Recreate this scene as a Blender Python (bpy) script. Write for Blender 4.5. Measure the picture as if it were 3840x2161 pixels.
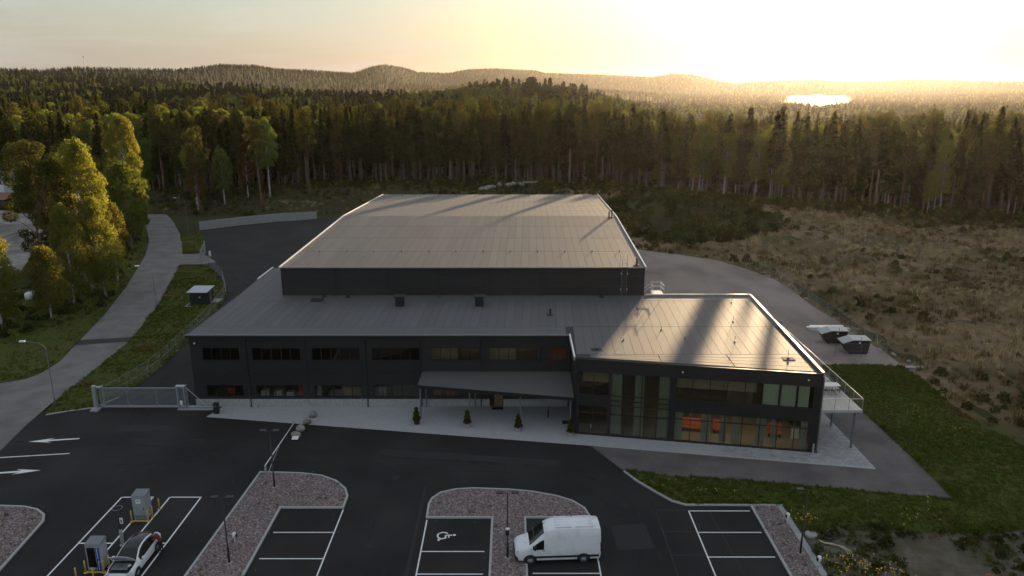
import bpy, bmesh, math, random
import numpy as np
from mathutils import Vector, Matrix, Euler

for o in list(bpy.data.objects):
    bpy.data.objects.remove(o, do_unlink=True)
scn = bpy.context.scene
ROOTCOL = scn.collection
R = math.radians
random.seed(7)
rng = np.random.default_rng(11)

# ------------------------------------------------------------------ camera
CAM_H = 32.0
cam_d = bpy.data.cameras.new('camera')
cam = bpy.data.objects.new('camera', cam_d)
ROOTCOL.objects.link(cam)
cam_d.sensor_width = 36.0
cam_d.lens = 26.55
cam_d.clip_start = 0.5
cam_d.clip_end = 30000
cam.location = (0, 0, CAM_H)
cam.rotation_euler = (R(90 - 15.11), 0, 0)
scn.camera = cam
scn.render.resolution_x, scn.render.resolution_y = 1024, 576

# ------------------------------------------------------------------ light
SUN_EL, SUN_AZ = 5.6, 21.5          # degrees above the horizon, clockwise from the view axis
world = bpy.data.worlds.new('World')
scn.world = world
world.use_nodes = True
wn, wl = world.node_tree.nodes, world.node_tree.links
wn.clear()
w_out = wn.new('ShaderNodeOutputWorld')
w_bg = wn.new('ShaderNodeBackground')
w_sky = wn.new('ShaderNodeTexSky')
w_sky.sky_type = 'NISHITA'
w_sky.sun_disc = False
w_sky.sun_elevation = R(SUN_EL)
w_sky.sun_rotation = R(SUN_AZ)
w_sky.altitude = 100
w_sky.air_density = 1.4
w_sky.dust_density = 2.6
w_sky.ozone_density = 4.5
w_bg.inputs['Strength'].default_value = 0.15
# thin high cloud: streaks drawn out along one direction of the sky dome
w_tc = wn.new('ShaderNodeTexCoord')
w_map = wn.new('ShaderNodeMapping')
w_map.inputs['Rotation'].default_value = (0, 0, R(-24))
w_map.inputs['Scale'].default_value = (1.2, 3.6, 15.0)
w_no = wn.new('ShaderNodeTexNoise')
w_no.inputs['Scale'].default_value = 1.7
w_no.inputs['Detail'].default_value = 7
w_no.inputs['Roughness'].default_value = 0.62
w_no.inputs['Distortion'].default_value = 0.5
w_cr = wn.new('ShaderNodeValToRGB')
w_cr.color_ramp.elements[0].position = 0.42
w_cr.color_ramp.elements[0].color = (.46, .46, .46, 1)
w_cr.color_ramp.elements[1].position = 0.78
w_cr.color_ramp.elements[1].color = (.72, .72, .72, 1)
w_veil = wn.new('ShaderNodeRGB')                     # the veil's own even brightness
w_veil.outputs[0].default_value = (2.26, 2.25, 2.16, 1)
w_mix = wn.new('ShaderNodeMixRGB')
wl.new(w_tc.outputs['Generated'], w_map.inputs['Vector'])
wl.new(w_map.outputs[0], w_no.inputs['Vector'])
wl.new(w_no.outputs['Fac'], w_cr.inputs[0])
wl.new(w_cr.outputs[0], w_mix.inputs[0])
wl.new(w_sky.outputs[0], w_mix.inputs[1])
wl.new(w_veil.outputs[0], w_mix.inputs[2])
wl.new(w_mix.outputs[0], w_bg.inputs['Color'])
wl.new(w_bg.outputs[0], w_out.inputs['Surface'])

sun_d = bpy.data.lights.new('sun', 'SUN')
sun = bpy.data.objects.new('sun', sun_d)
ROOTCOL.objects.link(sun)
sun_d.energy = 5.0
sun_d.angle = R(0.6)
sun_d.color = (1.0, 0.72, 0.42)
sdir = Vector((math.sin(R(SUN_AZ)) * math.cos(R(SUN_EL)), math.cos(R(SUN_AZ)) * math.cos(R(SUN_EL)), math.sin(R(SUN_EL))))
sun.rotation_euler = sdir.to_track_quat('Z', 'Y').to_euler()

vs = scn.view_settings
vs.view_transform = 'Standard'
vs.look = 'None'
vs.gamma = 1.0
vs.use_curve_mapping = False
vs.exposure = 1.12

# ------------------------------------------------------------------ helpers
def tag(o, label=None, cat=None, group=None, kind=None):
    if label: o['label'] = label
    if cat: o['category'] = cat
    if group: o['group'] = group
    if kind: o['kind'] = kind
    return o

def link(o, parent=None):
    ROOTCOL.objects.link(o)
    if parent is not None:
        o.parent = parent
    return o

def thing(name, label, cat, loc=(0, 0, 0), rz=0.0, group=None):
    o = bpy.data.objects.new(name, None)
    o.empty_display_size = 0.3
    o.location = loc
    o.rotation_euler = (0, 0, rz)
    link(o)
    return tag(o, label, cat, group)

def copy_tree(o, parent=None):
    c = o.copy()
    ROOTCOL.objects.link(c)
    c.parent = parent
    for ch in o.children:
        copy_tree(ch, c)
    return c

class MB:
    """collects faces, then links them as one mesh object"""
    def __init__(s):
        s.v = []; s.f = []
    def add(s, vs_, fs):
        b = len(s.v)
        s.v.extend([tuple(p) for p in vs_])
        s.f.extend([tuple(b + i for i in f) for f in fs])
        return s
    def box(s, x0, x1, y0, y1, z0, z1, M=None):
        vs_ = [(x, y, z) for z in (z0, z1) for (x, y) in ((x0, y0), (x1, y0), (x1, y1), (x0, y1))]
        if M is not None: vs_ = [M @ Vector(p) for p in vs_]
        return s.add(vs_, [(3, 2, 1, 0), (4, 5, 6, 7), (0, 1, 5, 4), (1, 2, 6, 5), (2, 3, 7, 6), (3, 0, 4, 7)])
    def rbox(s, x0, x1, y0, y1, z0, z1, b=0.02, M=None):
        """box with chamfered edges"""
        b = min(b, (x1 - x0) / 2.01, (y1 - y0) / 2.01, (z1 - z0) / 2.01)
        def ring(z, i):
            X0, X1, Y0, Y1 = x0 + i, x1 - i, y0 + i, y1 - i
            return [(X0 + b, Y0, z), (X1 - b, Y0, z), (X1, Y0 + b, z), (X1, Y1 - b, z), (X1 - b, Y1, z), (X0 + b, Y1, z), (X0, Y1 - b, z), (X0, Y0 + b, z)]
        rs = [ring(z0, b * .6), ring(z0 + b, 0), ring(z1 - b, 0), ring(z1, b * .6)]
        vs_ = [p for r in rs for p in r]
        if M is not None: vs_ = [M @ Vector(p) for p in vs_]
        fs = [tuple(range(7, -1, -1)), tuple(range(24, 32))]
        for k in range(3):
            for i in range(8):
                j = (i + 1) % 8
                fs.append((k * 8 + i, k * 8 + j, k * 8 + 8 + j, k * 8 + 8 + i))
        return s.add(vs_, fs)
    def tube(s, pts, rad, n=6, cap=True):
        pts = [Vector(p) for p in pts]
        rads = rad if hasattr(rad, '__len__') else [rad] * len(pts)
        rings = []
        up = None
        for i, p in enumerate(pts):
            a = pts[max(i - 1, 0)]; b = pts[min(i + 1, len(pts) - 1)]
            d = (b - a)
            d = d.normalized() if d.length > 1e-9 else Vector((0, 0, 1))
            if up is None or abs(up.dot(d)) > .98:
                up = Vector((0, 0, 1)) if abs(d.z) < .9 else Vector((1, 0, 0))
            u = d.cross(up).normalized(); w = u.cross(d).normalized()
            up = w
            rings.append([p + (u * math.cos(2 * math.pi * k / n) + w * math.sin(2 * math.pi * k / n)) * rads[i] for k in range(n)])
        vs_ = [q for r in rings for q in r]
        fs = []
        for i in range(len(pts) - 1):
            for k in range(n):
                j = (k + 1) % n
                fs.append((i * n + k, i * n + j, (i + 1) * n + j, (i + 1) * n + k))
        if cap:
            fs.append(tuple(range(n - 1, -1, -1)))
            fs.append(tuple((len(pts) - 1) * n + k for k in range(n)))
        return s.add(vs_, fs)
    def lathe(s, prof, n=16, c=(0, 0, 0)):
        vs_ = [(c[0] + r * math.cos(2 * math.pi * k / n), c[1] + r * math.sin(2 * math.pi * k / n), c[2] + z) for r, z in prof for k in range(n)]
        fs = []
        for i in range(len(prof) - 1):
            for k in range(n):
                j = (k + 1) % n
                fs.append((i * n + k, i * n + j, (i + 1) * n + j, (i + 1) * n + k))
        fs.append(tuple(range(n - 1, -1, -1)))
        fs.append(tuple((len(prof) - 1) * n + k for k in range(n)))
        return s.add(vs_, fs)
    def prism(s, poly, z0, z1, M=None):
        """poly: list of (x,y); z0/z1 numbers or callables"""
        n = len(poly)
        a = sum(poly[i][0] * poly[(i + 1) % n][1] - poly[(i + 1) % n][0] * poly[i][1] for i in range(n))
        if a < 0: poly = poly[::-1]
        f0 = z0 if callable(z0) else (lambda x, y: z0)
        f1 = z1 if callable(z1) else (lambda x, y: z1)
        vs_ = [(x, y, f0(x, y)) for x, y in poly] + [(x, y, f1(x, y)) for x, y in poly]
        if M is not None: vs_ = [M @ Vector(p) for p in vs_]
        fs = [tuple(range(n - 1, -1, -1)), tuple(range(n, 2 * n))]
        for i in range(n):
            j = (i + 1) % n
            fs.append((i, j, n + j, n + i))
        return s.add(vs_, fs)
    def sheet(s, poly, z=0.0):
        n = len(poly)
        a = sum(poly[i][0] * poly[(i + 1) % n][1] - poly[(i + 1) % n][0] * poly[i][1] for i in range(n))
        if a < 0: poly = poly[::-1]
        return s.add([(x, y, z) for x, y in poly], [tuple(range(n))])
    def ribbon(s, pts, w, z0, z1, closed=False):
        """a bar of width w with square section along a ground line"""
        pts = [Vector((p[0], p[1], 0)) for p in pts]
        n = len(pts); L = []; Rr = []
        for i in range(n):
            if closed:
                a, b = pts[i - 1], pts[(i + 1) % n]
            else:
                a, b = pts[max(i - 1, 0)], pts[min(i + 1, n - 1)]
            d1 = (pts[i] - a).normalized() if (pts[i] - a).length > 1e-6 else (b - pts[i]).normalized()
            d2 = (b - pts[i]).normalized() if (b - pts[i]).length > 1e-6 else d1
            n1 = Vector((-d1.y, d1.x, 0)); n2 = Vector((-d2.y, d2.x, 0))
            m = (n1 + n2)
            m = m.normalized() if m.length > 1e-6 else n1
            k = min(1.0 / max(m.dot(n1), .4), 2.0)
            L.append(pts[i] + m * k * w / 2); Rr.append(pts[i] - m * k * w / 2)
        vs_ = []
        for i in range(n):
            for q in (L[i], Rr[i]):
                vs_.append((q.x, q.y, z0)); vs_.append((q.x, q.y, z1))
        fs = []
        rngi = range(n) if closed else range(n - 1)
        for i in rngi:
            a = 4 * i; b = 4 * ((i + 1) % n)
            fs += [(a + 1, a + 3, b + 3, b + 1), (a, a + 1, b + 1, b), (a + 3, a + 2, b + 2, b + 3)]
        if not closed:
            fs += [(0, 2, 3, 1), (4 * n - 4, 4 * n - 3, 4 * n - 1, 4 * n - 2)]
        return s.add(vs_, fs)
    def mesh(s, name, mat=None, smooth=False, auto=None):
        me = bpy.data.meshes.new(name)
        me.from_pydata(s.v, [], s.f)
        me.update()
        if mat: me.materials.append(mat)
        if smooth:
            me.shade_smooth()
            if auto: me.set_sharp_from_angle(angle=R(auto))
        return me
    def build(s, name, mat=None, parent=None, smooth=False, auto=None, world=False):
        o = bpy.data.objects.new(name, s.mesh(name, mat, smooth, auto))
        link(o, parent)
        if world and parent is not None:
            M = Matrix.Identity(4); p = parent; ch = []
            while p is not None:
                ch.append(p); p = p.parent
            for q in reversed(ch):
                M = M @ q.matrix_parent_inverse @ q.matrix_basis
            o.matrix_parent_inverse = M.inverted()
        return o

def np_mesh(name, V, F, mat=None, smooth=False):
    """V (n,3), F (m,3|4) as one mesh, quick"""
    me = bpy.data.meshes.new(name)
    V = np.asarray(V, dtype=np.float32); F = np.asarray(F, dtype=np.int32)
    k = F.shape[1]
    me.vertices.add(len(V)); me.vertices.foreach_set('co', V.ravel())
    me.loops.add(F.size); me.loops.foreach_set('vertex_index', F.ravel())
    me.polygons.add(len(F))
    me.polygons.foreach_set('loop_start', np.arange(0, F.size, k, dtype=np.int32))
    me.update(calc_edges=True)
    if smooth: me.shade_smooth()
    if mat: me.materials.append(mat)
    return me

def inst(name, me, parent=None, loc=(0, 0, 0), rot=(0, 0, 0), scale=(1, 1, 1)):
    o = bpy.data.objects.new(name, me)
    o.location = loc; o.rotation_euler = rot; o.scale = scale
    return link(o, parent)

def smoothstep(a, b, x):
    t = np.clip((x - a) / (b - a), 0, 1)
    return t * t * (3 - 2 * t)

def inpoly(px, py, poly):
    """vectorised point in polygon"""
    px = np.asarray(px); py = np.asarray(py)
    r = np.zeros(px.shape, bool)
    n = len(poly)
    for i in range(n):
        x0, y0 = poly[i]; x1, y1 = poly[(i + 1) % n]
        if y0 == y1: continue
        c = ((y0 > py) != (y1 > py)) & (px < (x1 - x0) * (py - y0) / (y1 - y0) + x0)
        r ^= c
    return r

def cards(C, size, rr, up=0.0, aspect=1.0, D=None):
    """leaf cards: quads at centres C with random (or given) orientation"""
    n_ = len(C)
    if D is None:
        D = rr.normal(size=(n_, 3)); D[:, 2] += up
    D = D / (np.linalg.norm(D, axis=1, keepdims=True) + 1e-9)
    A = rr.normal(size=(n_, 3)); A -= (A * D).sum(1, keepdims=True) * D
    A /= np.linalg.norm(A, axis=1, keepdims=True) + 1e-9
    s = (size * rr.uniform(.6, 1.35, n_))[:, None]
    P = D * s * aspect; Q = A * s
    bend = np.cross(D, A) * s * .35
    V = np.stack([C - P * .5 - Q * .28, C - P * .1 + Q * .5 + bend * .3, C + P * .6 + Q * .12, C + P * .05 - Q * .52 + bend], 1).reshape(-1, 3)
    F = np.arange(n_ * 4).reshape(-1, 4)
    return V, F

# ------------------------------------------------------------------ materials
def _nodes(name):
    m = bpy.data.materials.new(name)
    m.use_nodes = True
    n, l = m.node_tree.nodes, m.node_tree.links
    n.clear()
    out = n.new('ShaderNodeOutputMaterial')
    return m, n, l, out

def pmat(name, c1, c2=None, rough=0.6, scale=8.0, detail=5.0, bump=0.0, bscale=None, metal=0.0, spec=0.5,
         coords='pos', rnd=0.0, c3=None, scale3=0.4, vor=False, rvar=0.0, lo=0.35, hi=0.65, stretch=None, lo3=.4, hi3=.65):
    """Principled material: two colours mixed by noise (or voronoi cells), a third in large patches, bump, and a
    brightness offset per object."""
    m, n, l, out = _nodes(name)
    b = n.new('ShaderNodeBsdfPrincipled')
    l.new(b.outputs[0], out.inputs['Surface'])
    b.inputs['Roughness'].default_value = rough
    b.inputs['Metallic'].default_value = metal
    b.inputs['Specular IOR Level'].default_value = spec
    c2 = c2 or c1
    if coords == 'pos':
        co = n.new('ShaderNodeNewGeometry').outputs['Position']
    else:
        co = n.new('ShaderNodeTexCoord').outputs['Object']
    if stretch:
        mp = n.new('ShaderNodeMapping'); mp.inputs['Scale'].default_value = stretch
        l.new(co, mp.inputs['Vector']); co = mp.outputs[0]
    if vor:
        t = n.new('ShaderNodeTexVoronoi'); t.inputs['Scale'].default_value = scale
        l.new(co, t.inputs['Vector'])
        bw = n.new('ShaderNodeSeparateColor'); l.new(t.outputs['Color'], bw.inputs[0])
        fac = bw.outputs[0]
    else:
        t = n.new('ShaderNodeTexNoise'); t.inputs['Scale'].default_value = scale; t.inputs['Detail'].default_value = detail
        t.inputs['Roughness'].default_value = 0.65
        l.new(co, t.inputs['Vector'])
        fac = t.outputs['Fac']
    cr = n.new('ShaderNodeValToRGB')
    cr.color_ramp.elements[0].position = lo; cr.color_ramp.elements[1].position = hi
    cr.color_ramp.elements[0].color = (*c1, 1); cr.color_ramp.elements[1].color = (*c2, 1)
    l.new(fac, cr.inputs[0])
    col = cr.outputs[0]
    if c3:
        t3 = n.new('ShaderNodeTexNoise'); t3.inputs['Scale'].default_value = scale3; t3.inputs['Detail'].default_value = 4
        l.new(co, t3.inputs['Vector'])
        r3 = n.new('ShaderNodeValToRGB'); r3.color_ramp.elements[0].position = lo3; r3.color_ramp.elements[1].position = hi3
        l.new(t3.outputs['Fac'], r3.inputs[0])
        mx = n.new('ShaderNodeMixRGB'); mx.inputs[2].default_value = (*c3, 1)
        l.new(r3.outputs[0], mx.inputs[0]); l.new(col, mx.inputs[1]); col = mx.outputs[0]
    if rnd:
        oi = n.new('ShaderNodeObjectInfo')
        mr = n.new('ShaderNodeMapRange'); mr.inputs['To Min'].default_value = 1 - rnd; mr.inputs['To Max'].default_value = 1 + rnd
        l.new(oi.outputs['Random'], mr.inputs['Value'])
        hv = n.new('ShaderNodeHueSaturation'); l.new(mr.outputs[0], hv.inputs['Value']); l.new(col, hv.inputs['Color'])
        col = hv.outputs[0]
    l.new(col, b.inputs['Base Color'])
    if rvar:
        mr = n.new('ShaderNodeMapRange'); mr.inputs['To Min'].default_value = rough - rvar; mr.inputs['To Max'].default_value = rough + rvar
        l.new(fac, mr.inputs['Value']); l.new(mr.outputs[0], b.inputs['Roughness'])
    if bump:
        bp = n.new('ShaderNodeBump'); bp.inputs['Strength'].default_value = min(bump, 1.0); bp.inputs['Distance'].default_value = 0.03 if bump <= 1 else 0.03 * bump
        if bscale:
            tb = n.new('ShaderNodeTexNoise'); tb.inputs['Scale'].default_value = bscale; tb.inputs['Detail'].default_value = 6
            l.new(co, tb.inputs['Vector']); l.new(tb.outputs['Fac'], bp.inputs['Height'])
        else:
            l.new(t.outputs['Distance'] if vor else fac, bp.inputs['Height'])
        l.new(bp.outputs[0], b.inputs['Normal'])
    return m

def leafmat(name, c1, c2, trans=0.45, rnd=0.25, hue=0.02, scale=0.35, tcol=None):
    """foliage: diffuse and translucent, mixed colours in clumps, varied per tree"""
    m, n, l, out = _nodes(name)
    co = n.new('ShaderNodeTexCoord').outputs['Object']
    t = n.new('ShaderNodeTexNoise'); t.inputs['Scale'].default_value = scale; t.inputs['Detail'].default_value = 4
    l.new(co, t.inputs['Vector'])
    cr = n.new('ShaderNodeValToRGB'); cr.color_ramp.elements[0].position = .35; cr.color_ramp.elements[1].position = .65
    cr.color_ramp.elements[0].color = (*c1, 1); cr.color_ramp.elements[1].color = (*c2, 1)
    l.new(t.outputs['Fac'], cr.inputs[0])
    oi = n.new('ShaderNodeObjectInfo')
    mr = n.new('ShaderNodeMapRange'); mr.inputs['To Min'].default_value = 1 - rnd; mr.inputs['To Max'].default_value = 1 + rnd
    l.new(oi.outputs['Random'], mr.inputs['Value'])
    wn2 = n.new('ShaderNodeTexWhiteNoise'); wn2.noise_dimensions = '1D'
    l.new(oi.outputs['Random'], wn2.inputs['W'])
    mh = n.new('ShaderNodeMapRange'); mh.inputs['To Min'].default_value = .5 - hue; mh.inputs['To Max'].default_value = .5 + hue
    l.new(wn2.outputs['Value'], mh.inputs['Value'])
    hv = n.new('ShaderNodeHueSaturation')
    l.new(mr.outputs[0], hv.inputs['Value']); l.new(mh.outputs[0], hv.inputs['Hue']); l.new(cr.outputs[0], hv.inputs['Color'])
    d = n.new('ShaderNodeBsdfDiffuse'); tr = n.new('ShaderNodeBsdfTranslucent')
    l.new(hv.outputs[0], d.inputs['Color'])
    g = n.new('ShaderNodeMixRGB'); g.blend_type = 'MULTIPLY'; g.inputs[0].default_value = 1
    g.inputs[2].default_value = (*(tcol or (1.6, 1.5, .8)), 1)
    l.new(hv.outputs[0], g.inputs[1]); l.new(g.outputs[0], tr.inputs['Color'])
    mx = n.new('ShaderNodeMixShader'); mx.inputs[0].default_value = trans
    l.new(d.outputs[0], mx.inputs[1]); l.new(tr.outputs[0], mx.inputs[2])
    l.new(mx.outputs[0], out.inputs['Surface'])
    return m

def glassmat(name, tint, refl=1.0, rough=0.02):
    """window pane: tinted see-through with a Fresnel reflection"""
    m, n, l, out = _nodes(name)
    t = n.new('ShaderNodeBsdfTransparent'); t.inputs[0].default_value = (*tint, 1)
    g = n.new('ShaderNodeBsdfGlossy'); g.inputs['Roughness'].default_value = rough
    g.inputs[0].default_value = (refl, refl, refl, 1)
    f = n.new('ShaderNodeFresnel'); f.inputs[0].default_value = 1.55
    mx = n.new('ShaderNodeMixShader')
    l.new(f.outputs[0], mx.inputs[0]); l.new(t.outputs[0], mx.inputs[1]); l.new(g.outputs[0], mx.inputs[2])
    l.new(mx.outputs[0], out.inputs['Surface'])
    return m

def emat(name, col, strength):
    m, n, l, out = _nodes(name)
    e = n.new('ShaderNodeEmission'); e.inputs[0].default_value = (*col, 1); e.inputs[1].default_value = strength
    l.new(e.outputs[0], out.inputs['Surface'])
    return m

M = {}
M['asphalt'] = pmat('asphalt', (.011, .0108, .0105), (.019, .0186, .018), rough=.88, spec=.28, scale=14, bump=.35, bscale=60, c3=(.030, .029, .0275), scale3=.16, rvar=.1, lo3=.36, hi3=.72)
M['road'] = pmat('road_asphalt', (.165, .152, .142), (.225, .208, .195), rough=.9, scale=22, bump=.3, bscale=40, c3=(.135, .125, .118), scale3=.35)
M['bump'] = pmat('dark_tarmac', (.025, .024, .023), (.04, .038, .036), rough=.9, scale=12)
M['dirt'] = pmat('forest_floor', (.030, .028, .014), (.060, .050, .026), rough=1, scale=1.5, c3=(.045, .055, .018), scale3=.08, bump=1, bscale=3, spec=.1)
M['lawn'] = pmat('lawn_soil', (.046, .064, .013), (.085, .105, .022), rough=1, scale=3.5, c3=(.085, .082, .026), scale3=.22, bump=1, bscale=14, spec=.1)
M['field'] = pmat('field_soil', (.115, .076, .042), (.270, .190, .112), rough=1, scale=.9, c3=(.078, .070, .030), scale3=.07, bump=2, bscale=2.4, spec=.1, lo=.3, hi=.7)
M['pink_gravel'] = pmat('pink_gravel', (.055, .045, .043), (.34, .26, .245), rough=.95, scale=9, vor=True, bump=1, lo=.0, hi=1.0)
M['path_gravel'] = pmat('fine_grey_gravel', (.095, .083, .083), (.185, .163, .158), rough=.95, scale=16, bump=.7, bscale=30, c3=(.09, .08, .08), scale3=.3)
M['yard_gravel'] = pmat('brown_gravel', (.235, .190, .160), (.360, .298, .252), rough=.95, scale=7, bump=.8, bscale=9, c3=(.195, .158, .132), scale3=.16, stretch=(1, .6, 1))
M['lot_gravel'] = pmat('pale_gravel', (.20, .185, .165), (.36, .335, .30), rough=.95, scale=.9, bump=1, bscale=2, c3=(.12, .105, .09), scale3=.09)
M['slab'] = pmat('paving_slab', (.28, .28, .28), (.38, .38, .38), rough=.85, scale=9, coords='obj', rnd=.16, bump=.2)
M['joint'] = pmat('joint_sand', (.09, .085, .08), (.13, .12, .11), rough=1, scale=30)
M['kerb'] = pmat('granite_kerb', (.33, .33, .33), (.46, .46, .45), rough=.8, scale=25, bump=.2)
M['concrete'] = pmat('concrete', (.26, .26, .25), (.36, .355, .345), rough=.85, scale=5, bump=.2, bscale=18, stretch=(1, 1, .5))
M['paint'] = pmat('road_paint', (.30, .30, .29), (.80, .80, .78), rough=.75, scale=9, lo=.30, hi=.46)
M['clad'] = pmat('dark_cladding', (.016, .0157, .0165), (.024, .0234, .024), rough=.42, scale=3, coords='obj', rnd=.18)
M['clad_line'] = pmat('dark_trim', (.012, .012, .013), rough=.5)
M['felt'] = pmat('roofing_felt', (.080, .0795, .080), (.122, .119, .116), rough=.66, spec=.42, scale=45, bump=.45, bscale=26, coords='pos', rnd=.10, rvar=.08)
M['felt_dk'] = pmat('roofing_felt_base', (.022, .021, .021), (.03, .029, .029), rough=.8, scale=20)
M['flash'] = pmat('metal_flashing', (.62, .62, .63), (.74, .74, .75), rough=.32, metal=.55, scale=3)
M['steel'] = pmat('galvanised_steel', (.36, .38, .40), (.52, .54, .56), rough=.45, metal=.6, scale=20, coords='obj')
M['steel_dk'] = pmat('grey_painted_steel', (.12, .13, .145), (.15, .16, .175), rough=.5, scale=8, coords='obj')
M['black'] = pmat('black_paint', (.010, .010, .011), (.016, .016, .017), rough=.5, scale=8, coords='obj')
M['rubber'] = pmat('rubber', (.012, .012, .012), (.02, .02, .02), rough=.85, scale=30, coords='obj')
M['white'] = pmat('white_paint', (.74, .76, .78), (.80, .81, .82), rough=.3, scale=1.5, coords='obj', c3=(.60, .60, .58), scale3=1.6, lo3=.5, hi3=.8)
M['white_pl'] = pmat('white_plastic', (.70, .71, .71), (.78, .78, .78), rough=.45, scale=6, coords='obj')
M['grey_pl'] = pmat('grey_plastic', (.16, .165, .17), (.20, .205, .21), rough=.55, scale=6, coords='obj')
M['yellow'] = pmat('yellow_paint', (.62, .40, .07), (.70, .48, .11), rough=.5, scale=8, coords='obj')
M['blue'] = pmat('blue_panel', (.02, .07, .30), (.03, .09, .36), rough=.35, scale=4, coords='obj')
M['charger'] = pmat('silver_cabinet', (.34, .36, .36), (.42, .44, .44), rough=.42, metal=.25, scale=4, coords='obj')
M['screen'] = pmat('dark_screen', (.008, .008, .007), (.012, .011, .009), rough=.25, scale=4, coords='obj')
M['deck'] = pmat('bleached_deck_board', (.50, .47, .41), (.68, .64, .57), rough=.8, scale=5, coords='obj', rnd=.12, stretch=(9, .8, 4))
M['wood'] = pmat('interior_wood', (.16, .085, .035), (.24, .135, .06), rough=.6, scale=4, coords='obj', rnd=.1, stretch=(1, 1, .2))
M['board'] = pmat('cardboard', (.24, .17, .09), (.32, .23, .13), rough=.9, scale=5, coords='obj', rnd=.2)
M['orange'] = pmat('orange_fabric', (.50, .12, .035), (.58, .16, .05), rough=.8, scale=9, coords='obj', rnd=.12)
M['red'] = pmat('red_paint', (.42, .05, .03), (.50, .07, .04), rough=.5, scale=9, coords='obj')
M['curtain'] = pmat('grey_green_curtain', (.26, .30, .27), (.38, .42, .38), rough=.9, scale=3, coords='obj', stretch=(14, 14, .4))
M['curtain_lt'] = pmat('pale_curtain', (.56, .62, .59), (.70, .75, .72), rough=.9, scale=3, coords='obj', stretch=(14, 14, .4))
M['plaster'] = pmat('interior_plaster', (.46, .38, .26), (.56, .46, .32), rough=.9, scale=2)
M['dark_in'] = pmat('dark_interior', (.09, .075, .058), (.12, .10, .08), rough=.8, scale=2)
M['floor_in'] = pmat('interior_floor', (.26, .22, .17), (.32, .28, .22), rough=.45, scale=2)
M['glass'] = glassmat('window_glass', (.86, .87, .80))
M['glass_up'] = glassmat('dark_window_glass', (.5, .5, .45))
M['carglass'] = pmat('car_glass', (.010, .011, .010), (.014, .014, .012), rough=.12, scale=3, coords='obj')
M['lens'] = pmat('lamp_lens', (.55, .57, .58), (.65, .66, .67), rough=.1, scale=6, coords='obj')
M['redlens'] = pmat('red_lens', (.12, .008, .008), (.16, .012, .01), rough=.15, scale=6, coords='obj')
M['rock'] = pmat('pale_boulder', (.20, .185, .165), (.36, .335, .30), rough=.9, scale=2.6, coords='obj', rnd=.2, bump=.8, bscale=5, c3=(.14, .12, .10), scale3=1.2)
M['terracotta'] = pmat('grey_pot', (.30, .29, .28), (.36, .35, .34), rough=.8, scale=6, coords='obj')
M['skin'] = pmat('skin', (.42, .25, .18), (.48, .29, .21), rough=.6, scale=8, coords='obj')
M['shirt'] = pmat('dark_red_shirt', (.10, .022, .016), (.14, .034, .024), rough=.9, scale=12, coords='obj')
M['trousers'] = pmat('black_trousers', (.010, .010, .012), (.018, .018, .020), rough=.9, scale=12, coords='obj')
M['hair'] = pmat('brown_hair', (.035, .02, .012), (.06, .035, .02), rough=.7, scale=20, coords='obj')
M['bark'] = pmat('grey_brown_bark', (.125, .098, .078), (.235, .188, .150), rough=.95, scale=3, coords='obj', rnd=.2, stretch=(1, 1, .25), bump=.6)
M['pine_bark'] = pmat('reddish_pine_bark', (.12, .065, .038), (.24, .130, .075), rough=.95, scale=2, coords='obj', rnd=.2, stretch=(1, 1, .3), bump=.6)
M['birch_bark'] = pmat('white_birch_bark', (.16, .15, .14), (.52, .50, .47), rough=.85, scale=2.2, coords='obj', rnd=.12, stretch=(.6, .6, 2.2), lo=.38, hi=.5)
M['spruce'] = leafmat('spruce_needles', (.040, .044, .014), (.076, .076, .025), trans=.3, rnd=.35, hue=.02)
M['pine'] = leafmat('pine_needles', (.062, .066, .020), (.112, .108, .034), trans=.34, rnd=.3, hue=.02)
M['birch'] = leafmat('birch_leaves', (.115, .130, .034), (.205, .205, .060), trans=.5, rnd=.3, hue=.035)
M['broad'] = leafmat('broad_leaves', (.100, .128, .032), (.185, .205, .058), trans=.45, rnd=.35, hue=.03)
M['russet'] = leafmat('russet_leaves', (.110, .055, .020), (.150, .090, .030), trans=.45, rnd=.25, hue=.02)
M['gold'] = leafmat('golden_birch_leaves', (.160, .175, .040), (.275, .270, .072), trans=.52, rnd=.12, hue=.01)
M['grass'] = leafmat('lawn_grass', (.062, .090, .016), (.118, .142, .028), trans=.35, rnd=.4, hue=.03)
M['straw'] = leafmat('dry_straw', (.34, .265, .150), (.50, .40, .24), trans=.3, rnd=.35, hue=.02, tcol=(1.2, 1.1, .8))
M['sedge'] = leafmat('brown_green_sedge', (.105, .078, .032), (.215, .152, .070), trans=.3, rnd=.45, hue=.035, tcol=(1.2, 1.1, .8))
M['far_spruce'] = leafmat('far_conifer_needles', (.024, .034, .018), (.040, .052, .026), trans=.04, rnd=.15, hue=.01)  # darker, bluish needles: shade of the backlit hills put into the colour
M['far_broad'] = leafmat('far_broad_leaves', (.085, .110, .032), (.140, .158, .050), trans=.25, rnd=.25, hue=.02)
M['brush'] = leafmat('low_brush_leaves', (.045, .055, .018), (.095, .092, .034), trans=.3, rnd=.4, hue=.03)
M['flower'] = pmat('yellow_flower', (.60, .38, .03), (.70, .48, .06), rough=.8, coords='obj')
M['topiary'] = leafmat('box_leaves', (.060, .062, .018), (.105, .098, .030), trans=.25, rnd=.15, hue=.01, scale=2)
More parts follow.
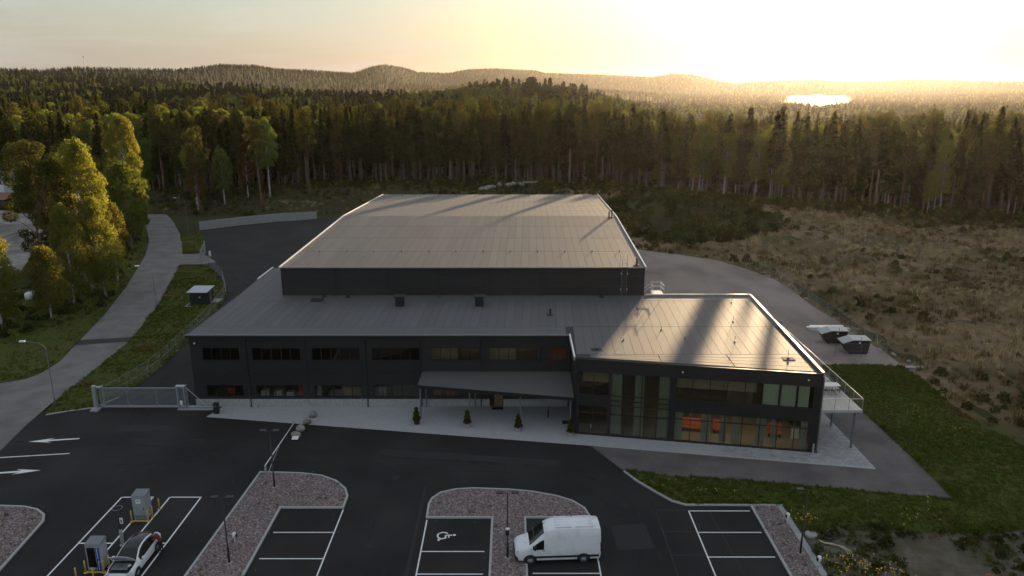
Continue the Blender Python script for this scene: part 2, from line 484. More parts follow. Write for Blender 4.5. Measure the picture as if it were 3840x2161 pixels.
# ------------------------------------------------------------------ terrain
SKY_X = [-600, 0, 100, 200, 300, 400, 470, 560, 650, 700, 800, 890, 940, 975, 1020, 1050, 1130, 1180, 1250, 1350, 1370, 1500, 1640, 1690, 1740, 1800, 1850, 1950, 2060, 2150, 2300, 2400, 2576, 3200]
SKY_Y = [168, 167, 170, 165, 167, 170, 169, 160, 162, 170, 174, 180, 163, 160, 168, 178, 181, 171, 170, 175, 181, 185, 191, 183, 185, 200, 208, 201, 200, 205, 198, 201, 203, 200]
DIS_X = [-600, 0, 450, 560, 900, 1300, 1800, 2576, 3200]
DIS_Y = [1600, 1750, 2000, 2600, 3200, 4200, 4700, 5500, 5500]
_r = np.random.default_rng(5)
_wave = [(_r.uniform(-1, 1), _r.uniform(-1, 1), _r.uniform(0, 6.28)) for _ in range(24)]

def wobble(x, y, s, k0=0, k1=12):
    """cheap smooth noise in -1..1"""
    r = 0
    for a, b, p in _wave[k0:k1]:
        r = r + np.sin((a * x + b * y) * 2.6 / s + p)
    return r / math.sqrt(k1 - k0) * .8

def bearing(x, y):
    return 1288 + 1968 * x / np.maximum(y, 1.0)

def terrain_z(x, y):
    x = np.asarray(x, float); y = np.asarray(y, float)
    px = bearing(x, y)
    D = np.interp(px, DIS_X, DIS_Y)
    top = CAM_H + (212 - np.interp(px, SKY_X, SKY_Y)) / 2038 * D - 13
    left = smoothstep(1150, 250, px)
    right = smoothstep(1450, 1850, px)
    start = (.35 + .27 * smoothstep(450, 1100, px)) * D
    base = 13 * left * smoothstep(380, 1200, y) - 18 * right * smoothstep(280, 560, y)
    base = base - 6 * (1 - left) * (1 - right) * smoothstep(750, 1300, y)
    ridge = smoothstep(0, 1, (y - start) / (D - start)) ** 1.3 * (top - base)
    z = base + np.where(y < D, ridge, (top - base) * np.exp(-((y - D) / (.35 * D)) ** 2))
    z = z + 17 * np.exp(-((x - 15) / 120) ** 2 - ((y - 640) / 85) ** 2)
    z = z + 11 * np.exp(-((x + 270) / 130) ** 2 - ((y - 720) / 110) ** 2)
    # lower ranges in front of the skyline
    z = z + smoothstep(900, 1500, y) * (9 + .004 * y) * wobble(x, y, 700, 0, 10) * smoothstep(1.0, .6, y / D) * (1 - .95 * right)
    # the lake basin
    cx = .393 * y
    lake = np.exp(-((x - cx - 9 * np.sin(y / 190.)) / (.0375 * y)) ** 4) * smoothstep(1900, 2050, y) * (1 - smoothstep(3850, 4050, y))
    z = z * (1 - lake) + (-30) * lake
    far = smoothstep(230, 330, y)
    side = smoothstep(120, 220, np.abs(x))
    z = z * np.maximum(far, side * 0)
    return z - .15

def graded(a, b, c, n1, n2):
    """coordinates fine between +-a and stretching to b (low side) and c (high side)"""
    mid = np.linspace(-a, a, n1)
    hi = a + (np.geomspace(1, 1 + (c - a) / 60, n2) - 1) * 60
    lo = -(a + (np.geomspace(1, 1 + (b - a) / 60, n2) - 1) * 60)
    return np.unique(np.concatenate([lo, mid, hi]))

gx = graded(160, 6500, 6500, 25, 80)
gy = np.concatenate([np.linspace(-150, 250, 24), 250 + (np.geomspace(1, 1 + 7500 / 120, 130) - 1)[1:] * 120])
GX, GY = np.meshgrid(gx, gy)
GZ = terrain_z(GX, GY)
nx, ny = len(gx), len(gy)
idx = np.arange(nx * ny).reshape(ny, nx)
F = np.stack([idx[:-1, :-1], idx[:-1, 1:], idx[1:, 1:], idx[1:, :-1]], -1).reshape(-1, 4)
ter = inst('terrain', np_mesh('terrain', np.stack([GX, GY, GZ], -1).reshape(-1, 3), F, M['dirt'], True))
tag(ter, kind='structure', label='wooded ground rolling away to the hills')

m, n, l, out = _nodes('lake_water')
b = n.new('ShaderNodeBsdfPrincipled'); b.inputs['Base Color'].default_value = (.02, .03, .035, 1)
b.inputs['Roughness'].default_value = .12; b.inputs['IOR'].default_value = 1.33
l.new(b.outputs[0], out.inputs['Surface'])
lk = MB().sheet([(560, 1600), (760, 1600), (1830, 4100), (1400, 4100)], -22.0).build('lake', m)
tag(lk, kind='structure', label='lake glinting below the low sun')

# ------------------------------------------------------------------ site surfaces
ROAD_R = [(-44.8, 52.0), (-46.25, 62.0), (-47.16, 67.0), (-47.8, 72.6), (-48.18, 78.9), (-48.69, 85.5), (-49.4, 93.0), (-52.66, 107.0), (-56.88, 121.8), (-60.78, 134.1), (-63.75, 142.7), (-68.27, 153.2), (-72.98, 163.5), (-82.53, 181.5), (-92.41, 197.8), (-108.34, 221.9), (-130, 252)]
ROAD_L = [(-75, 52.0), (-72, 68), (-62, 75.5), (-56.7, 78.0), (-54.78, 79.2), (-54.0, 81.0), (-54.04, 84.8), (-55.91, 92.5), (-58.45, 103.3), (-63.19, 119.6), (-66.9, 130.7), (-71.0, 142.7), (-76.31, 155.7), (-82.68, 168.6), (-89.84, 182.1), (-99.12, 199.8), (-113, 222), (-137, 256)]
STRIP = [(-46.67, 69.67), (-44.93, 70.6), (-42.74, 71.4), (-41.56, 74.1), (-41.04, 77.7), (-40.99, 83.2), (-41.67, 91.3), (-42.22, 99.5), (-43.64, 109.3), (-44.72, 114.4), (-48.95, 123.7), (-54.37, 132.4), (-56.82, 133.9), (-60.6, 133.6)]
STRIP_POLY = STRIP + [(-56.88, 121.8), (-52.66, 107.0), (-49.4, 93.0), (-48.69, 85.5), (-48.18, 78.9), (-47.7, 72.6)]
STRIP2 = [(-72.98, 163.5), (-69.78, 167.2), (-64.05, 154.4), (-60.95, 145.9), (-63.9, 143.8), (-68.27, 153.2)]
XB_Y = [20, 45, 62, 70, 83, 93.6, 107, 124, 132, 138.6, 144, 150, 158]
XB_X = [47, 46.8, 46.6, 45.5, 46, 45.4, 45.0, 44.6, 42, 38.4, 31, 22, 0]

def surf(name, poly, z, mat, label):
    return tag(MB().sheet(poly, z).build(name, mat), kind='structure', label=label)

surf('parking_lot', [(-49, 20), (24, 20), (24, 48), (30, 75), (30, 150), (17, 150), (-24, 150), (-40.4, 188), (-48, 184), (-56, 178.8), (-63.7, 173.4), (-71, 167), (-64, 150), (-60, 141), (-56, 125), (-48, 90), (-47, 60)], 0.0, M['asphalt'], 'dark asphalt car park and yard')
surf('road', ROAD_R + ROAD_L[::-1], 0.012, M['road'], 'worn grey asphalt road bending into the wood')
surf('speed_bump', [(-55.95, 92.6), (-55.4, 90.6), (-49.15, 92.0), (-49.3, 93.9)], 0.03, M['bump'], 'dark tarmac strip across the road')
surf('yard_driveway', [(-61.2, 134.9), (-57, 135.3), (-55, 137), (-60.5, 144.6), (-64.2, 143.6)], 0.016, M['road'], 'short driveway from the road to the yard')

def blanket(name, poly, z, mat, label, hgt=.12, step=1.2, s=2.0):
    """a grass surface with gently uneven height inside an outline"""
    bm = bmesh.new()
    vs_ = [bm.verts.new((x, y, 0)) for x, y in poly]
    f = bm.faces.new(vs_)
    xs = [p[0] for p in poly]; ys = [p[1] for p in poly]
    for k in np.arange(min(xs) + step, max(xs), step):
        bmesh.ops.bisect_plane(bm, geom=bm.verts[:] + bm.edges[:] + bm.faces[:], plane_co=(k, 0, 0), plane_no=(1, 0, 0))
    for k in np.arange(min(ys) + step, max(ys), step):
        bmesh.ops.bisect_plane(bm, geom=bm.verts[:] + bm.edges[:] + bm.faces[:], plane_co=(0, k, 0), plane_no=(0, 1, 0))
    edge = {v for e in bm.edges if len(e.link_faces) == 1 for v in e.verts}
    for v in bm.verts:
        v.co.z = z if v in edge else z + hgt * (.5 + .5 * float(wobble(v.co.x, v.co.y, s)))
    if f.normal.z < 0: bmesh.ops.reverse_faces(bm, faces=bm.faces[:])
    bmesh.ops.recalc_face_normals(bm, faces=bm.faces[:])
    me = bpy.data.meshes.new(name); bm.to_mesh(me); bm.free()
    if len(me.polygons) and me.polygons[0].normal.z < 0: me.flip_normals()
    me.shade_smooth(); me.materials.append(mat)
    return tag(inst(name, me), kind='structure', label=label)

blanket('verge', STRIP_POLY, .03, M['lawn'], 'grass verge between the road and the fenced yard', .25, 1.6)
blanket('verge', STRIP2, .03, M['lawn'], 'small grass patch beside the yard driveway', .15, 2)
LAWN = [(38.48, 83.5), (45.75, 83.2), (45.87, 78.0), (45.32, 70.1), (45.86, 65.8), (46.8, 62.0), (46.8, 50.5), (38.6, 49.6), (34.45, 49.0), (29.87, 49.2), (24.5, 50.2), (22.2, 49.0), (21.35, 49.5), (21.3, 52.95), (18.8, 52.95), (13.7, 53.0), (12.7, 53.6), (11.7, 54.95), (10.4, 56.85), (9.6, 58.4), (10.45, 58.36), (13.84, 57.4), (19.6, 56.72), (22.48, 56.16), (28.58, 55.15), (35.19, 53.81), (35.35, 57.2), (35.5, 61.4), (35.52, 65.9), (35.51, 70.6), (35.68, 75.8), (36.3, 83.5)]
blanket('lawn', LAWN, .04, M['lawn'], 'green lawn wrapping the gravel path and glass wing', .22, 1.1)
LEFT_LAWN = [(-48.8, 20), (-49.5, 52), (-75, 52.1), (-72, 68.1), (-62, 75.6), (-56.7, 78.1), (-54.85, 79.3), (-54.1, 81.1), (-54.1, 84.8), (-56.0, 92.5), (-58.5, 103.3), (-63.3, 119.6), (-67, 130.7), (-71.1, 142.7), (-76.4, 155.7), (-82.8, 168.6), (-90, 182.1), (-99.3, 199.8), (-106, 199), (-90, 170), (-84, 150), (-78, 125), (-76, 104), (-90, 95), (-110, 80), (-110, 20)]
blanket('verge', LEFT_LAWN[2:], .03, M['lawn'], 'rough grass on the far side of the road', .3, 2.0)
surf('gravel_lot', [(-165, 150), (-150, 205), (-122, 190), (-107, 170), (-94, 145), (-86, 128), (-78, 112), (-70.5, 106.5), (-70, 101), (-84, 98), (-120, 110)], .05, M['lot_gravel'], 'pale gravel lot seen between the trees')
PATH = [(6.9, 63.2), (7.2, 63.0), (8.22, 61.0), (9.52, 58.5), (10.45, 58.3), (13.84, 57.4), (19.6, 56.7), (22.48, 56.1), (28.58, 55.1), (35.25, 53.75), (35.4, 57.2), (35.5, 61.4), (35.52, 65.9), (35.51, 70.6), (35.68, 75.8), (36.4, 84), (26, 84), (26, 62)]
surf('gravel_path', PATH, .02, M['path_gravel'], 'fine grey gravel path round the glass wing')
GRAVEL_R = [(15, 151), (24.86, 148.2), (28.43, 145.9), (31.91, 143.8), (38.31, 138.6), (41.67, 132.3), (44.51, 123.7), (44.9, 113.8), (44.86, 107.2), (45.5, 100.4), (45.4, 93.6), (46.05, 87.6), (45.9, 83.1), (42, 82.7), (38.5, 83.3), (36.2, 82.0), (27, 82.0), (14, 86)]
surf('gravel_yard', GRAVEL_R, .028, M['yard_gravel'], 'brown gravel yard behind the glass wing')

# uneven field of dry grass, and the overgrown bank behind the hall
def field_z(x, y):
    x = np.asarray(x, float); y = np.asarray(y, float)
    d = x - np.interp(y, XB_Y, XB_X)
    d = np.where(y > 158, np.where(x > -30, (y - 150) * .9, (y - 190) * .8 + 0 * x), d)
    d = np.where((y > 158) & (x > 20), np.maximum(d, x - 5), d)
    mk = smoothstep(-.3, 7, d)
    z = mk * np.maximum(.38 + .42 * wobble(x, y, 9, 0, 10) + .24 * wobble(x, y, 3.1, 6, 18), .03)
    ditch = -.45 * np.exp(-((d - 2.6) / 1.2) ** 2) * (y < 130)
    z = z + ditch
    z = z + 6.6 * np.exp(-((x - 37) / 12) ** 2 - ((y - 184) / 17) ** 2) * mk
    z = z + 2.6 * np.exp(-((x - 53) / 10) ** 2 - ((y - 170) / 13) ** 2) * mk
    z = z + 1.6 * np.exp(-((x + 40) / 22) ** 2 - ((y - 222) / 16) ** 2) * mk
    z = z - .6 * smoothstep(110, 175, x) * 0
    return np.where(d < -.3, -.25, z + .03)

fx = np.arange(-110, 190, 1.5); fy = np.arange(30, 262, 1.5)
FX, FY = np.meshgrid(fx, fy)
FZ = field_z(FX, FY)
keep = (FZ > -.24)
fi = np.arange(FX.size).reshape(FX.shape)
F = np.stack([fi[:-1, :-1], fi[:-1, 1:], fi[1:, 1:], fi[1:, :-1]], -1).reshape(-1, 4)
kk = keep.ravel()[F].any(1)
fq = F[kk]; bank = (FX.ravel()[fq].mean(1) < 17 + 6 * np.sin(FY.ravel()[fq].mean(1) * .21)) & (FY.ravel()[fq].mean(1) > 148)
bank |= (((FX.ravel()[fq].mean(1) - 41) / 21) ** 2 + ((FY.ravel()[fq].mean(1) - 182) / 30) ** 2 + .25 * wobble(FX.ravel()[fq].mean(1), FY.ravel()[fq].mean(1), 6)) < 1
bankz = inst('bank', np_mesh('bank', np.stack([FX, FY, FZ], -1).reshape(-1, 3), fq[bank], M['dirt'], True))
tag(bankz, kind='structure', label='overgrown earth bank behind the hall and yard')
fld = inst('field', np_mesh('field', np.stack([FX, FY, FZ], -1).reshape(-1, 3), fq[~bank], M['field'], True))
tag(fld, kind='structure', label='tussocky field of dry grass by the forest')

# ------------------------------------------------------------------ kerbs, islands and paint
def kerb(name, pts, label, w=.16, h=.12, closed=False, z0=-.03):
    return tag(MB().ribbon(pts, w, z0, h, closed).build(name, M['kerb']), kind='structure', label=label)

ISL_A = [(-21.45, 58.06), (-19.6, 57.98), (-17.84, 57.86), (-16.07, 57.45), (-14.68, 56.59), (-13.65, 55.35), (-13.22, 54.2), (-13.2, 52.5), (-18.12, 52.5), (-18.12, 38), (-22.2, 38)]
ISL_B = [(-6.5, 51.1), (-6.55, 53.0), (-6.35, 53.9), (-5.74, 54.75), (-4.64, 55.22), (-3.19, 55.4), (-.26, 55.2), (1.68, 54.85), (3.58, 54.2), (4.8, 53.45), (5.65, 52.4), (5.98, 51.1), (1.0, 51.1), (1.0, 38), (-1.5, 38), (-1.5, 51.1)]
ISL_C = [(-42, 52.75), (-40.16, 52.73), (-38.22, 52.61), (-36.92, 52.2), (-35.95, 51.45), (-35.5, 50.6), (-34.9, 44.7), (-34.6, 38), (-42, 38)]
ISL_D = [(18.78, 52.8), (18.78, 38), (20.75, 38), (20.75, 52.8)]
for nm, poly, lab in (('island', ISL_A, 'gravel island beside the left parking bays'), ('island', ISL_B, 'T-shaped gravel island between the middle bays'), ('island', ISL_C, 'rounded gravel island beside the entrance lane'), ('island', ISL_D, 'narrow gravel strip along the right bays')):
    surf(nm, poly, .075, M['pink_gravel'], lab)
kerb('kerb', ISL_A, 'pale kerb round the left gravel island', closed=True)
kerb('kerb', ISL_B, 'pale kerb round the T-shaped gravel island', closed=True)
kerb('kerb', ISL_C, 'pale kerb round the entrance gravel island', closed=True)
kerb('kerb', [(18.78, 38), (18.78, 52.86), (13.66, 52.9), (12.69, 53.49), (11.67, 54.82), (10.36, 56.72), (9.59, 58.26)], 'pale kerb between the right bays and the lawn')
edg = thing('slab_edging', 'row of pale concrete slabs edging the right gravel strip', 'slab row', (21, 45, 0))
for i in range(15):
    MB().rbox(20.80, 21.28, 38 + i * 1.0 + .006, 39 + i * 1.0 - .006, -.05, .085, .008).build('edging_slab', M['slab'], edg, world=True)
for i in range(3):
    MB().rbox(18.9 + i * .62, 18.9 + i * .62 + .61, 52.62, 52.98, -.05, .1, .008).build('edging_slab', M['slab'], edg, world=True)
kerb('kerb', STRIP[:4], 'low kerb under the verge by the sliding gate', .14, .08)

def paint(name, poly, label, z=.008, cat='road marking', group=None):
    return tag(MB().prism(poly, .0, z).build(name, M['paint']), label, cat, group)

def pline(p, q, label, w=.1, group=None):
    d = Vector((q[0] - p[0], q[1] - p[1])).normalized(); nrm = Vector((-d.y, d.x)) * w / 2
    return paint('parking_line', [(p[0] + nrm.x, p[1] + nrm.y), (q[0] + nrm.x, q[1] + nrm.y), (q[0] - nrm.x, q[1] - nrm.y), (p[0] - nrm.x, p[1] - nrm.y)], label, cat='parking line', group=group)

pline((-13.15, 52.3), (-13.15, 38), 'long white line closing the left bays beside the drive lane')
for k, y in enumerate((49.19, 45.99, 42.9)):
    pline((-17.65, y), (-13.2, y), ['white bay line in the left bays nearest the hall', 'second white bay line of the left bays', 'third white bay line of the left bays'][k], group='left bay lines')
pline((-6.47, 50.85), (-6.47, 38), 'long white line closing the bays left of the T island')
for k, y in enumerate((46.83, 44.27)):
    pline((-6.42, y), (-1.95, y), ['white line under the wheelchair bay', 'second white line below the wheelchair bay'][k], group='middle bay lines')
pline((6.0, 50.9), (6.0, 38), 'long white line behind the parked van')
pline((1.4, 44.35), (5.95, 44.35), 'white bay line in front of the parked van')
pline((13.72, 52.14), (13.72, 38), 'long white line closing the right bays')
pline((13.78, 52.1), (18.46, 52.1), 'white line across the far end of the right bays')
for k, y in enumerate((49.19, 46.18)):
    pline((13.78, y), (18.44, y), ['upper white bay line of the right bays', 'lower white bay line of the right bays'][k], group='right bay lines')
pline((-31.3, 54.12), (-31.3, 38), 'long white line left of the charging cabinets', .12)
pline((-28.8, 54.0), (-28.8, 51.1), 'white line behind the far charging cabinet', .12)
pline((-28.8, 50.4), (-28.8, 45.4), 'white line between the two charging cabinets', .12)
pline((-27.45, 54.12), (-27.45, 38), 'white line beside the yellow posts', .12)
pline((-24.95, 54.12), (-24.95, 38), 'white line on the open side of the charging bay', .12)
pline((-31.24, 54.12), (-28.74, 54.12), 'white line closing the empty charging bay', .12)
pline((-27.39, 54.12), (-24.89, 54.12), 'white line closing the bay of the white car', .12)
pline((-31.24, 47.83), (-28.86, 47.83), 'white line across the left charging bays', .12)
pline((-27.39, 47.83), (-25.0, 47.83), 'white line under the rear of the white car', .12)
pline((-46.0, 60.7), (-39.7, 61.55), 'white centre line between the two lane arrows', .14)

def arrow(tipx, tipy, ang, label):
    c, s_ = math.cos(ang), math.sin(ang)
    pts = [(0, 0), (-2.1, .46), (-1.6, .15), (-4.4, .1), (-4.4, -.1), (-1.6, -.15), (-2.1, -.46)]
    paint('lane_arrow', [(tipx + x * c - y * s_, tipy + x * s_ + y * c) for x, y in pts], label, group='lane arrows')
arrow(-44.8, 63.85, math.pi + .15, 'white lane arrow pointing out towards the road')
arrow(-40.45, 58.5, .14, 'white lane arrow pointing into the car park')

# wheelchair symbol: head, body, seat and wheel ring
wc = thing('wheelchair_symbol', 'white wheelchair symbol painted on the bay left of the T island', 'road marking', (-4.9, 48.8, .006))
def wbar(pts, w, nm):
    mb = MB()
    # upright pictogram turned a quarter clockwise: up becomes +X
    P = [(v, -u) for u, v in pts]
    mb.ribbon(P, w, 0, .006)
    mb.build(nm, M['paint'], wc)
wbar([(.02 + .40 * math.cos(R(a)), -.16 + .40 * math.sin(R(a))) for a in range(128, 340, 10)], .12, 'wheel')
wbar([(-.04, .50), (0, .05)], .15, 'body')
wbar([(-.02, .28), (.30, .28)], .11, 'arm')
wbar([(-.06, .04), (.34, .04), (.50, -.46), (.68, -.42)], .13, 'leg')
MB().prism([(.66 + .12 * math.cos(k * .5236), .05 + .12 * math.sin(k * .5236)) for k in range(12)], 0, .006).build('head', M['paint'], wc)

# wear on the asphalt: blacked-out old lines, a patched trench and drain covers
M['ghost'] = pmat('worn_black_paint', (.022, .0215, .0205), (.036, .035, .033), rough=.9, scale=6, lo=.3, hi=.7)
def ghost(p, q, w=.1, z=.004):
    d = Vector((q[0] - p[0], q[1] - p[1])).normalized(); nr = Vector((-d.y, d.x)) * w / 2
    tag(MB().sheet([(p[0] + nr.x, p[1] + nr.y), (q[0] + nr.x, q[1] + nr.y), (q[0] - nr.x, q[1] - nr.y), (p[0] - nr.x, p[1] - nr.y)], z).build('old_line', M['ghost']), kind='structure', label='blacked-out old line on the asphalt')
ghost((11.2, 52.2), (13.5, 52.2), .16); ghost((11.2, 52.1), (11.2, 44), .1); ghost((11.3, 49.3), (13.6, 49.3)); ghost((11.3, 46.4), (13.6, 46.4)); ghost((15.3, 52), (15.9, 40), .08)
M['patch'] = pmat('asphalt_patch', (.017, .0166, .016), (.025, .0244, .0235), rough=.9, scale=18, bump=.3, bscale=50)
for k, poly in enumerate(([(-12, 61.4), (4, 59.2), (4.2, 60.2), (-11.8, 62.5)], [(-38, 66), (-33, 66.2), (-33, 67.4), (-38, 67.2)], [(7.5, 47), (10.2, 47.2), (10.0, 50.4), (7.4, 50.0)], [(-12.6, 40), (-7, 40), (-7, 55.8), (-7.25, 55.8), (-7.25, 40.2), (-12.6, 40.2)])):
    surf('asphalt_patch', poly, .003, M['patch'], 'slightly paler patched strip in the asphalt')
for k, (x, y) in enumerate(((-9.8, 57.2), (8.9, 53.0), (-33.5, 58.5), (-10.2, 47.5))):
    t = tag(MB().lathe([(.36, -.01), (.36, .006), (.30, .010)], 20, (x, y, 0)).build('drain_cover', M['rubber']), ['round drain cover in the lane before the entrance', 'round drain cover right of the T island', 'round drain cover near the entrance lane', 'round drain cover between the two gravel islands'][k], 'drain cover', 'drain covers')

# faint tyre tracks swept through the lanes
m, n, l, out = _nodes('tyre_sweep')
pb = n.new('ShaderNodeBsdfPrincipled'); pb.inputs['Base Color'].default_value = (.042, .0405, .038, 1); pb.inputs['Roughness'].default_value = .9
tp = n.new('ShaderNodeBsdfTransparent'); mx = n.new('ShaderNodeMixShader')
no = n.new('ShaderNodeTexNoise'); no.inputs['Scale'].default_value = .55; no.inputs['Detail'].default_value = 6
l.new(n.new('ShaderNodeNewGeometry').outputs['Position'], no.inputs['Vector'])
cr = n.new('ShaderNodeValToRGB'); cr.color_ramp.elements[0].position = .42; cr.color_ramp.elements[1].position = .75; cr.color_ramp.elements[1].color = (.7, .7, .7, 1)
l.new(no.outputs['Fac'], cr.inputs[0]); l.new(cr.outputs[0], mx.inputs[0]); l.new(tp.outputs[0], mx.inputs[1]); l.new(pb.outputs[0], mx.inputs[2]); l.new(mx.outputs[0], out.inputs['Surface'])
def track(ctrl, w=.24, gap=1.6):
    P = []
    for i in range(len(ctrl) - 1):
        p0 = Vector(ctrl[max(i - 1, 0)]); p1 = Vector(ctrl[i]); p2 = Vector(ctrl[i + 1]); p3 = Vector(ctrl[min(i + 2, len(ctrl) - 1)])
        for t in np.linspace(0, 1, 8, endpoint=False):
            P.append(.5 * ((2 * p1) + (p2 - p0) * t + (2 * p0 - 5 * p1 + 4 * p2 - p3) * t * t + (3 * p1 - p0 - 3 * p2 + p3) * t ** 3))
    P.append(Vector(ctrl[-1]))
    for sg in (-1, 1):
        Q = []
        for i, p in enumerate(P):
            d = (P[min(i + 1, len(P) - 1)] - P[max(i - 1, 0)]).normalized(); nr = Vector((-d.y, d.x))
            Q.append((p + nr * sg * gap / 2, nr))
        V = []; F_ = []
        for p, nr in Q:
            V += [(p.x + nr.x * w / 2, p.y + nr.y * w / 2, .0022), (p.x - nr.x * w / 2, p.y - nr.y * w / 2, .0022)]
        for i in range(len(Q) - 1): F_.append((2 * i, 2 * i + 1, 2 * i + 3, 2 * i + 2))
        tag(MB().add(V, F_).build('tyre_track', m), kind='structure', label='faint tyre track on the asphalt')
track([(-46, 59), (-38, 60), (-28, 60.5), (-16, 60.5), (-10, 57), (-9.6, 50), (-9.5, 40)]); track([(-46, 63), (-36, 64), (-25, 63), (-14, 62), (-2, 60.5), (6, 58.5), (10, 54), (10.2, 46), (10.2, 40)], .3)
track([(-33, 40), (-33, 50), (-31, 58), (-26, 61), (-18, 61)], .22); track([(-22.8, 40), (-23, 52), (-26, 60), (-34, 64), (-44, 64.5)], .26); track([(-36, 66), (-38, 74), (-38, 90), (-39, 110), (-44, 122), (-54, 132)], .3)
track([(9.4, 40), (9.2, 50), (5, 57.5), (-6, 59.5), (-15, 60)], .24)
# ------------------------------------------------------------------ the building
B = thing('industrial_building', 'low charcoal industrial building with stepped felt roofs and a glass wing', 'building', (-3, 71.7, 0))
def bp(mb, name, mat, parent=None, **k):
    return mb.build(name, mat, parent or B, world=True, **k)

def zr(x, y): return 7.86 + .022 * (y - 71.7)          # lower roof plane
HF, HM, HB = 85.1, 114.7, 144.8                         # hall: front, ridge, back
def hx(y):                                              # hall side lines (slightly splayed plan)
    return (-26.85 + .036 * (y - HF), 15.43 + .0155 * (y - HF))
def hz(y): return 11.5 + .95 * (y - HF) / (HM - HF) if y <= HM else 12.45 - .95 * (y - HM) / (HB - HM)

# hall walls and roof slab
mb = MB()
pr = [(HF, ), (HM, ), (HB, )]
V = []
for (y,) in pr:
    xl, xr = hx(y)
    V += [(xl, y, 0), (xl, y, hz(y) - .16), (xr, y, hz(y) - .16), (xr, y, 0)]
mb.add(V, [(0, 3, 2, 1), (8, 9, 10, 11), (0, 1, 5, 4), (4, 5, 9, 8), (3, 7, 6, 2), (7, 11, 10, 6)])
hall_wall = bp(mb, 'hall_wall', M['clad'])
# front wall cladding panels between the downpipes, each a board field of its own
edges = [-26.83, -20.6, -14.6, -8.47, -2.58, 3.39, 9.4, 15.41]
for i in range(7):
    for j, (z0, z1) in enumerate(((8.1, 9.25), (9.25, 10.4), (10.4, 11.3))):
        bp(MB().rbox(edges[i] + .012, edges[i + 1] - .012, HF - .05, HF - .002, z0 + .006, z1 - .006, .006), 'cladding_panel', M['clad'], hall_wall)
for x in (-20.6, -8.47, -2.58, 3.39):
    d = bp(MB().tube([(x, HF - .12, 11.25), (x, HF - .12, 8.35), (x, HF - .35, 8.22)], .055, 8), 'downpipe', M['clad_line'], smooth=True)
    bp(MB().rbox(x - .35, x + .35, HF - .95, HF - .3, zr(0, HF - .6) + .02, zr(0, HF - .6) + .06, .01), 'splash_plate', M['joint'], d)
mb = MB()
V = []
for y in (HF - .12, HM, HB + .12):
    xl, xr = hx(y)
    V += [(xl - .1, y, hz(y)), (xr + .1, y, hz(y)), (xr + .1, y, hz(y) - .16), (xl - .1, y, hz(y) - .16)]
mb.add(V, [(0, 1, 5, 4), (4, 5, 9, 8), (3, 7, 6, 2), (7, 11, 10, 6), (0, 3, 2, 1), (8, 9, 10, 11), (0, 4, 7, 3), (4, 8, 11, 7), (1, 2, 6, 5), (5, 6, 10, 9)])
hall_roof = bp(mb, 'hall_roof', M['felt_dk'])

def strip(mb, x0, x1, y0, y1, zf, lift, sh=0.0):
    """one roll of felt lying on a roof plane, with its small lap edge"""
    t = .012
    pts = [(x0, y0), (x1, y0), (x1 + sh, y1), (x0 + sh, y1)]
    V = [(x, y, zf(x, y) + lift) for x, y in pts] + [(x, y, zf(x, y) + lift + t) for x, y in pts]
    return mb.add(V, [(4, 5, 6, 7), (0, 1, 5, 4), (1, 2, 6, 5), (2, 3, 7, 6), (3, 0, 4, 7)])
zh = lambda x, y: hz(y)
far = MB()
nrow = 4
for r in range(nrow):
    y0 = HF + (HM - HF) * r / nrow; y1 = HF + (HM - HF) * (r + 1) / nrow
    xl0, xr0 = hx(y0); xl1, xr1 = hx(y1)
    off = random.random()
    nc = 44
    for c in range(nc):
        a, b = (c + (off - .5) * .0) / nc, (c + 1) / nc
        x0 = xl0 + (xr0 - xl0) * a + .016; x1 = xl0 + (xr0 - xl0) * b - .016
        s_ = (xl1 + (xr1 - xl1) * a) - (xl0 + (xr0 - xl0) * a)
        bp(strip(MB(), x0, x1, y0 + .03, y1 - .03, zh, .006 + .004 * (c % 2) + .002 * r, s_), 'felt_strip', M['felt'], hall_roof)
for r in range(5):
    y0 = HM + (HB - HM) * r / 5; y1 = HM + (HB - HM) * (r + 1) / 5
    xl0, xr0 = hx(y0); xl1, xr1 = hx(y1)
    for c in range(44):
        a, b = c / 44, (c + 1) / 44
        s_ = (xl1 + (xr1 - xl1) * a) - (xl0 + (xr0 - xl0) * a)
        strip(far, xl0 + (xr0 - xl0) * a + .02, xl0 + (xr0 - xl0) * b - .02, y0 + .04, y1 - .04, zh, .006 + .005 * ((c + r) % 2), s_)
tag(bp(far, 'felt_strips', M['felt'], hall_roof), kind='stuff', label='felt strips of the far roof slope')
# bright verge flashings
def flashing(p, q, w=.15, h=.12, drop=.3, name='flashing', parent=None, mat=None):
    p, q = Vector(p), Vector(q); d = (q - p); d.z = 0; d.normalize(); nr = Vector((-d.y, d.x, 0)) * w / 2
    mb = MB()
    V = []
    for e in (p, q):
        for sg in (1, -1):
            V.append(e + nr * sg + Vector((0, 0, h))); V.append(e + nr * sg - Vector((0, 0, drop)))
    mb.add(V, [(0, 2, 6, 4), (0, 4, 5, 1), (2, 3, 7, 6), (0, 1, 3, 2), (4, 6, 7, 5), (1, 5, 7, 3)])
    return bp(mb, name, mat or M['flash'], parent)
for s_ in (0, 1):
    o = (-.08, .08)[s_]
    flashing((hx(HF)[s_] + o, HF - .14, hz(HF)), (hx(HM)[s_] + o, HM, hz(HM)), parent=hall_roof)
    flashing((hx(HM)[s_] + o, HM, hz(HM)), (hx(HB)[s_] + o, HB + .14, hz(HB)), parent=hall_roof)
bp(MB().rbox(hx(HF)[0], hx(HF)[1], HF - .30, HF - .13, 11.3, 11.46, .03), 'gutter', M['clad_line'], hall_roof)
bp(MB().rbox(hx(HF)[0] - .05, hx(HF)[1] + .05, HF - .16, HF - .05, 11.40, 11.535, .02), 'eave_trim', M['grey_pl'], hall_roof)
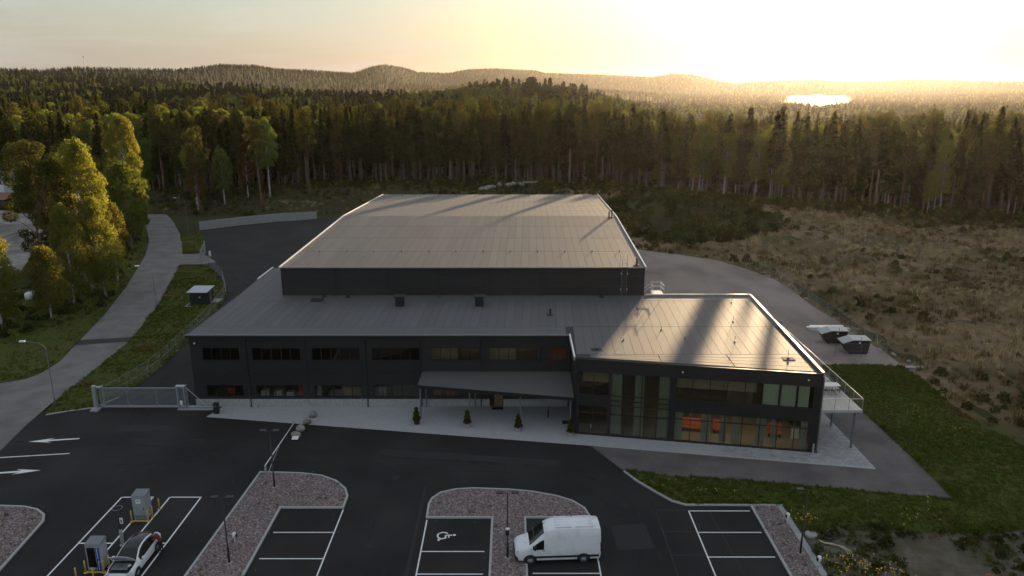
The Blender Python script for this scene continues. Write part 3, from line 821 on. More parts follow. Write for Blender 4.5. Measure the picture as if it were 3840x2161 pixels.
for i in range(12):                                     # small snow-guard anchors along the eave
    x = -24 + i * 3.4
    bp(MB().rbox(x - .05, x + .05, 92.2, 92.3, hz(92.2) + .02, hz(92.2) + .22, .02), 'roof_anchor', M['black'], hall_roof)
    bp(MB().rbox(x - .05, x + .05, 141.2, 141.3, hz(141.2) + .02, hz(141.2) + .24, .02), 'roof_anchor', M['black'], hall_roof)

# lower roof over annexe and wing
ROOF = [(-32.55, 71.45), (5.8, 71.45), (5.8, 65.45), (27.12, 61.65), (27.85, 85.05), (15.3, 85.05), (-26.8, 85.05), (-26.45, 97.5), (-31.75, 97.5)]
low_roof = bp(MB().prism(ROOF, lambda x, y: zr(x, y) - .25, lambda x, y: zr(x, y)), 'annexe_roof', M['felt_dk'])
sh = .036
rest = MB()
x = -32.3; c = 0
while x < 27.4:
    w = .9
    # annexe / wing middle row
    x1 = min(x + w, 27.75)
    bp(strip(MB(), x + .014, x1 - .014, 73.92, 82.76, zr, .006 + .004 * (c % 2), sh * 8.9), 'felt_strip', M['felt'], low_roof)
    strip(rest, x + sh * 8.9 + .3 - .295, x1 + sh * 8.9 - .005, 82.82, 85.0, zr, .008 + .004 * (c % 2), sh * 2.1)
    if x < 5.3: strip(rest, x + .005 - .08, x1 - .085, 71.5, 73.86, zr, .008 + .004 * (c % 2), .08)
    x += w; c += 1
x = 6.0
while x < 26.3:
    bp(strip(MB(), x + .014, min(x + .9, 27.0) - .014, 66.15, 73.86, zr, .008 + .004 * (c % 2), sh * 7.7), 'felt_strip', M['felt'], low_roof)
    x += .9; c += 1
for k in range(4):                                      # strips laid along the skewed front edge
    a = k / 4; b = (k + 1) / 4
    p = lambda t, e: (5.95 + (27.05 - 5.95) * e, (65.62 - 3.72 * e) + (66.1 - (65.62 - 3.72 * e)) * t)
    mbk = MB()
    for e0, e1 in ((0.06, .36), (.36, .66), (.66, .985)):
        q = [p(a + .006, e0 + .002), p(a + .006, e1 - .002), p(b - .006, e1 - .002), p(b - .006, e0 + .002)]
        V = [(x_, y_, zr(x_, y_) + .004) for x_, y_ in q] + [(x_, y_, zr(x_, y_) + .016 + .004 * (k % 2)) for x_, y_ in q]
        bp(MB().add(V, [(4, 5, 6, 7), (0, 1, 5, 4), (1, 2, 6, 5), (2, 3, 7, 6), (3, 0, 4, 7)]), 'felt_strip', M['felt'], low_roof)
for k in range(6):
    strip(rest, -31.9 + k * .9, -31.02 + k * .9, 85.05, 97.4, lambda x, y: zr(x, y), .008 + .004 * (k % 2), .0)
tag(bp(rest, 'felt_strips', M['felt'], low_roof), kind='stuff', label='short felt strips along the roof edges')
flashing((15.6, 85.1, 8.15), (27.85, 85.1, 8.15), .16, .14, .3, parent=low_roof)
flashing((27.88, 85.15, 8.15), (27.14, 61.6, 7.64), .2, .14, .3, parent=low_roof)
flashing((5.76, 71.5, 7.86), (5.76, 65.4, 7.72), .14, .12, .3, parent=low_roof)
flashing((-31.95, 92.0, 8.3), (-31.78, 97.6, 8.43), .2, .1, .3, parent=low_roof)
bp(MB().rbox(-32.6, 5.72, 71.30, 71.50, 7.62, 7.80, .03), 'gutter', M['clad_line'], low_roof)
bp(MB().rbox(-32.62, 5.74, 71.34, 71.48, 7.80, 7.90, .02), 'eave_trim', M['grey_pl'], low_roof)

# annexe facade: panels around the window openings
FY_ = 71.7
UP = [(-31.2, -27.45, 4), (-26.21, -21.31, 5), (-20.21, -15.33, 5), (-14.14, -9.32, 5), (-8.17, -3.31, 5), (-2.29, 2.58, 5), (3.66, 5.54, 2)]
LO = [(-31.15, -27.39, 4), (-26.11, -21.3, 5), (-20.18, -15.37, 5), (-14.17, -9.32, 5), (-8.17, -5.35, 3)]
DOOR = (-2.3, -.89)
wall = bp(MB().prism([(-32.4, 71.75), (-32.4, 97.3), (-32.2, 97.3), (-32.2, 71.75)], 0, 7.65), 'annexe_wall', M['clad'])
bp(MB().prism([(-32.2, 97.1), (-26.6, 97.1), (-26.6, 97.3), (-32.2, 97.3)], 0, 7.9), 'annexe_wall', M['clad'])
JN = [-32.4, -26.73, -20.73, -14.75, -9.23, -3.14, 2.9, 5.98]
def facade_row(z0, z1, holes):
    cuts = []
    for i in range(len(JN) - 1):
        seg = [(JN[i], JN[i + 1])]
        for h in holes:
            ns = []
            for a, b in seg:
                if h[1] <= a or h[0] >= b: ns.append((a, b)); continue
                if h[0] > a: ns.append((a, h[0]))
                if h[1] < b: ns.append((h[1], b))
            seg = ns
        cuts += seg
    for a, b in cuts:
        if b - a > .05:
            bp(MB().rbox(a + .012, b - .012, FY_, FY_ + .14, z0 + .010, z1 - .010, .008), 'cladding_panel', M['clad'], wall)
facade_row(6.43, 7.66, [])
facade_row(5.06, 6.43, UP)
facade_row(3.7, 5.06, [])
facade_row(2.42, 3.7, [])
facade_row(1.10, 2.42, LO + [DOOR])
facade_row(.87, 1.10, [DOOR])
for i in range(len(JN) - 1):                            # concrete plinth
    segs = [(JN[i], JN[i + 1])]
    if JN[i] <= DOOR[0] and JN[i + 1] >= DOOR[1]: segs = [(JN[i], DOOR[0]), (DOOR[1], JN[i + 1])]
    for a, b in segs:
        bp(MB().rbox(a + .008, b - .008, FY_ - .02, FY_ + .16, -.1, .865, .01), 'plinth_panel', M['concrete'], wall)
for x in (-26.73, -14.75, -9.23, -3.14):
    bp(MB().tube([(x, FY_ - .16, 7.62), (x, FY_ - .08, 7.3), (x, FY_ - .08, .25), (x, FY_ - .2, .08)], .055, 8), 'downpipe', M['clad_line'], smooth=True)
bp(MB().tube([(5.75, FY_ - .12, 7.6), (5.75, FY_ - .12, .1)], .055, 8), 'downpipe', M['clad_line'], smooth=True)

def window(x0, x1, z0, z1, npn, glass, y=FY_, fr=.06):
    mb = MB()
    mb.box(x0, x1, y + .03, y + .11, z0, z0 + fr).box(x0, x1, y + .03, y + .11, z1 - fr, z1)
    mb.box(x0, x0 + fr, y + .03, y + .11, z0 + fr, z1 - fr).box(x1 - fr, x1, y + .03, y + .11, z0 + fr, z1 - fr)
    w = (x1 - x0) / npn
    for k in range(1, npn):
        mb.box(x0 + k * w - .035, x0 + k * w + .035, y + .03, y + .11, z0 + fr, z1 - fr)
    wd = bp(mb, 'window', M['clad_line'])
    for k in range(npn):
        a = x0 + k * w + (.06 if k == 0 else .035); b = x0 + (k + 1) * w - (.06 if k == npn - 1 else .035)
        bp(MB().box(a, b, y + .062, y + .074, z0 + fr, z1 - fr), 'pane', glass, wd)
    bp(MB().rbox(x0 - .02, x1 + .02, y - .05, y + .03, z0 - .035, z0 - .003, .006), 'sill', M['clad_line'], wd)
    return wd
for a, b, k in UP: window(a, b, 5.06, 6.43, k, M['glass_up'] if a < -9 else M['glass'])
for a, b, k in LO: window(a, b, 1.10, 2.42, k, M['glass'])
# rooms behind the windows
bp(MB().box(-32.1, 5.9, 79.0, 79.1, .02, 7.5), 'inner_wall', M['plaster'])
bp(MB().box(-32.1, 5.9, 71.9, 79.0, 3.6, 3.75), 'upper_floor', M['floor_in'])
bp(MB().box(-32.1, 5.9, 71.9, 79.0, .02, .06), 'ground_floor', M['floor_in'])
bp(MB().box(-32.1, 5.9, 71.9, 79.0, 7.35, 7.4), 'ceiling', M['plaster'])
for a_, b_, mt in ((-8.5, -5.6, 'plaster'), (-5.5, -3.0, 'wood'), (-2.6, .4, 'plaster'), (.5, 2.9, 'wood'), (3.3, 5.8, 'orange')):
    bp(MB().box(a_, b_, 73.6, 73.7, 3.76, 7.3), 'inner_wall', M[mt])
for x in (-26.7, -14.7, -8.7, -2.8, 3.1):
    bp(MB().box(x - .06, x + .06, 71.9, 79.0, 3.75, 7.35), 'partition', M['plaster'])
# entrance door with wooden leaf
dr = bp(MB().box(DOOR[0], DOOR[0] + .07, FY_ + .02, FY_ + .12, .05, 2.42).box(DOOR[1] - .07, DOOR[1], FY_ + .02, FY_ + .12, .05, 2.42).box(DOOR[0] + .07, DOOR[1] - .07, FY_ + .02, FY_ + .12, 2.34, 2.42).box(DOOR[0] + .42, DOOR[0] + .49, FY_ + .02, FY_ + .12, .05, 2.34), 'door_frame', M['clad_line'])
bp(MB().rbox(DOOR[0] + .5, DOOR[1] - .08, FY_ + .04, FY_ + .09, .07, 2.33, .008), 'door', M['wood'], dr)
bp(MB().box(DOOR[0] + .075, DOOR[0] + .415, FY_ + .06, FY_ + .072, .07, 2.33), 'pane', M['glass'], dr)
bp(MB().rbox(DOOR[1] - .2, DOOR[1] - .16, FY_ - .02, FY_ + .035, .85, 1.3, .01), 'door_handle', M['steel'], dr)
# entrance canopy
CF = [(-9.25, 68.45), (5.85, 65.75)]
def zc_(x, y): return 3.88 - .26 * (71.7 - y) / 4.6
can = bp(MB().prism([(-9.12, 71.68), (5.9, 71.68), CF[1], CF[0]], lambda x, y: zc_(x, y) - .2, zc_), 'canopy', M['felt'])
flashing((CF[0][0], CF[0][1], zc_(*CF[0]) - .02), (CF[1][0], CF[1][1], zc_(*CF[1]) - .02), .08, .05, .26, 'fascia', can, M['clad_line'])
flashing((CF[0][0], CF[0][1], zc_(*CF[0]) - .02), (-9.12, 71.6, 3.86), .08, .05, .24, 'fascia', can, M['clad_line'])
for x in (-9.0, -4.1, .8, 5.55):
    yf = 68.45 + (x + 9.25) * (65.75 - 68.45) / 15.1 + .35
    bp(MB().rbox(x - .07, x + .07, yf - .07, yf + .07, 0, zc_(x, yf) - .2, .015), 'post', M['steel_dk'], can)
for x in (-8.75, -3.75):
    bp(MB().rbox(x - .06, x + .06, FY_ - .24, FY_ - .12, 0, 3.6, .015), 'post', M['steel_dk'], can)
# fittings on the walls
def wall_lamp(x, y, z, parent=None):
    o = bp(MB().rbox(x - .09, x + .09, y - .14, y, z - .07, z + .07, .03), 'wall_camera', M['white_pl'], smooth=True, auto=30)
wall_lamp(-31.85, FY_, 6.9)

# roof equipment (parts of the roof)
def vent_hood(x, y):
    z = zr(x, y)
    v = bp(MB().rbox(x - .45, x + .45, y - .42, y + .42, z, z + 1.05, .02), 'vent_hood', M['black'], low_roof)
    bp(MB().rbox(x - .62, x + .62, y - .6, y + .6, z + 1.08, z + 1.18, .02), 'hood_cap', M['clad'], v)
    for k in range(4):
        bp(MB().rbox(x - .42, x + .42, y - .47, y - .43, z + .2 + k * .2, z + .32 + k * .2, .01), 'louvre', M['clad_line'], v)
vent_hood(-12.55, 81.1); vent_hood(-3.65, 81.1)
def pipe(x, y, z, h, r=.11, par=None):
    p = bp(MB().lathe([(r, 0), (r, h - .06), (r * 1.25, h - .05), (r * 1.25, h)], 10, (x, y, z)), 'vent_pipe', M['black'], par or low_roof, smooth=True, auto=40)
    bp(MB().lathe([(r * 3.2, .02), (r * 2.9, .06), (r * 1.1, .09)], 12, (x, y, z)), 'pipe_collar', M['felt_dk'], p)
pipe(4.1, 77.6, zr(0, 77.6), .75); pipe(10.4, 84.3, zr(0, 84.3), .8); pipe(-19.0, 84.2, zr(0, 84.2), .35); pipe(-21.8, 84.4, zr(0, 84.4), .3)
pipe(14.7, 113.3, hz(113.3), 1.0, .1, hall_roof); pipe(15.15, 113.6, hz(113.6), 1.15, .1, hall_roof); pipe(14.55, 85.8, hz(85.8), .95, .12, hall_roof); pipe(15.6, 143.8, hz(143.8), 1.1, .1, hall_roof)
bp(MB().rbox(-22.9, -21.6, 82.4, 83.4, zr(0, 83), zr(0, 83) + .18, .04), 'roof_hatch', M['felt_dk'], low_roof)
for x, y in ((21.7, 69.6), (15.2, 73.0), (17.0, 70.3), (10.9, 69.9), (24.9, 82.2), (23.2, 75.6)):
    a = bp(MB().lathe([(.1, 0), (.1, .05), (.018, .06), (.018, .55 if x > 21 else .28)], 8, (x, y, zr(x, y) + .02)), 'roof_anchor', M['black'], low_roof)
for x, y in ((25.3, 65.1), (8.0, 67.4)):
    bp(MB().rbox(x - .55, x + .55, y - .4, y + .4, zr(x, y) + .018, zr(x, y) + .035, .004), 'drain_patch', M['felt_dk'], low_roof)
    bp(MB().lathe([(.12, 0), (.1, .1), (.02, .12)], 10, (x, y, zr(x, y) + .035)), 'roof_drain', M['black'], low_roof)
bp(MB().tube([(25.35, 65.3, zr(0, 65.3)), (25.35, 65.3, zr(0, 65.3) + .8)], .02, 5), 'roof_anchor', M['black'], low_roof)
# wall ladder up to the hall roof
lad = bp(MB().tube([(12.75, HF - .28, 8.1), (12.75, HF - .28, 12.6)], .025, 6).tube([(13.3, HF - .28, 8.1), (13.3, HF - .28, 12.6)], .025, 6), 'wall_ladder', M['steel_dk'])
for k in range(13):
    bp(MB().tube([(12.76, HF - .28, 8.4 + k * .3), (13.29, HF - .28, 8.4 + k * .3)], .018, 5), 'rung', M['steel_dk'], lad)
for z in (8.9, 10.8):
    for x in (12.66, 13.39):
        bp(MB().rbox(x - .03, x + .03, HF - .34, HF - .05, z - .12, z + .12, .01), 'ladder_bracket', M['steel'], lad)
bp(MB().rbox(12.72, 13.33, HF - .38, HF - .1, 11.58, 11.66, .02), 'ladder_step', M['flash'], lad)
for x in (12.7, 13.5):
    bp(MB().tube([(x, 86.2, 11.55), (x, 86.2, 12.75)], .02, 5), 'grab_rail', M['steel_dk'], lad)
# steel stair platform at the back of the wing roof
st = bp(MB().rbox(16.45, 17.75, 84.9, 86.9, 8.16, 8.24, .01), 'stair_platform', M['steel'])
def rail(pts, nm='handrail', r=.03): return bp(MB().tube(pts, r, 6), nm, M['flash'], st)
rail([(16.5, 86.8, 9.3), (17.7, 86.8, 9.3), (17.75, 85.0, 9.3)]); rail([(16.5, 86.8, 8.8), (17.7, 86.8, 8.8), (17.75, 85.0, 8.8)])
rail([(16.45, 85.9, 9.3), (16.45, 84.95, 9.3)]); rail([(16.45, 85.9, 8.8), (16.45, 84.95, 8.8)])
for x, y in ((16.5, 86.8), (17.7, 86.8), (17.75, 85.0), (16.45, 85.9), (16.45, 84.95)):
    rail([(x, y, 8.2), (x, y, 9.3)], 'rail_post', .025)
rail([(16.4, 86.2, 9.3), (15.55, 86.2, 8.6)], r=.025); rail([(16.4, 86.2, 8.9), (15.55, 86.2, 8.2)], r=.025)
for k in range(4): bp(MB().tube([(15.6 + k * .26, 86.2, 7.5 + k * .2), (15.6 + k * .26, 86.2, 8.65 + k * .2)], .015, 5), 'baluster', M['steel_dk'], st)
# outside stair rail at the left of the hall
st2 = bp(MB().tube([(-35.6, 101.3, 5.3), (-32.3, 97.2, 8.1)], .04, 6).tube([(-35.6, 101.3, 4.3), (-32.3, 97.2, 7.1)], .03, 6), 'stair_handrail', M['steel'])
for k in range(7):
    t = k / 6
    bp(MB().tube([(-35.6 + 3.3 * t, 101.3 - 4.1 * t, 4.2 + 2.8 * t), (-35.6 + 3.3 * t, 101.3 - 4.1 * t, 5.3 + 2.8 * t)], .02, 5), 'baluster', M['steel'], st2)
bp(MB().add([(-36.2, 101.8, 0), (-35.4, 102.4, 0), (-31.9, 98.0, 7.0), (-32.7, 97.4, 7.0), (-36.2, 101.8, .2), (-35.4, 102.4, .2), (-31.9, 98.0, 7.2), (-32.7, 97.4, 7.2)], [(0, 1, 2, 3), (4, 7, 6, 5), (0, 4, 5, 1), (1, 5, 6, 2), (2, 6, 7, 3), (3, 7, 4, 0)]), 'stair_flight', M['steel_dk'])

# ------------------------------------------------------------------ glass wing
WA = Vector((6.1, 65.5, 0)); WB = Vector((27.18, 61.7, 0))
wd_ = (WB - WA); WL = wd_.length; wd_.normalize()
WM = Matrix.Translation(WA) @ Matrix.Rotation(math.atan2(wd_.y, wd_.x), 4, 'Z')     # local x along the facade, y into the room
def wbox(x0, x1, y0, y1, z0, z1, b=.006): return MB().rbox(x0, x1, y0, y1, z0, z1, b, WM)
def S(X): return (X - 6.1) / (27.18 - 6.1) * WL
wing = bp(MB().add([WM @ Vector(p) for p in [(0, .2, 0), (WL, .2, 0), (WL, .2, .12), (0, .2, .12)]], [(0, 1, 2, 3)]), 'wing_sole_plate', M['clad_line'])
fas = bp(MB().rbox(-.25, WL - .02, -.22, .1, 6.40, 7.52, .01, WM), 'wing_fascia', M['clad'])
for k in range(7):
    a = -.25 + k * (WL + .23) / 7
    bp(MB().rbox(a + .005, a + (WL + .23) / 7 - .005, -.245, -.222, 6.42, 7.5, .004, WM), 'fascia_panel', M['clad'], fas)
bp(MB().rbox(-.27, WL, -.29, -.1, 7.52, 7.66, .02, WM), 'wing_gutter', M['clad_line'])
bp(MB().rbox(-.22, -.10, -.24, .0, 6.38, 7.6, .006, WM), 'flashing', M['flash'], fas)
for x in (S(15.4), S(26.0)):
    bp(MB().rbox(x - .08, x + .08, -.36, -.245, 6.95, 7.07, .03, WM), 'wall_camera', M['white_pl'])
A_ = [S(v) for v in (6.25, 7.57, 8.95)]
B_ = [S(v) for v in (9.14, 10.45, 11.9, 13.34, 14.4)]
C_ = [S(v) for v in (14.95, 16.35, 17.85, 19.35, 20.85, 22.35, 23.85, 25.3, 26.6)]
# posts between the bays and at the corner
for x0, x1 in ((-.08, A_[0]), (A_[-1] , B_[0]), (B_[-1], C_[0]), (C_[-1], WL)):
    bp(wbox(x0, x1, -.04, .16, .02, 6.40), 'facade_post', M['clad_line'])
bp(wbox(A_[0], A_[-1], -.02, .14, 3.02, 4.05), 'spandrel_panel', M['clad_line'])
for k in range(8):
    bp(wbox(C_[k] + .004, C_[k + 1] - .004, -.02, .14, 3.06, 4.16), 'spandrel_panel', M['clad_line'])
def bays(xs, z0, z1, rails=(), glass='glass'):
    mb = MB()
    for x in xs: mb.box(x - .03, x + .03, -.05, .09, z0, z1, WM)
    zz = [z0] + list(rails) + [z1]
    for z in zz: mb.box(xs[0], xs[-1], -.044, .084, z - .035, z + .035, WM)
    fr = bp(mb, 'window', M['clad_line'])
    for i in range(len(xs) - 1):
        for j in range(len(zz) - 1):
            bp(MB().box(xs[i] + .032, xs[i + 1] - .032, .012, .026, zz[j] + .036, zz[j + 1] - .036, WM), 'pane', M[glass], fr)
    return fr
bays(A_, 4.09, 6.36); bays(A_, .1, 2.98, (2.3,))
bays(B_, .1, 6.36, (2.23, 3.14, 3.62, 4.12))
bays(C_, 4.2, 6.36); bays(C_, .1, 3.02, (2.28,))
bp(wbox(0, WL, -.08, .3, -.02, .06), 'sole_sill', M['clad_line'])
hd = bp(wbox(A_[1] - .18, A_[1] - .12, -.16, -.06, .8, 1.2, .01), 'door_handle', M['steel'])
# side walls
side = bp(MB().box(27.2, 27.42, 62.0, 85.0, .0, 7.6), 'wing_side_wall', M['clad'])
bp(MB().box(5.98, 6.12, 65.75, 71.7, .0, 7.45), 'wing_return_wall', M['clad'])
bp(MB().box(15.6, 27.2, 84.8, 85.0, .0, 7.9), 'wing_rear_wall', M['clad'])
bp(MB().tube([(27.3, 61.75, 7.4), (27.3, 61.6, 7.0), (27.3, 61.6, .1)], .06, 8), 'downpipe', M['steel_dk'], smooth=True)
bp(MB().rbox(26.9, 27.04, 61.48, 61.6, .0, .95, .01), 'meter_box', M['steel'])
# rooms of the wing
bp(MB().prism([(6.2, 65.9), (27.1, 62.1), (27.1, 78.9), (6.2, 78.9)], .02, .05), 'ground_floor', M['floor_in'])
mid = [tuple((WM @ Vector((x, y, 0))).xy) for x, y in ((C_[0] - .3, .18), (WL - .1, .18))] + [(27.1, 78.9), (14.6, 78.9)]
bp(MB().prism(mid, 3.1, 4.1), 'upper_floor', M['dark_in'])
midA = [tuple((WM @ Vector((x, y, 0))).xy) for x, y in ((0.1, .18), (A_[-1] + .1, .18))] + [(9.0, 78.9), (6.2, 78.9)]
bp(MB().prism(midA, 3.1, 4.0), 'upper_floor', M['dark_in'])
bp(MB().box(6.2, 27.1, 73.2, 73.3, .05, 7.4), 'inner_wall', M['dark_in'])
for a_, b_ in ((.2, A_[-1]), (C_[0], C_[3]), (C_[3], C_[5])):
    bp(MB().box(a_ + .02, b_ - .02, 3.2, 3.3, 4.12, 7.3, WM), 'inner_wall', M['plaster'])
bp(MB().prism([(6.2, 66.0), (27.1, 62.2), (27.1, 78.9), (6.2, 78.9)], 7.38, 7.42), 'ceiling', M['dark_in'])
for (a, b, z0, z1, mat) in ((10.2, 11.35, .1, 5.9, 'orange'), (12.4, 13.3, 3.6, 5.9, 'orange'), (15.6, 17.0, 4.2, 6.2, 'wood'), (18.5, 20.4, 4.2, 6.2, 'wood'), (20.8, 22.2, 4.2, 6.2, 'orange'), (21.0, 21.9, .1, 2.6, 'orange'), (16.2, 17.6, .1, 2.9, 'wood'), (23.2, 25.5, .1, 2.8, 'wood')):
    y = 72.9
    bp(MB().rbox(a, b, y, y + .2, z0, z1, .01), 'wall_panel', M[mat])
def curtain(x0, x1, z0, z1, mat, y=.42):
    n_ = max(6, int((x1 - x0) / .045))
    top, bot = [], []
    for k in range(n_ + 1):
        x = x0 + (x1 - x0) * k / n_
        yy = y + .045 * math.sin(x * 34 + z0) + .02 * math.sin(x * 11)
        bot.append(WM @ Vector((x, yy, z0))); top.append(WM @ Vector((x, yy, z1)))
    bp(MB().add(bot + top, [(k, k + 1, n_ + 2 + k, n_ + 1 + k) for k in range(n_)]), 'curtain', M[mat], smooth=True)
for a, b in ((9.2, 10.15), (11.3, 11.95), (13.45, 14.4)): curtain(S(a), S(b), .15, 6.3, 'curtain')
curtain(S(12.0), S(12.15), .15, 6.3, 'curtain')
for a, b in ((15.0, 15.7), (17.3, 18.15), (19.0, 19.6), (20.0, 20.75), (22.1, 22.9), (23.4, 23.8), (25.9, 26.5)): curtain(S(a), S(b), .15, 3.0, 'curtain')
for a, b in ((22.4, 23.75), (23.95, 25.2), (25.4, 26.3)): curtain(S(a), S(b), 4.2, 6.3, 'curtain_lt', .3)
# ------------------------------------------------------------------ raised deck beside the wing
DK = thing('roof_deck', 'bleached timber deck on steel posts along the glass wing', 'deck', (29.2, 73, 0))
def dp(mb, nm, mat, par=None, **k): return mb.build(nm, mat, par or DK, world=True, **k)
DX0, DX1, DY0, DY1 = 27.46, 31.2, 62.05, 84.2
nb = 26
wpl = (DX1 - DX0) / nb
for i in range(nb):
    for (a, b) in ((DY0, 69.9), (69.9, DY1)):
        dp(MB().rbox(DX0 + i * wpl + .005, DX0 + (i + 1) * wpl - .005, a + .005, b - .005, 3.93, 3.98, .006), 'deck_board', M['deck'])
dp(MB().box(DX0, DX1, DY0, DY0 + .06, 3.72, 3.925).box(DX1 - .06, DX1, DY0 + .06, DY1, 3.72, 3.925), 'edge_beam', M['flash'])
for y in np.arange(64, 84, 2.4): dp(MB().box(DX0, DX1 - .07, y, y + .08, 3.74, 3.92), 'joist', M['steel_dk'])
for y in (62.6, 67.0, 72.5, 78.0, 83.5):
    dp(MB().rbox(30.75, 30.93, y - .09, y + .09, 0, 3.72, .02), 'post', M['steel_dk'])
tr = dp(MB().tube([(DX0, DY0 + .03, 5.05), (DX1 - .03, DY0 + .03, 5.05), (DX1 - .03, DY1, 5.05)], .03, 6), 'top_rail', M['flash'])
for k in range(6):
    z = 4.12 + k * .15
    dp(MB().tube([(DX1 - .03, DY0 + .03, z), (DX1 - .03, DY1, z)], .006, 4), 'wire', M['steel'])
for k, y in enumerate(np.linspace(DY0 + .03, DY1 - .05, 13)):
    dp(MB().tube([(DX1 - .03, y, 3.98), (DX1 - .03, y, 5.04)], .02, 5), 'rail_post', M['steel'])
for x in (DX0 + .04, 28.7, 29.95):
    dp(MB().tube([(x, DY0 + .03, 3.98), (x, DY0 + .03, 5.04)], .02, 5), 'rail_post', M['steel_dk'])
# outdoor steel stair behind the deck
dp(MB().rbox(28.3, 29.6, 82.2, 83.8, 4.0, 4.9, .03), 'bench_box', M['white_pl'])
dp(MB().tube([(28.2, 84.0, 4.0), (28.2, 84.0, 5.1), (31.0, 84.0, 5.1)], .03, 6), 'top_rail', M['steel'])
for k in range(9): dp(MB().tube([(28.5 + k * .3, 84.0, 4.0), (28.5 + k * .3, 84.0, 5.1)], .01, 5), 'baluster', M['steel_dk'])
for x in (31.35, 31.6): dp(MB().rbox(x - .06, x + .06, 84.3, 84.42, 0, 5.2, .01), 'stair_post', M['steel_dk'])

# table and chairs on the deck
def deck_chair(name, label, x, y, rz):
    c = thing(name, label, 'chair', (x, y, 3.98), rz, 'chairs at the deck table')
    MB().rbox(-.2, .2, -.2, .2, .43, .46, .01).build('seat', M['black'], c)
    bk = MB()
    for z in (.62, .70, .78): bk.tube([(-.19, .2, z), (0, .25, z), (.19, .2, z)], .012, 5)
    bk.tube([(-.2, .2, .45), (-.2, .21, .8)], .013, 5).tube([(.2, .2, .45), (.2, .21, .8)], .013, 5)
    bk.build('backrest', M['black'], c)
    for sx in (-1, 1):
        for sy in (-1, 1):
            MB().tube([(sx * .18, sy * .18, .44), (sx * .22, sy * .22, 0)], .013, 5).build('leg', M['black'], c)
    return c
tb = thing('deck_table', 'pale rectangular table on the timber deck', 'table', (29.85, 66.3, 3.98), 0)
MB().rbox(-.95, .95, -.45, .45, .70, .74, .01).build('tabletop', M['white_pl'], tb)
for sx in (-1, 1):
    for sy in (-1, 1): MB().tube([(sx * .85, sy * .38, .7), (sx * .9, sy * .42, 0)], .02, 6).build('leg', M['black'], tb)
deck_chair('deck_chair', 'black wire chair at the far left of the deck table', 29.35, 67.0, 0)
deck_chair('deck_chair', 'black wire chair at the far right of the deck table', 30.25, 67.0, 0)
deck_chair('deck_chair', 'black wire chair at the near left of the deck table', 29.3, 65.55, math.pi)
deck_chair('deck_chair', 'black wire chair at the near middle of the deck table', 29.9, 65.5, math.pi)
deck_chair('deck_chair', 'black wire chair at the near right of the deck table', 30.45, 65.55, math.pi)

# ------------------------------------------------------------------ slab paving along the front
PAVE = [(-30.4, 69.2), (-29.6, 71.66), (5.9, 71.66), (5.95, 65.4), (27.3, 61.55), (27.35, 75), (31.4, 75.0), (31.3, 58.6), (7.18, 63.0)]
pv = tag(MB().sheet(PAVE, .03).build('pavement', M['joint']), kind='structure', label='pale slab pavement in front of the building')
ang = math.atan2(58.6 - 69.2, 31.3 + 30.4)
ca, sa = math.cos(ang), math.sin(ang)
U, Vv = np.meshgrid(np.arange(0, 180), np.arange(-10, 50))
sx_, sy_ = .42, .36
slabs = []
for u in range(-4, 160):
    for v in range(-2, 60):
        lx = u * sx_ + (v % 2) * sx_ * .5; ly = v * sy_
        x = -30.4 + lx * ca - ly * sa; y = 69.2 + lx * sa + ly * ca
        slabs.append((x, y))
slabs = np.array(slabs)
sw, sd = sx_ - .012, sy_ - .012
def quad_of(x, y): return [(x + dx * ca - dy * sa, y + dx * sa + dy * ca) for dx, dy in ((0, 0), (sw, 0), (sw, sd), (0, sd))]
ins = np.stack([inpoly(slabs[:, 0] + dx * ca - dy * sa, slabs[:, 1] + dx * sa + dy * ca, PAVE) for dx, dy in ((0, 0), (sw, 0), (sw, sd), (0, sd))], 1)
full = ins.all(1); part = ins.any(1) & ~full
area2 = sum(PAVE[i][0] * PAVE[(i + 1) % len(PAVE)][1] - PAVE[(i + 1) % len(PAVE)][0] * PAVE[i][1] for i in range(len(PAVE)))
def clip(poly):
    for i in range(len(PAVE)):
        a, b = PAVE[i], PAVE[(i + 1) % len(PAVE)]
        L = math.hypot(b[0] - a[0], b[1] - a[1]); d = ((b[0] - a[0]) / L, (b[1] - a[1]) / L)
        sg = [((q[0] - a[0]) * d[1] - (q[1] - a[1]) * d[0]) * (-1 if area2 > 0 else 1) for q in poly]      # >0 inside
        al = [(q[0] - a[0]) * d[0] + (q[1] - a[1]) * d[1] for q in poly]
        if min(sg) > 0 or max(sg) < 0 or max(al) < 0 or min(al) > L: continue
        o_ = []
        for k in range(len(poly)):
            p, q = poly[k], poly[(k + 1) % len(poly)]; s0, s1 = sg[k], sg[(k + 1) % len(poly)]
            if s0 >= 0: o_.append(p)
            if s0 * s1 < 0:
                t = s0 / (s0 - s1); o_.append((p[0] + (q[0] - p[0]) * t, p[1] + (q[1] - p[1]) * t))
        poly = o_
        if len(poly) < 3: return None
    return poly
dist = np.hypot(slabs[:, 0] - 29, (slabs[:, 1] - 60) * 1.4)
order = [k for k in np.argsort(dist) if full[k]]
slab_me = MB().rbox(0, sw, 0, sd, -.03, .03, .006).mesh('paving_slab', M['slab'])
for k in order[:300]:
    inst('paving_slab', slab_me, pv, (slabs[k, 0], slabs[k, 1], .032 + random.uniform(-.003, .003)), (random.uniform(-.006, .006), random.uniform(-.006, .006), ang))
rest = MB()
for q in [quad_of(*slabs[k]) for k in order[300:]] + [clip(quad_of(*slabs[k])) for k in np.where(part)[0]]:
    if q: rest.prism(q, .02, .06 + random.uniform(-.004, .004))
tag(rest.build('paving_slabs', M['slab'], pv), kind='stuff', label='paving slabs along the building')
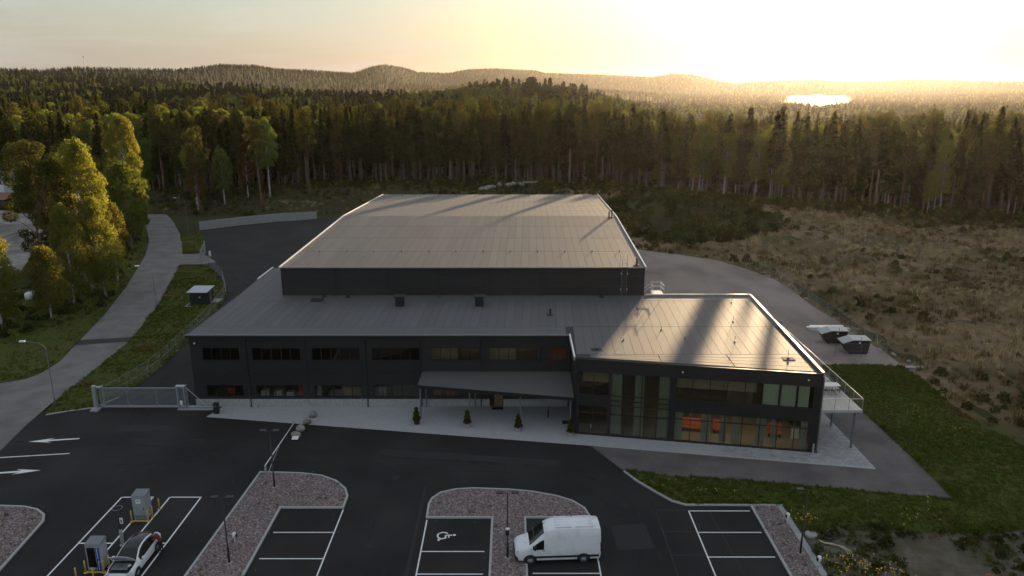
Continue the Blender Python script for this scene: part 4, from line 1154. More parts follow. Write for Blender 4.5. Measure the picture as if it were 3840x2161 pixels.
# ------------------------------------------------------------------ sliding gate and fences
def tb(pts, r, nm, mat, par, n=6): return MB().tube(pts, r, n).build(nm, mat, par)
g = thing('sliding_gate', 'galvanised sliding gate with thin bars between the verge and the building', 'gate', (-42.2, 71.3, 0))
MB().rbox(-.22, .14, -.5, -.14, 0, 2.62, .02).build('gate_post', M['steel'], g)
MB().rbox(.5, .66, .05, .21, 0, 2.5, .015).build('gate_post', M['steel'], g)
MB().rbox(-.1, .6, -.26, .1, 2.30, 2.42, .01).build('catch_bracket', M['steel'], g)
MB().rbox(-.45, .35, -.95, -.08, -.02, .22, .06).build('concrete_foot', M['concrete'], g)
leaf = MB().rbox(.25, 9.2, 0, .06, 2.18, 2.26, .01).rbox(.25, 11.7, -.03, .09, .12, .28, .01)
leaf.box(.25, .32, .005, .055, .28, 2.18).box(9.13, 9.2, .005, .055, .28, 2.18)
lf = leaf.build('gate_leaf', M['steel'], g)
MB().tube([(9.18, .03, 2.2), (11.0, .03, .3)], .035, 6).build('brace', M['steel'], g)
bar_me = MB().box(-.017, .017, -.012, .012, 0, 1.9).mesh('bar', M['steel'])
for k in range(80):
    inst('bar', bar_me, lf, (.40 + k * .109, .03, .28))
for x in (3.05, 6.0):
    tb([(x, -.02, .28), (x, -.02, 2.18)], .03, 'upright', M['steel'], lf)
    for s in (-1, 1):
        tb([(x, -.02, 1.78), (x + s * .42, -.02, 2.18)], .016, 'corner_stay', M['steel'], lf, 5)
        tb([(x, -.02, .68), (x + s * .42, -.02, .28)], .016, 'corner_stay', M['steel'], lf, 5)
for x in (8.25, 8.95):
    MB().rbox(x - .06, x + .06, -.24, -.1, 0, 2.42, .01).build('guide_post', M['steel'], g)
    MB().rbox(x - .06, x + .06, .16, .28, 0, 2.42, .01).build('guide_post', M['steel'], g)
MB().rbox(8.1, 9.1, -.2, .24, 2.42, 2.5, .01).build('guide_head', M['steel'], g)
MB().rbox(8.5, 8.75, -.38, -.2, .55, .95, .02).build('drive_box', M['white_pl'], g)
MB().rbox(8.2, 11.75, -.45, .3, -.02, .07, .01).build('concrete_strip', M['concrete'], g)

def wire_fence(name, label, pts, posts_every, h=1.9, foot=True):
    f = thing(name, label, 'fence', (pts[0][0], pts[0][1], 0))
    ox, oy = pts[0]
    P = []
    for (a, b) in zip(pts[:-1], pts[1:]):
        L = math.hypot(b[0] - a[0], b[1] - a[1]); k = max(1, round(L / posts_every))
        for i in range(k): P.append((a[0] + (b[0] - a[0]) * i / k - ox, a[1] + (b[1] - a[1]) * i / k - oy))
    P.append((pts[-1][0] - ox, pts[-1][1] - oy))
    pm = MB().tube([(0, 0, -.05), (0, 0, h)], .022, 6).mesh('post', M['steel_dk'], True)
    fm = MB().lathe([(.14, -.03), (.14, .04), (.1, .06)], 10).mesh('foot', M['concrete'])
    for p in P:
        q = inst('post', pm, f, (p[0], p[1], 0))
        if foot: inst('foot', fm, q)
    for z in (.1, h * .5, h - .03):
        MB().tube([(p[0], p[1], z) for p in P], .008, 4).build('wire', M['steel'], f)
    # woven mesh, as thin diagonal wires joined into one piece
    wv = MB()
    for a, b in zip(P[:-1], P[1:]):
        L = math.hypot(b[0] - a[0], b[1] - a[1]); k = max(2, int(L / .32))
        for i in range(k):
            t0, t1 = i / k, min(1, (i + 3) / k)
            A = (a[0] + (b[0] - a[0]) * t0, a[1] + (b[1] - a[1]) * t0); C = (a[0] + (b[0] - a[0]) * t1, a[1] + (b[1] - a[1]) * t1)
            wv.tube([(*A, .1), (*C, h - .05)], .003, 3, False); wv.tube([(*A, h - .05), (*C, .1)], .003, 3, False)
    tag(wv.build('wire_mesh', M['steel'], f), kind='stuff')
    return f
wire_fence('wire_fence', 'thin wire fence between the verge and the asphalt yard', [(-42.3, 72.2), (-41.3, 78), (-41.2, 83.2), (-41.8, 91.3), (-42.4, 99.5), (-43.8, 109.3), (-44.9, 114.4), (-49.0, 123.7), (-54.5, 132.6), (-56.6, 134.2)], 3.2)
wire_fence('wire_fence', 'thin wire fence along the brown gravel yard and field', [(36.0, 86.2), (39.0, 86.0), (42.1, 85.8), (45.2, 85.8), (45.9, 93.6), (45.4, 100.4), (44.9, 107.2), (44.9, 113.8), (44.5, 123.7), (41.9, 131.8)], 3.3)
yg = thing('yard_gate', 'narrow steel gate standing open at the yard driveway', 'gate', (-58.0, 137.5, 0))
for a, b in (((0, 0), (-2.2, 7.4)),):
    MB().tube([(*a, 2.1), (*b, 2.1)], .04, 6).tube([(*a, .2), (*b, .2)], .04, 6).build('gate_frame', M['steel'], yg)
    for k in range(26):
        t = k / 25; MB().tube([(b[0] * t, b[1] * t, .2), (b[0] * t, b[1] * t, 2.1)], .014, 4).build('bar', M['steel'], yg)
for q in ((0, 0), (-2.2, 7.4)): MB().rbox(q[0] - .1, q[0] + .1, q[1] - .1, q[1] + .1, 0, 2.4, .02).build('gate_post', M['steel'], yg)
MB().rbox(.25, .55, 3.0, 3.35, .3, 1.3, .03).build('drive_box', M['white_pl'], yg)

rw = thing('retaining_wall', 'long low concrete retaining wall at the far side of the yard', 'wall', (-60, 176.5, 0))
WP = [(-71.2, 169.6), (-64.4, 175.6), (-56.7, 181.0), (-48.0, 184.0)]
WW = []
for a, b in zip(WP[:-1], WP[1:]):
    for i in range(4): WW.append(((a[0] + (b[0] - a[0]) * i / 4, a[1] + (b[1] - a[1]) * i / 4), (a[0] + (b[0] - a[0]) * (i + 1) / 4, a[1] + (b[1] - a[1]) * (i + 1) / 4)))
for i, (a, b) in enumerate(WW):
    L = math.hypot(b[0] - a[0], b[1] - a[1]); an = math.atan2(b[1] - a[1], b[0] - a[0])
    Mx = Matrix.Translation((a[0], a[1], 0)) @ Matrix.Rotation(an, 4, 'Z')
    MB().rbox(.01, L - .01, -.15, .2, -.3, 1.75 + .01 * (i % 3), .03, Mx).build('wall_panel', M['concrete'], rw, world=True)

# ------------------------------------------------------------------ lamps
def park_lamp(x, y, label, heads, rz=0.0):
    t = thing('parking_lamp', label, 'lamp', (x, y, .07), rz, 'car park lamps')
    MB().tube([(0, 0, 0), (0, 0, 1.2), (0, 0, 1.22), (0, 0, 5.0)], [.075, .075, .055, .045], 10).build('post', M['black'], t, True)
    MB().lathe([(.24, -.05), (.24, .0), (.16, .03)], 14).build('base_ring', M['concrete'], t)
    for s in heads:
        a = MB().tube([(0, 0, 4.98), (s * .28, 0, 5.06)], .025, 6).build('arm', M['black'], t)
        MB().rbox(min(s * .26, s * .78), max(s * .26, s * .78), -.17, .17, 5.04, 5.12, .03).build('lamp_head', M['black'], t)
        MB().rbox(min(s * .32, s * .72), max(s * .32, s * .72), -.13, .13, 5.025, 5.038, .004).build('lens', M['lens'], t)
    return t
park_lamp(-19.48, 55.57, 'double-headed black lamp on the left gravel island by the barrier', (-1, 1))
park_lamp(-19.54, 45.45, 'double-headed black lamp on the left gravel island near the charging bays', (-1, 1))
lp = park_lamp(-.31, 46.04, 'double-headed black lamp on the T island beside the van', (-1, 1))
MB().rbox(-.13, .13, -.26, -.06, 1.85, 2.3, .06).build('charging_unit', M['black'], lp)
MB().rbox(-.14, .14, -.27, -.05, 2.3, 2.42, .05).build('unit_cap', M['white_pl'], lp)
park_lamp(20.31, 46.5, 'single-headed black lamp on the gravel strip by the lawn', (-1,))
def street_lamp(x, y, h, arm, label):
    t = thing('street_lamp', label, 'lamp', (x, y, 0), 0, 'street lamps along the road')
    MB().tube([(0, 0, -.1), (0, 0, 1.2), (0, 0, 1.25), (0, 0, h - .7), (-.25, 0, h - .25), (-.8, 0, h), (arm, 0, h + .12)], [.075, .075, .05, .038, .035, .03, .025], 8).build('post', M['steel_dk'], t, True)
    MB().rbox(arm - .55, arm + .05, -.14, .14, h + .06, h + .2, .05).build('lamp_head', M['white_pl'], t)
    return t
street_lamp(-46.8, 71.6, 7.0, -2.0, 'tall grey street lamp on the verge by the sliding gate')
street_lamp(-52.3, 106.6, 6.4, -1.9, 'tall grey street lamp beside the road near the shed')
street_lamp(-72.5, 166.5, 7.6, -1.9, 'tall grey street lamp beside the yard wall')
street_lamp(-60.5, 100.0, 6.6, 1.6, 'slim street lamp on the wooded side of the road') if False else None

# ------------------------------------------------------------------ charging bay
def cabinet(x, y, label, screen):
    t = thing('charging_cabinet', label, 'charger', (x, y, 0), 0, 'charging cabinets')
    MB().rbox(-.5, .5, -.42, .46, .1, 2.05, .025).build('cabinet', M['charger'], t)
    MB().rbox(-.48, .48, -.40, .44, .0, .1, .01).build('plinth', M['black'], t)
    MB().add([(-.54, -.46, 2.05), (.54, -.46, 2.05), (.54, .5, 2.05), (-.54, .5, 2.05), (-.5, -.42, 2.12), (.5, -.42, 2.12), (.5, .46, 2.22), (-.5, .46, 2.22)], [(4, 5, 6, 7), (0, 1, 5, 4), (1, 2, 6, 5), (2, 3, 7, 6), (3, 0, 4, 7), (3, 2, 1, 0)]).build('cabinet_roof', M['grey_pl'], t)
    if screen:
        MB().rbox(-.40, .14, -.435, -.421, .35, 1.85, .004).build('screen_panel', M['screen'], t)
        MB().rbox(.17, .44, -.435, -.421, .12, 1.85, .004).build('blue_panel', M['blue'], t)
        MB().rbox(.27, .31, -.442, -.4355, .14, 1.84, .002).build('light_strip', M['white_pl'], t)
        MB().rbox(.17, .44, -.442, -.4355, .75, .78, .002).build('light_strip', M['white_pl'], t)
        MB().tube([(.3, -.44, 1.0), (.3, -.62, .8), (.2, -.6, .35), (.05, -.5, .2)], .025, 6).build('charging_cable', M['rubber'], t, True)
    else:
        MB().rbox(-.22, .14, -.432, -.421, 1.45, 1.82, .003).build('sticker', M['white_pl'], t)
        MB().add([(-.13, -.4335, 1.60), (.06, -.4335, 1.66), (.0, -.4335, 1.74), (-.02, -.4335, 1.66), (-.1, -.4335, 1.69)], [(0, 1, 2, 3, 4)]).build('sticker_mark', M['black'], t)
        MB().rbox(.3, .36, -.45, -.42, .95, 1.12, .01).build('door_lock', M['black'], t)
        MB().rbox(-.46, .46, -.43, -.421, .18, .5, .003).build('vent_grille', M['grey_pl'], t)
        MB().rbox(.505, .515, -.3, .3, .3, 1.9, .003).build('side_panel', M['charger'], t)
    return t
cabinet(-28.15, 51.15, 'silver charging cabinet with a white sticker, farther from the camera', False)
cabinet(-28.28, 44.95, 'charging cabinet with dark screen and blue panel beside the white car', True)
bol = [(-28.78, 50.62, 'yellow post at the left front corner of the far charging cabinet'), (-27.56, 50.66, 'yellow post at the right front corner of the far charging cabinet'), (-27.5, 51.25, 'yellow post right beside the far charging cabinet'), (-27.48, 52.35, 'lone yellow post behind the far charging cabinet'),
       (-28.9, 44.42, 'yellow post at the left front corner of the near charging cabinet'), (-27.68, 44.46, 'yellow post at the right front corner of the near charging cabinet'), (-27.62, 45.05, 'yellow post between the near charging cabinet and the car'), (-29.1, 43.66, 'yellow post at the bottom edge left of the near cabinet'), (-27.95, 43.66, 'yellow post at the bottom edge in front of the near cabinet')]
pm = MB().tube([(0, 0, 0), (0, 0, .9), (0, 0, .95)], [.055, .055, .03], 10).mesh('post', M['yellow'], True)
fm = MB().lathe([(.14, 0), (.14, .02), (.06, .03)], 12).mesh('foot_plate', M['yellow'])
for x, y, lab in bol:
    t = thing('yellow_bollard', lab, 'bollard', (x, y, 0), 0, 'yellow posts round the charging cabinets')
    inst('post', pm, t); inst('foot_plate', fm, t)
for (x, y) in ((-28.15, 50.62), (-28.28, 44.42)):
    tag(MB().rbox(x - .58, x + .58, y - .05, y + .05, .01, .09, .01).build('wheel_stop', M['yellow']), 'yellow steel bar on the ground before the %s charging cabinet' % ('far' if y > 50 else 'near'), 'wheel stop')
t = thing('ring_sign_post', 'slim sign post with a ring top standing in a pale bollard', 'sign', (-27.98, 47.6, 0))
MB().lathe([(.2, 0), (.2, .04), (.12, .06), (.115, 1.2), (.1, 1.24)], 14).build('base_column', M['charger'], t, True, 40)
MB().tube([(0, 0, 1.2), (0, 0, 3.0)], .03, 8).build('post', M['black'], t, True)
MB().rbox(.04, .26, -.02, .02, 1.75, 2.2, .005).build('sign_plate', M['white_pl'], t)
MB().rbox(.11, .20, -.026, -.0205, 1.85, 2.08, .002).build('sign_mark', M['black'], t)
MB().tube([(.33 * math.cos(a), .33 * math.sin(a), 3.0) for a in np.linspace(0, 2 * math.pi, 25)], .022, 6, False).build('ring', M['grey_pl'], t, True)
MB().tube([(-.33, 0, 3.0), (.33, 0, 3.0)], .012, 5).build('ring_spoke', M['black'], t)

def charging_post(x, y, rz, label):
    t = thing('charging_post', label, 'charging post', (x, y, .06), rz, 'small charging posts')
    MB().tube([(0, 0, 0), (0, 0, 1.0)], .04, 8).build('post', M['steel'], t, True)
    MB().lathe([(.03, .98), (.10, 1.02), (.15, 1.14), (.155, 1.28), (.12, 1.40), (.05, 1.45)], 14).build('head', M['white_pl'], t, True, 60)
    MB().rbox(-.11, .11, -.175, -.12, 1.08, 1.34, .03).build('socket', M['black'], t)
charging_post(-19.6, 46.9, 1.4, 'small white-headed charging post on the left gravel island')
charging_post(20.35, 49.4, -1.3, 'white-headed charging post by the slabs behind the right bays')
charging_post(20.6, 44.15, -1.3, 'white-headed charging post at the bottom of the right gravel strip')

# ------------------------------------------------------------------ barrier, boulders, bin
t = thing('road_barrier', 'low boom barrier from the gravel island towards the boulders', 'barrier', (-20.82, 57.6, 0))
MB().rbox(-.07, .07, -.07, .07, 0, .95, .01).build('post', M['steel'], t)
MB().rbox(-.075, .075, -.075, .075, .55, .72, .005).build('reflector', M['yellow'], t)
MB().tube([(0, 0, .95), (.12, 8.3, .95)], .045, 8).build('boom', M['white_pl'], t, True)
for k in range(0): MB().tube([(.02 + .022 * k, 1.2 + k * 1.5, .95), (.03 + .022 * k, 1.8 + k * 1.5, .95)], .0475, 8).build('red_band', M['red'], t, True)
MB().tube([(.1, 0, .05), (.06, 3.9, .9)], .03, 6).build('strut', M['steel'], t, True)
MB().rbox(.06, .18, 8.2, 8.36, .85, 1.05, .02).build('end_cap', M['grey_pl'], t)

def boulder_mesh(seed, sx, sy, sz, sub=3):
    bm = bmesh.new(); bmesh.ops.create_icosphere(bm, subdivisions=sub, radius=1)
    rr = np.random.default_rng(seed); w = [(rr.normal(size=3), rr.uniform(0, 6.28)) for _ in range(7)]
    for v in bm.verts:
        d = sum(math.sin(float(a.dot(Vector((0, 0, 0))) if False else (a @ np.array(v.co)) * 1.7 + p)) for a, p in w) * .055
        v.co *= 1 + d
        v.co.x *= sx; v.co.y *= sy; v.co.z *= sz
        if v.co.z < -.55 * sz: v.co.z = -.55 * sz
        v.co.z += .5 * sz
    me = bpy.data.meshes.new('boulder'); bm.to_mesh(me); bm.free(); me.shade_smooth(); me.materials.append(M['rock'])
    return me
for i, (x, y, s, lab) in enumerate(((-19.75, 69.2, (.42, .38, .42), 'brown boulder highest on the slab pavement'), (-20.0, 67.65, (.40, .36, .34), 'brown boulder second from the wall on the slab pavement'), (-20.3, 66.35, (.46, .38, .34), 'grey boulder at the pavement edge beside the barrier end'), (-20.25, 64.95, (.44, .36, .35), 'pale boulder standing on the asphalt behind the white plate'))):
    o = inst('boulder', boulder_mesh(30 + i, *s), None, (x, y, .05 if y > 66.4 else 0), (0, 0, i * 1.1))
    tag(o, lab, 'boulder', 'boulders closing the pavement')
t = thing('notice_plate', 'small white plate on a stake before the pale boulder', 'sign', (-20.2, 64.25, 0))
MB().add([(-.3, -.18, .12), (.3, -.18, .12), (.36, .12, .34), (-.24, .12, .34), (-.3, -.16, .1), (.3, -.16, .1), (.36, .14, .32), (-.24, .14, .32)], [(0, 1, 2, 3), (7, 6, 5, 4), (0, 4, 5, 1), (1, 5, 6, 2), (2, 6, 7, 3), (3, 7, 4, 0)]).build('plate', M['white_pl'], t)
MB().tube([(.05, .1, 0), (.05, .1, .55)], .02, 5).build('stake', M['steel'], t)
t = thing('litter_bin', 'black litter bin on the left tip of the pavement', 'bin', (-29.66, 70.0, .06))
MB().rbox(-.24, .24, -.24, .24, .05, 1.02, .05).build('body', M['black'], t, True, 30)
MB().rbox(-.26, .26, -.26, .26, 1.03, 1.1, .03).build('lid', M['black'], t)
MB().rbox(-.12, .12, -.255, -.241, .78, .9, .005).build('slot', M['steel_dk'], t)
MB().rbox(-.2, .2, -.2, .2, 0, .05, .01).build('foot', M['black'], t)
t = thing('wall_hydrant', 'small pale fitting at the foot of the facade wall', 'fitting', (-26.2, 71.3, .05))
MB().rbox(-.3, .3, -.18, .18, 0, .06, .01).build('base', M['concrete'], t); MB().rbox(-.16, .16, -.08, .1, .06, .34, .03).build('box', M['charger'], t)

# ------------------------------------------------------------------ topiary, mats and small things by the entrance
def cone_shrub(seed):
    rr = np.random.default_rng(seed); n_ = 1500
    h = rr.uniform(0, 1, n_) ** 1.3; a = rr.uniform(0, 6.28, n_)
    r_ = (.31 * (1 - h) ** .75 + .05 + .05 * np.sin(h * 17 + seed)) * rr.uniform(.55, 1.08, n_)
    V, F = cards(np.stack([r_ * np.cos(a), r_ * np.sin(a), .42 + h * 1.35], 1), .10, rr)
    return np_mesh('foliage', V, F, M['topiary'])
for i, (x, y, lab) in enumerate(((-9.28, 67.55, 'clipped conical shrub in a dark pot at the left end of the canopy'), (-4.32, 66.95, 'clipped conical shrub in a pale pot, second from the left under the canopy'), (.6, 66.1, 'clipped conical shrub in a pale pot, third from the left under the canopy'), (5.5, 65.0, 'clipped conical shrub beside the corner of the glass wing'))):
    t = thing('potted_shrub', lab, 'plant', (x, y, .06), i, 'potted shrubs at the entrance')
    MB().lathe([(.18, 0), (.27, .04), (.31, .42), (.33, .44), (.33, .48), (.27, .48), (.26, .42)], 16).build('pot', M['terracotta'] if i else M['black'], t, True, 40)
    MB().lathe([(.25, .40), (.2, .44)], 12).build('soil', M['joint'], t)
    MB().tube([(0, 0, .4), (0, 0, 1.5)], [.035, .015], 6).build('stem', M['bark'], t)
    inst('foliage', cone_shrub(200 + i), t)
t = thing('bollard_light', 'black bollard lamp under the entrance canopy', 'lamp', (3.59, 69.04, .06))
MB().tube([(0, 0, 0), (0, 0, .85)], .07, 12).build('post', M['black'], t, True); MB().tube([(0, 0, .85), (0, 0, .93)], .066, 12).build('lens', M['lens'], t, True); MB().tube([(0, 0, .93), (0, 0, 1.0)], .075, 12).build('cap', M['black'], t, True)
tag(MB().rbox(4.9, 5.85, 67.5, 68.25, .064, .085, .008).build('door_mat', M['rubber']), 'black door mat beside the glass entrance corner', 'mat')
tag(MB().rbox(-2.05, -.9, 70.85, 71.5, .064, .085, .008).build('door_mat', M['rubber']), 'black door mat in front of the orange door', 'mat')

# ------------------------------------------------------------------ shed, skips and yard things
t = thing('utility_shed', 'small dark utility shed with a flat grey roof on the verge', 'shed', (-46.7, 109.4, 0))
MB().rbox(-1.3, 1.3, -1.25, 1.25, .0, 2.1, .02).build('wall', M['clad'], t)
MB().add([(-1.55, -1.55, 2.1), (1.5, -1.55, 2.1), (1.5, 1.5, 2.35), (-1.55, 1.5, 2.35), (-1.55, -1.55, 2.2), (1.5, -1.55, 2.2), (1.5, 1.5, 2.45), (-1.55, 1.5, 2.45)], [(3, 2, 1, 0), (4, 5, 6, 7), (0, 1, 5, 4), (1, 2, 6, 5), (2, 3, 7, 6), (3, 0, 4, 7)]).build('roof', M['steel'], t)
for k in range(6): MB().box(-1.28 + k * .43, -1.26 + k * .43 + .385, -1.275, -1.252, .1, 2.05).build('board', M['clad'], t)
MB().rbox(.1, .34, -1.29, -1.276, 1.3, 1.45, .004).build('sign_plate', M['white_pl'], t)
MB().rbox(1.302, 1.34, -.4, .5, .1, 1.95, .01).build('door', M['steel_dk'], t)
tag(MB().rbox(-48.6, -44.4, 107.2, 111.6, -.02, .2, .02).build('shed_slab', M['concrete']), 'concrete base slab under the utility shed', 'slab')

def skip(x, y, label):
    t = thing('waste_skip', label, 'skip', (x, y, .03), -.05, 'waste skips in the gravel yard')
    prof = [(.85, .15), (3.1, .15), (3.25, 1.75), (1.25, 1.75), (.05, 1.35)]
    V = [(a, b, z) for b in (0, 1.9) for a, z in prof]
    MB().add(V, [(0, 1, 2, 3, 4), (9, 8, 7, 6, 5), (0, 5, 6, 1), (1, 6, 7, 2), (2, 7, 8, 3), (3, 8, 9, 4), (4, 9, 5, 0)]).build('body', M['clad'], t)
    MB().add([(1.2, -.06, 1.77), (3.35, -.06, 1.77), (3.35, 1.96, 1.77), (1.2, 1.96, 1.77), (1.2, -.06, 1.84), (3.35, -.06, 1.84), (3.35, 1.96, 1.84), (1.2, 1.96, 1.84)], [(3, 2, 1, 0), (4, 5, 6, 7), (0, 1, 5, 4), (1, 2, 6, 5), (2, 3, 7, 6), (3, 0, 4, 7)]).build('lid', M['charger'], t)
    for k in range(5):
        y0 = -.05 + k * .4
        MB().add([(-.05, y0, 1.36), (1.18, y0, 1.78), (1.18, y0 + .34, 1.78), (-.05, y0 + .34, 1.36), (-.05, y0 + .05, 1.43), (1.18, y0 + .05, 1.85), (1.18, y0 + .29, 1.85), (-.05, y0 + .29, 1.43)], [(4, 5, 6, 7), (0, 1, 5, 4), (2, 3, 7, 6), (3, 0, 4, 7), (1, 2, 6, 5)]).build('lid_flap', M['charger'], t)
    for a in (1.0, 2.9):
        for b in (.15, 1.7): MB().rbox(a - .08, a + .08, b - .06, b + .06, 0, .16, .02).build('wheel', M['rubber'], t)
    MB().rbox(1.9, 2.1, -.012, -.002, 1.35, 1.6, .002).build('sticker', M['white_pl'], t)
    MB().rbox(1.75, 2.25, -.012, -.002, .88, .96, .002).build('sticker', M['red'], t)
    for a in (1.2, 2.2, 3.0): MB().rbox(a - .04, a + .04, -.05, -.002, .2, 1.7, .01).build('rib', M['clad'], t)
    MB().tube([(2.25, .3, 1.84), (2.25, .3, 2.1)], .03, 6).build('lid_handle', M['black'], t)
skip(40.45, 87.3, 'dark waste skip with pale lid, nearer to the lawn')
skip(39.25, 90.9, 'dark waste skip with pale lid, behind the nearer one')
t = thing('beam_stack', 'stack of long pale beams lying behind the skips', 'beam stack', (39.9, 96.4, .03))
for k, (a, b, y0, z0) in enumerate(((0, 4.4, 0, 0), (0, 4.4, .5, 0), (.1, 4.3, 1.0, 0), (.0, 4.6, .2, .22), (.4, 4.9, .75, .22))):
    MB().rbox(a, b, y0, y0 + .4, z0, z0 + .2, .02).build('beam', M['flash'], t)
MB().rbox(3.2, 5.2, -.7, .0, .0, .5, .04).build('panel', M['charger'], t)
tag(MB().rbox(45.85, 48.1, 82.45, 83.1, -.1, .14, .02).build('culvert_slab', M['concrete']), 'pale concrete slab bridging the ditch by the lawn', 'slab')
tag(MB().lathe([(.42, -.02), (.42, .16), (.36, .2)], 18, (21.95, 48.8, 0)).build('manhole_cover', M['concrete'], None, True, 40), 'round concrete manhole lid behind the slab edging', 'manhole')
tag(MB().lathe([(.4, -.02), (.4, .07), (.34, .09)], 18, (32.2, 43.9, 0)).build('manhole_cover', pmat('rust', (.16, .06, .03), (.24, .10, .05), rough=.9, scale=6), None, True, 40), 'rusty round manhole lid on the bare ground', 'manhole')
hose = []
hose_m = pmat('pale_yellow_hose', (.40, .37, .19), (.50, .46, .25), rough=.6, coords='obj')
hz0 = MB()
for k in range(3):
    o_ = .10 * k
    q_ = [(22.2 + o_ * .3, 48.1 - o_, .12), (22.5, 47.7 - o_ * .6, .16), (23.0, 47.52 - o_ * .5, .17), (23.4 + o_, 47.2, .16), (23.66 + o_ * 1.5, 46.75, .14), (23.62 + o_ * 1.6, 46.3, .12), (23.4 + o_ * 1.2, 46.0 - o_, .08)]
    P_ = []
    for i in range(len(q_) - 1):
        for t_ in (0, .33, .66):
            P_.append(tuple(q_[i][c] + (q_[i + 1][c] - q_[i][c]) * t_ for c in range(3)))
    hz0.tube(P_ + [q_[-1]], .03, 6)
tag(hz0.build('garden_hose', hose_m, None, True), 'pale yellow hose looped on the ground beside the slab edging', 'hose')
hs2 = [(22.95 + (.35 + .04 * math.sin(k)) * math.cos(k * .55), 48.2 + (.3 + .05 * math.cos(k * 1.3)) * math.sin(k * .55), .12 + .004 * k) for k in range(50)]
tag(MB().tube(hs2, .028, 6).build('garden_hose', M['rubber'], None, True), 'tangled black hose beside the pale yellow hose', 'hose')

# bulk bag and house across the road
t = thing('bulk_bag', 'white bulk bag standing on the gravel lot between the trees', 'bag', (-73.9, 111.5, .06))
MB().rbox(-.62, .62, -.6, .6, 0, 1.15, .2).build('bag', M['white_pl'], t, True, 60)
for sx in (-.4, .4):
    for sy in (-.4, .4): MB().tube([(sx, sy, 1.1), (sx * .7, sy * .7, 1.5), (sx * .25, sy * .25, 1.4)], .03, 5).build('loop', M['grey_pl'], t)
t = thing('white_house', 'white house with a pale metal roof beyond the gravel lot', 'house', (-152, 216, 0))
MB().box(-10, 10, -5, 5, 0, 6.2).build('wall', M['white_pl'], t)
rf = MB().add([(-10.4, -5.5, 6.1), (10.4, -5.5, 6.1), (10.4, 0, 9.6), (-10.4, 0, 9.6), (-10.4, 5.5, 6.1), (10.4, 5.5, 6.1)], [(0, 1, 2, 3), (3, 2, 5, 4), (0, 3, 4), (1, 5, 2)]).build('roof', M['steel'], t)
MB().box(-10.02, 10.02, -5.05, -5.0, .6, 1.5).build('blue_band', M['blue'], t)
for k in range(6):
    w = MB().box(-8.8 + k * 3.1, -7.3 + k * 3.1, -5.06, -5.0, 3.6, 5.0).build('window', M['white'], t)
    MB().box(-8.7 + k * 3.1, -7.4 + k * 3.1, -5.08, -5.061, 3.7, 4.9).build('pane', M['screen'], w)
t = thing('low_annexe', 'low tiled outbuilding in front of the white house', 'house', (-141, 203, 0))
MB().box(-9, 6, -3, 3, 0, 2.4).build('wall', M['clad'], t)
MB().add([(-9.4, -3.4, 2.35), (6.4, -3.4, 2.35), (6.4, 3.4, 3.4), (-9.4, 3.4, 3.4)], [(0, 1, 2, 3)]).build('roof', pmat('red_tile', (.20, .09, .06), (.28, .13, .09), rough=.8, scale=3), t)

# ------------------------------------------------------------------ rocks, stumps and stones
for i in range(26):
    a = rng.uniform(0, 1); x = -10.5 + 15 * a + rng.normal() * .6; y = 231 + 11 * a + rng.normal() * 1.2
    s = rng.uniform(.45, 1.35)
    o = inst('rock', boulder_mesh(300 + i, s, s * rng.uniform(.6, .9), s * rng.uniform(.5, .8), 2), None, (x, y, float(field_z(x, y)) + (.5 if i % 4 == 0 else 0)), (0, 0, rng.uniform(0, 6.28)))
    tag(o, 'pale rock in the rubble heap behind the hall', 'rock', 'rocks of the rubble heap')
t = thing('pallet_stack', 'flat stack of weathered boards right of the rubble heap', 'board stack', (6.0, 246.0, float(field_z(6, 246))))
for k in range(5): MB().rbox(-2.6 + .2 * (k % 2), 2.4 + .2 * (k % 2), -.7, .7, k * .28, k * .28 + .2, .02).build('board', M['charger'] if k == 4 else M['bark'], t)
for x, y, h, lab in ((72.8, 152.0, 2.6, 'tall weathered stump, farthest left in the dry grass field'), (72.4, 138.6, 2.4, 'tall weathered stump, middle one of three in the dry grass field'), (75.6, 137.0, 2.5, 'tall weathered stump, nearest right of three in the field')):
    rr = np.random.default_rng(int(x * 10))
    t = thing('tree_stump', lab, 'stump', (x, y, float(field_z(x, y)) - .1), 0, 'tall stumps in the field')
    MB().tube([(0, 0, 0), (.03, 0, .3), (.05, .02, h * .6), (.08, .0, h)], [.42, .3, .26, .24], 9).build('trunk', M['bark'], t, True)
    MB().tube([(.08, 0, h - .1), (.16, .05, h + .22)], [.12, .02], 5).build('splinter', M['bark'], t)
for i in range(46):
    y = rng.uniform(80, 190); x = np.interp(y, XB_Y, XB_X) + rng.uniform(.3, 1) ** 2 * 70 if i > 14 else np.interp(y, XB_Y, XB_X) + rng.uniform(-.2, 1.5)
    if y > 158 and x < 20: x += 30
    s = rng.uniform(.2, .5)
    o = inst('stone', boulder_mesh(400 + i % 8, s, s * .75, s * .6, 2), None, (x, y, float(field_z(x, y)) - .02), (0, 0, rng.uniform(0, 6.28)))
    tag(o, 'pale stone lying in the dry grass field' if i > 14 else 'pale stone at the edge of the gravel yard', 'stone', 'stones in the field' if i > 14 else 'stones along the gravel yard')

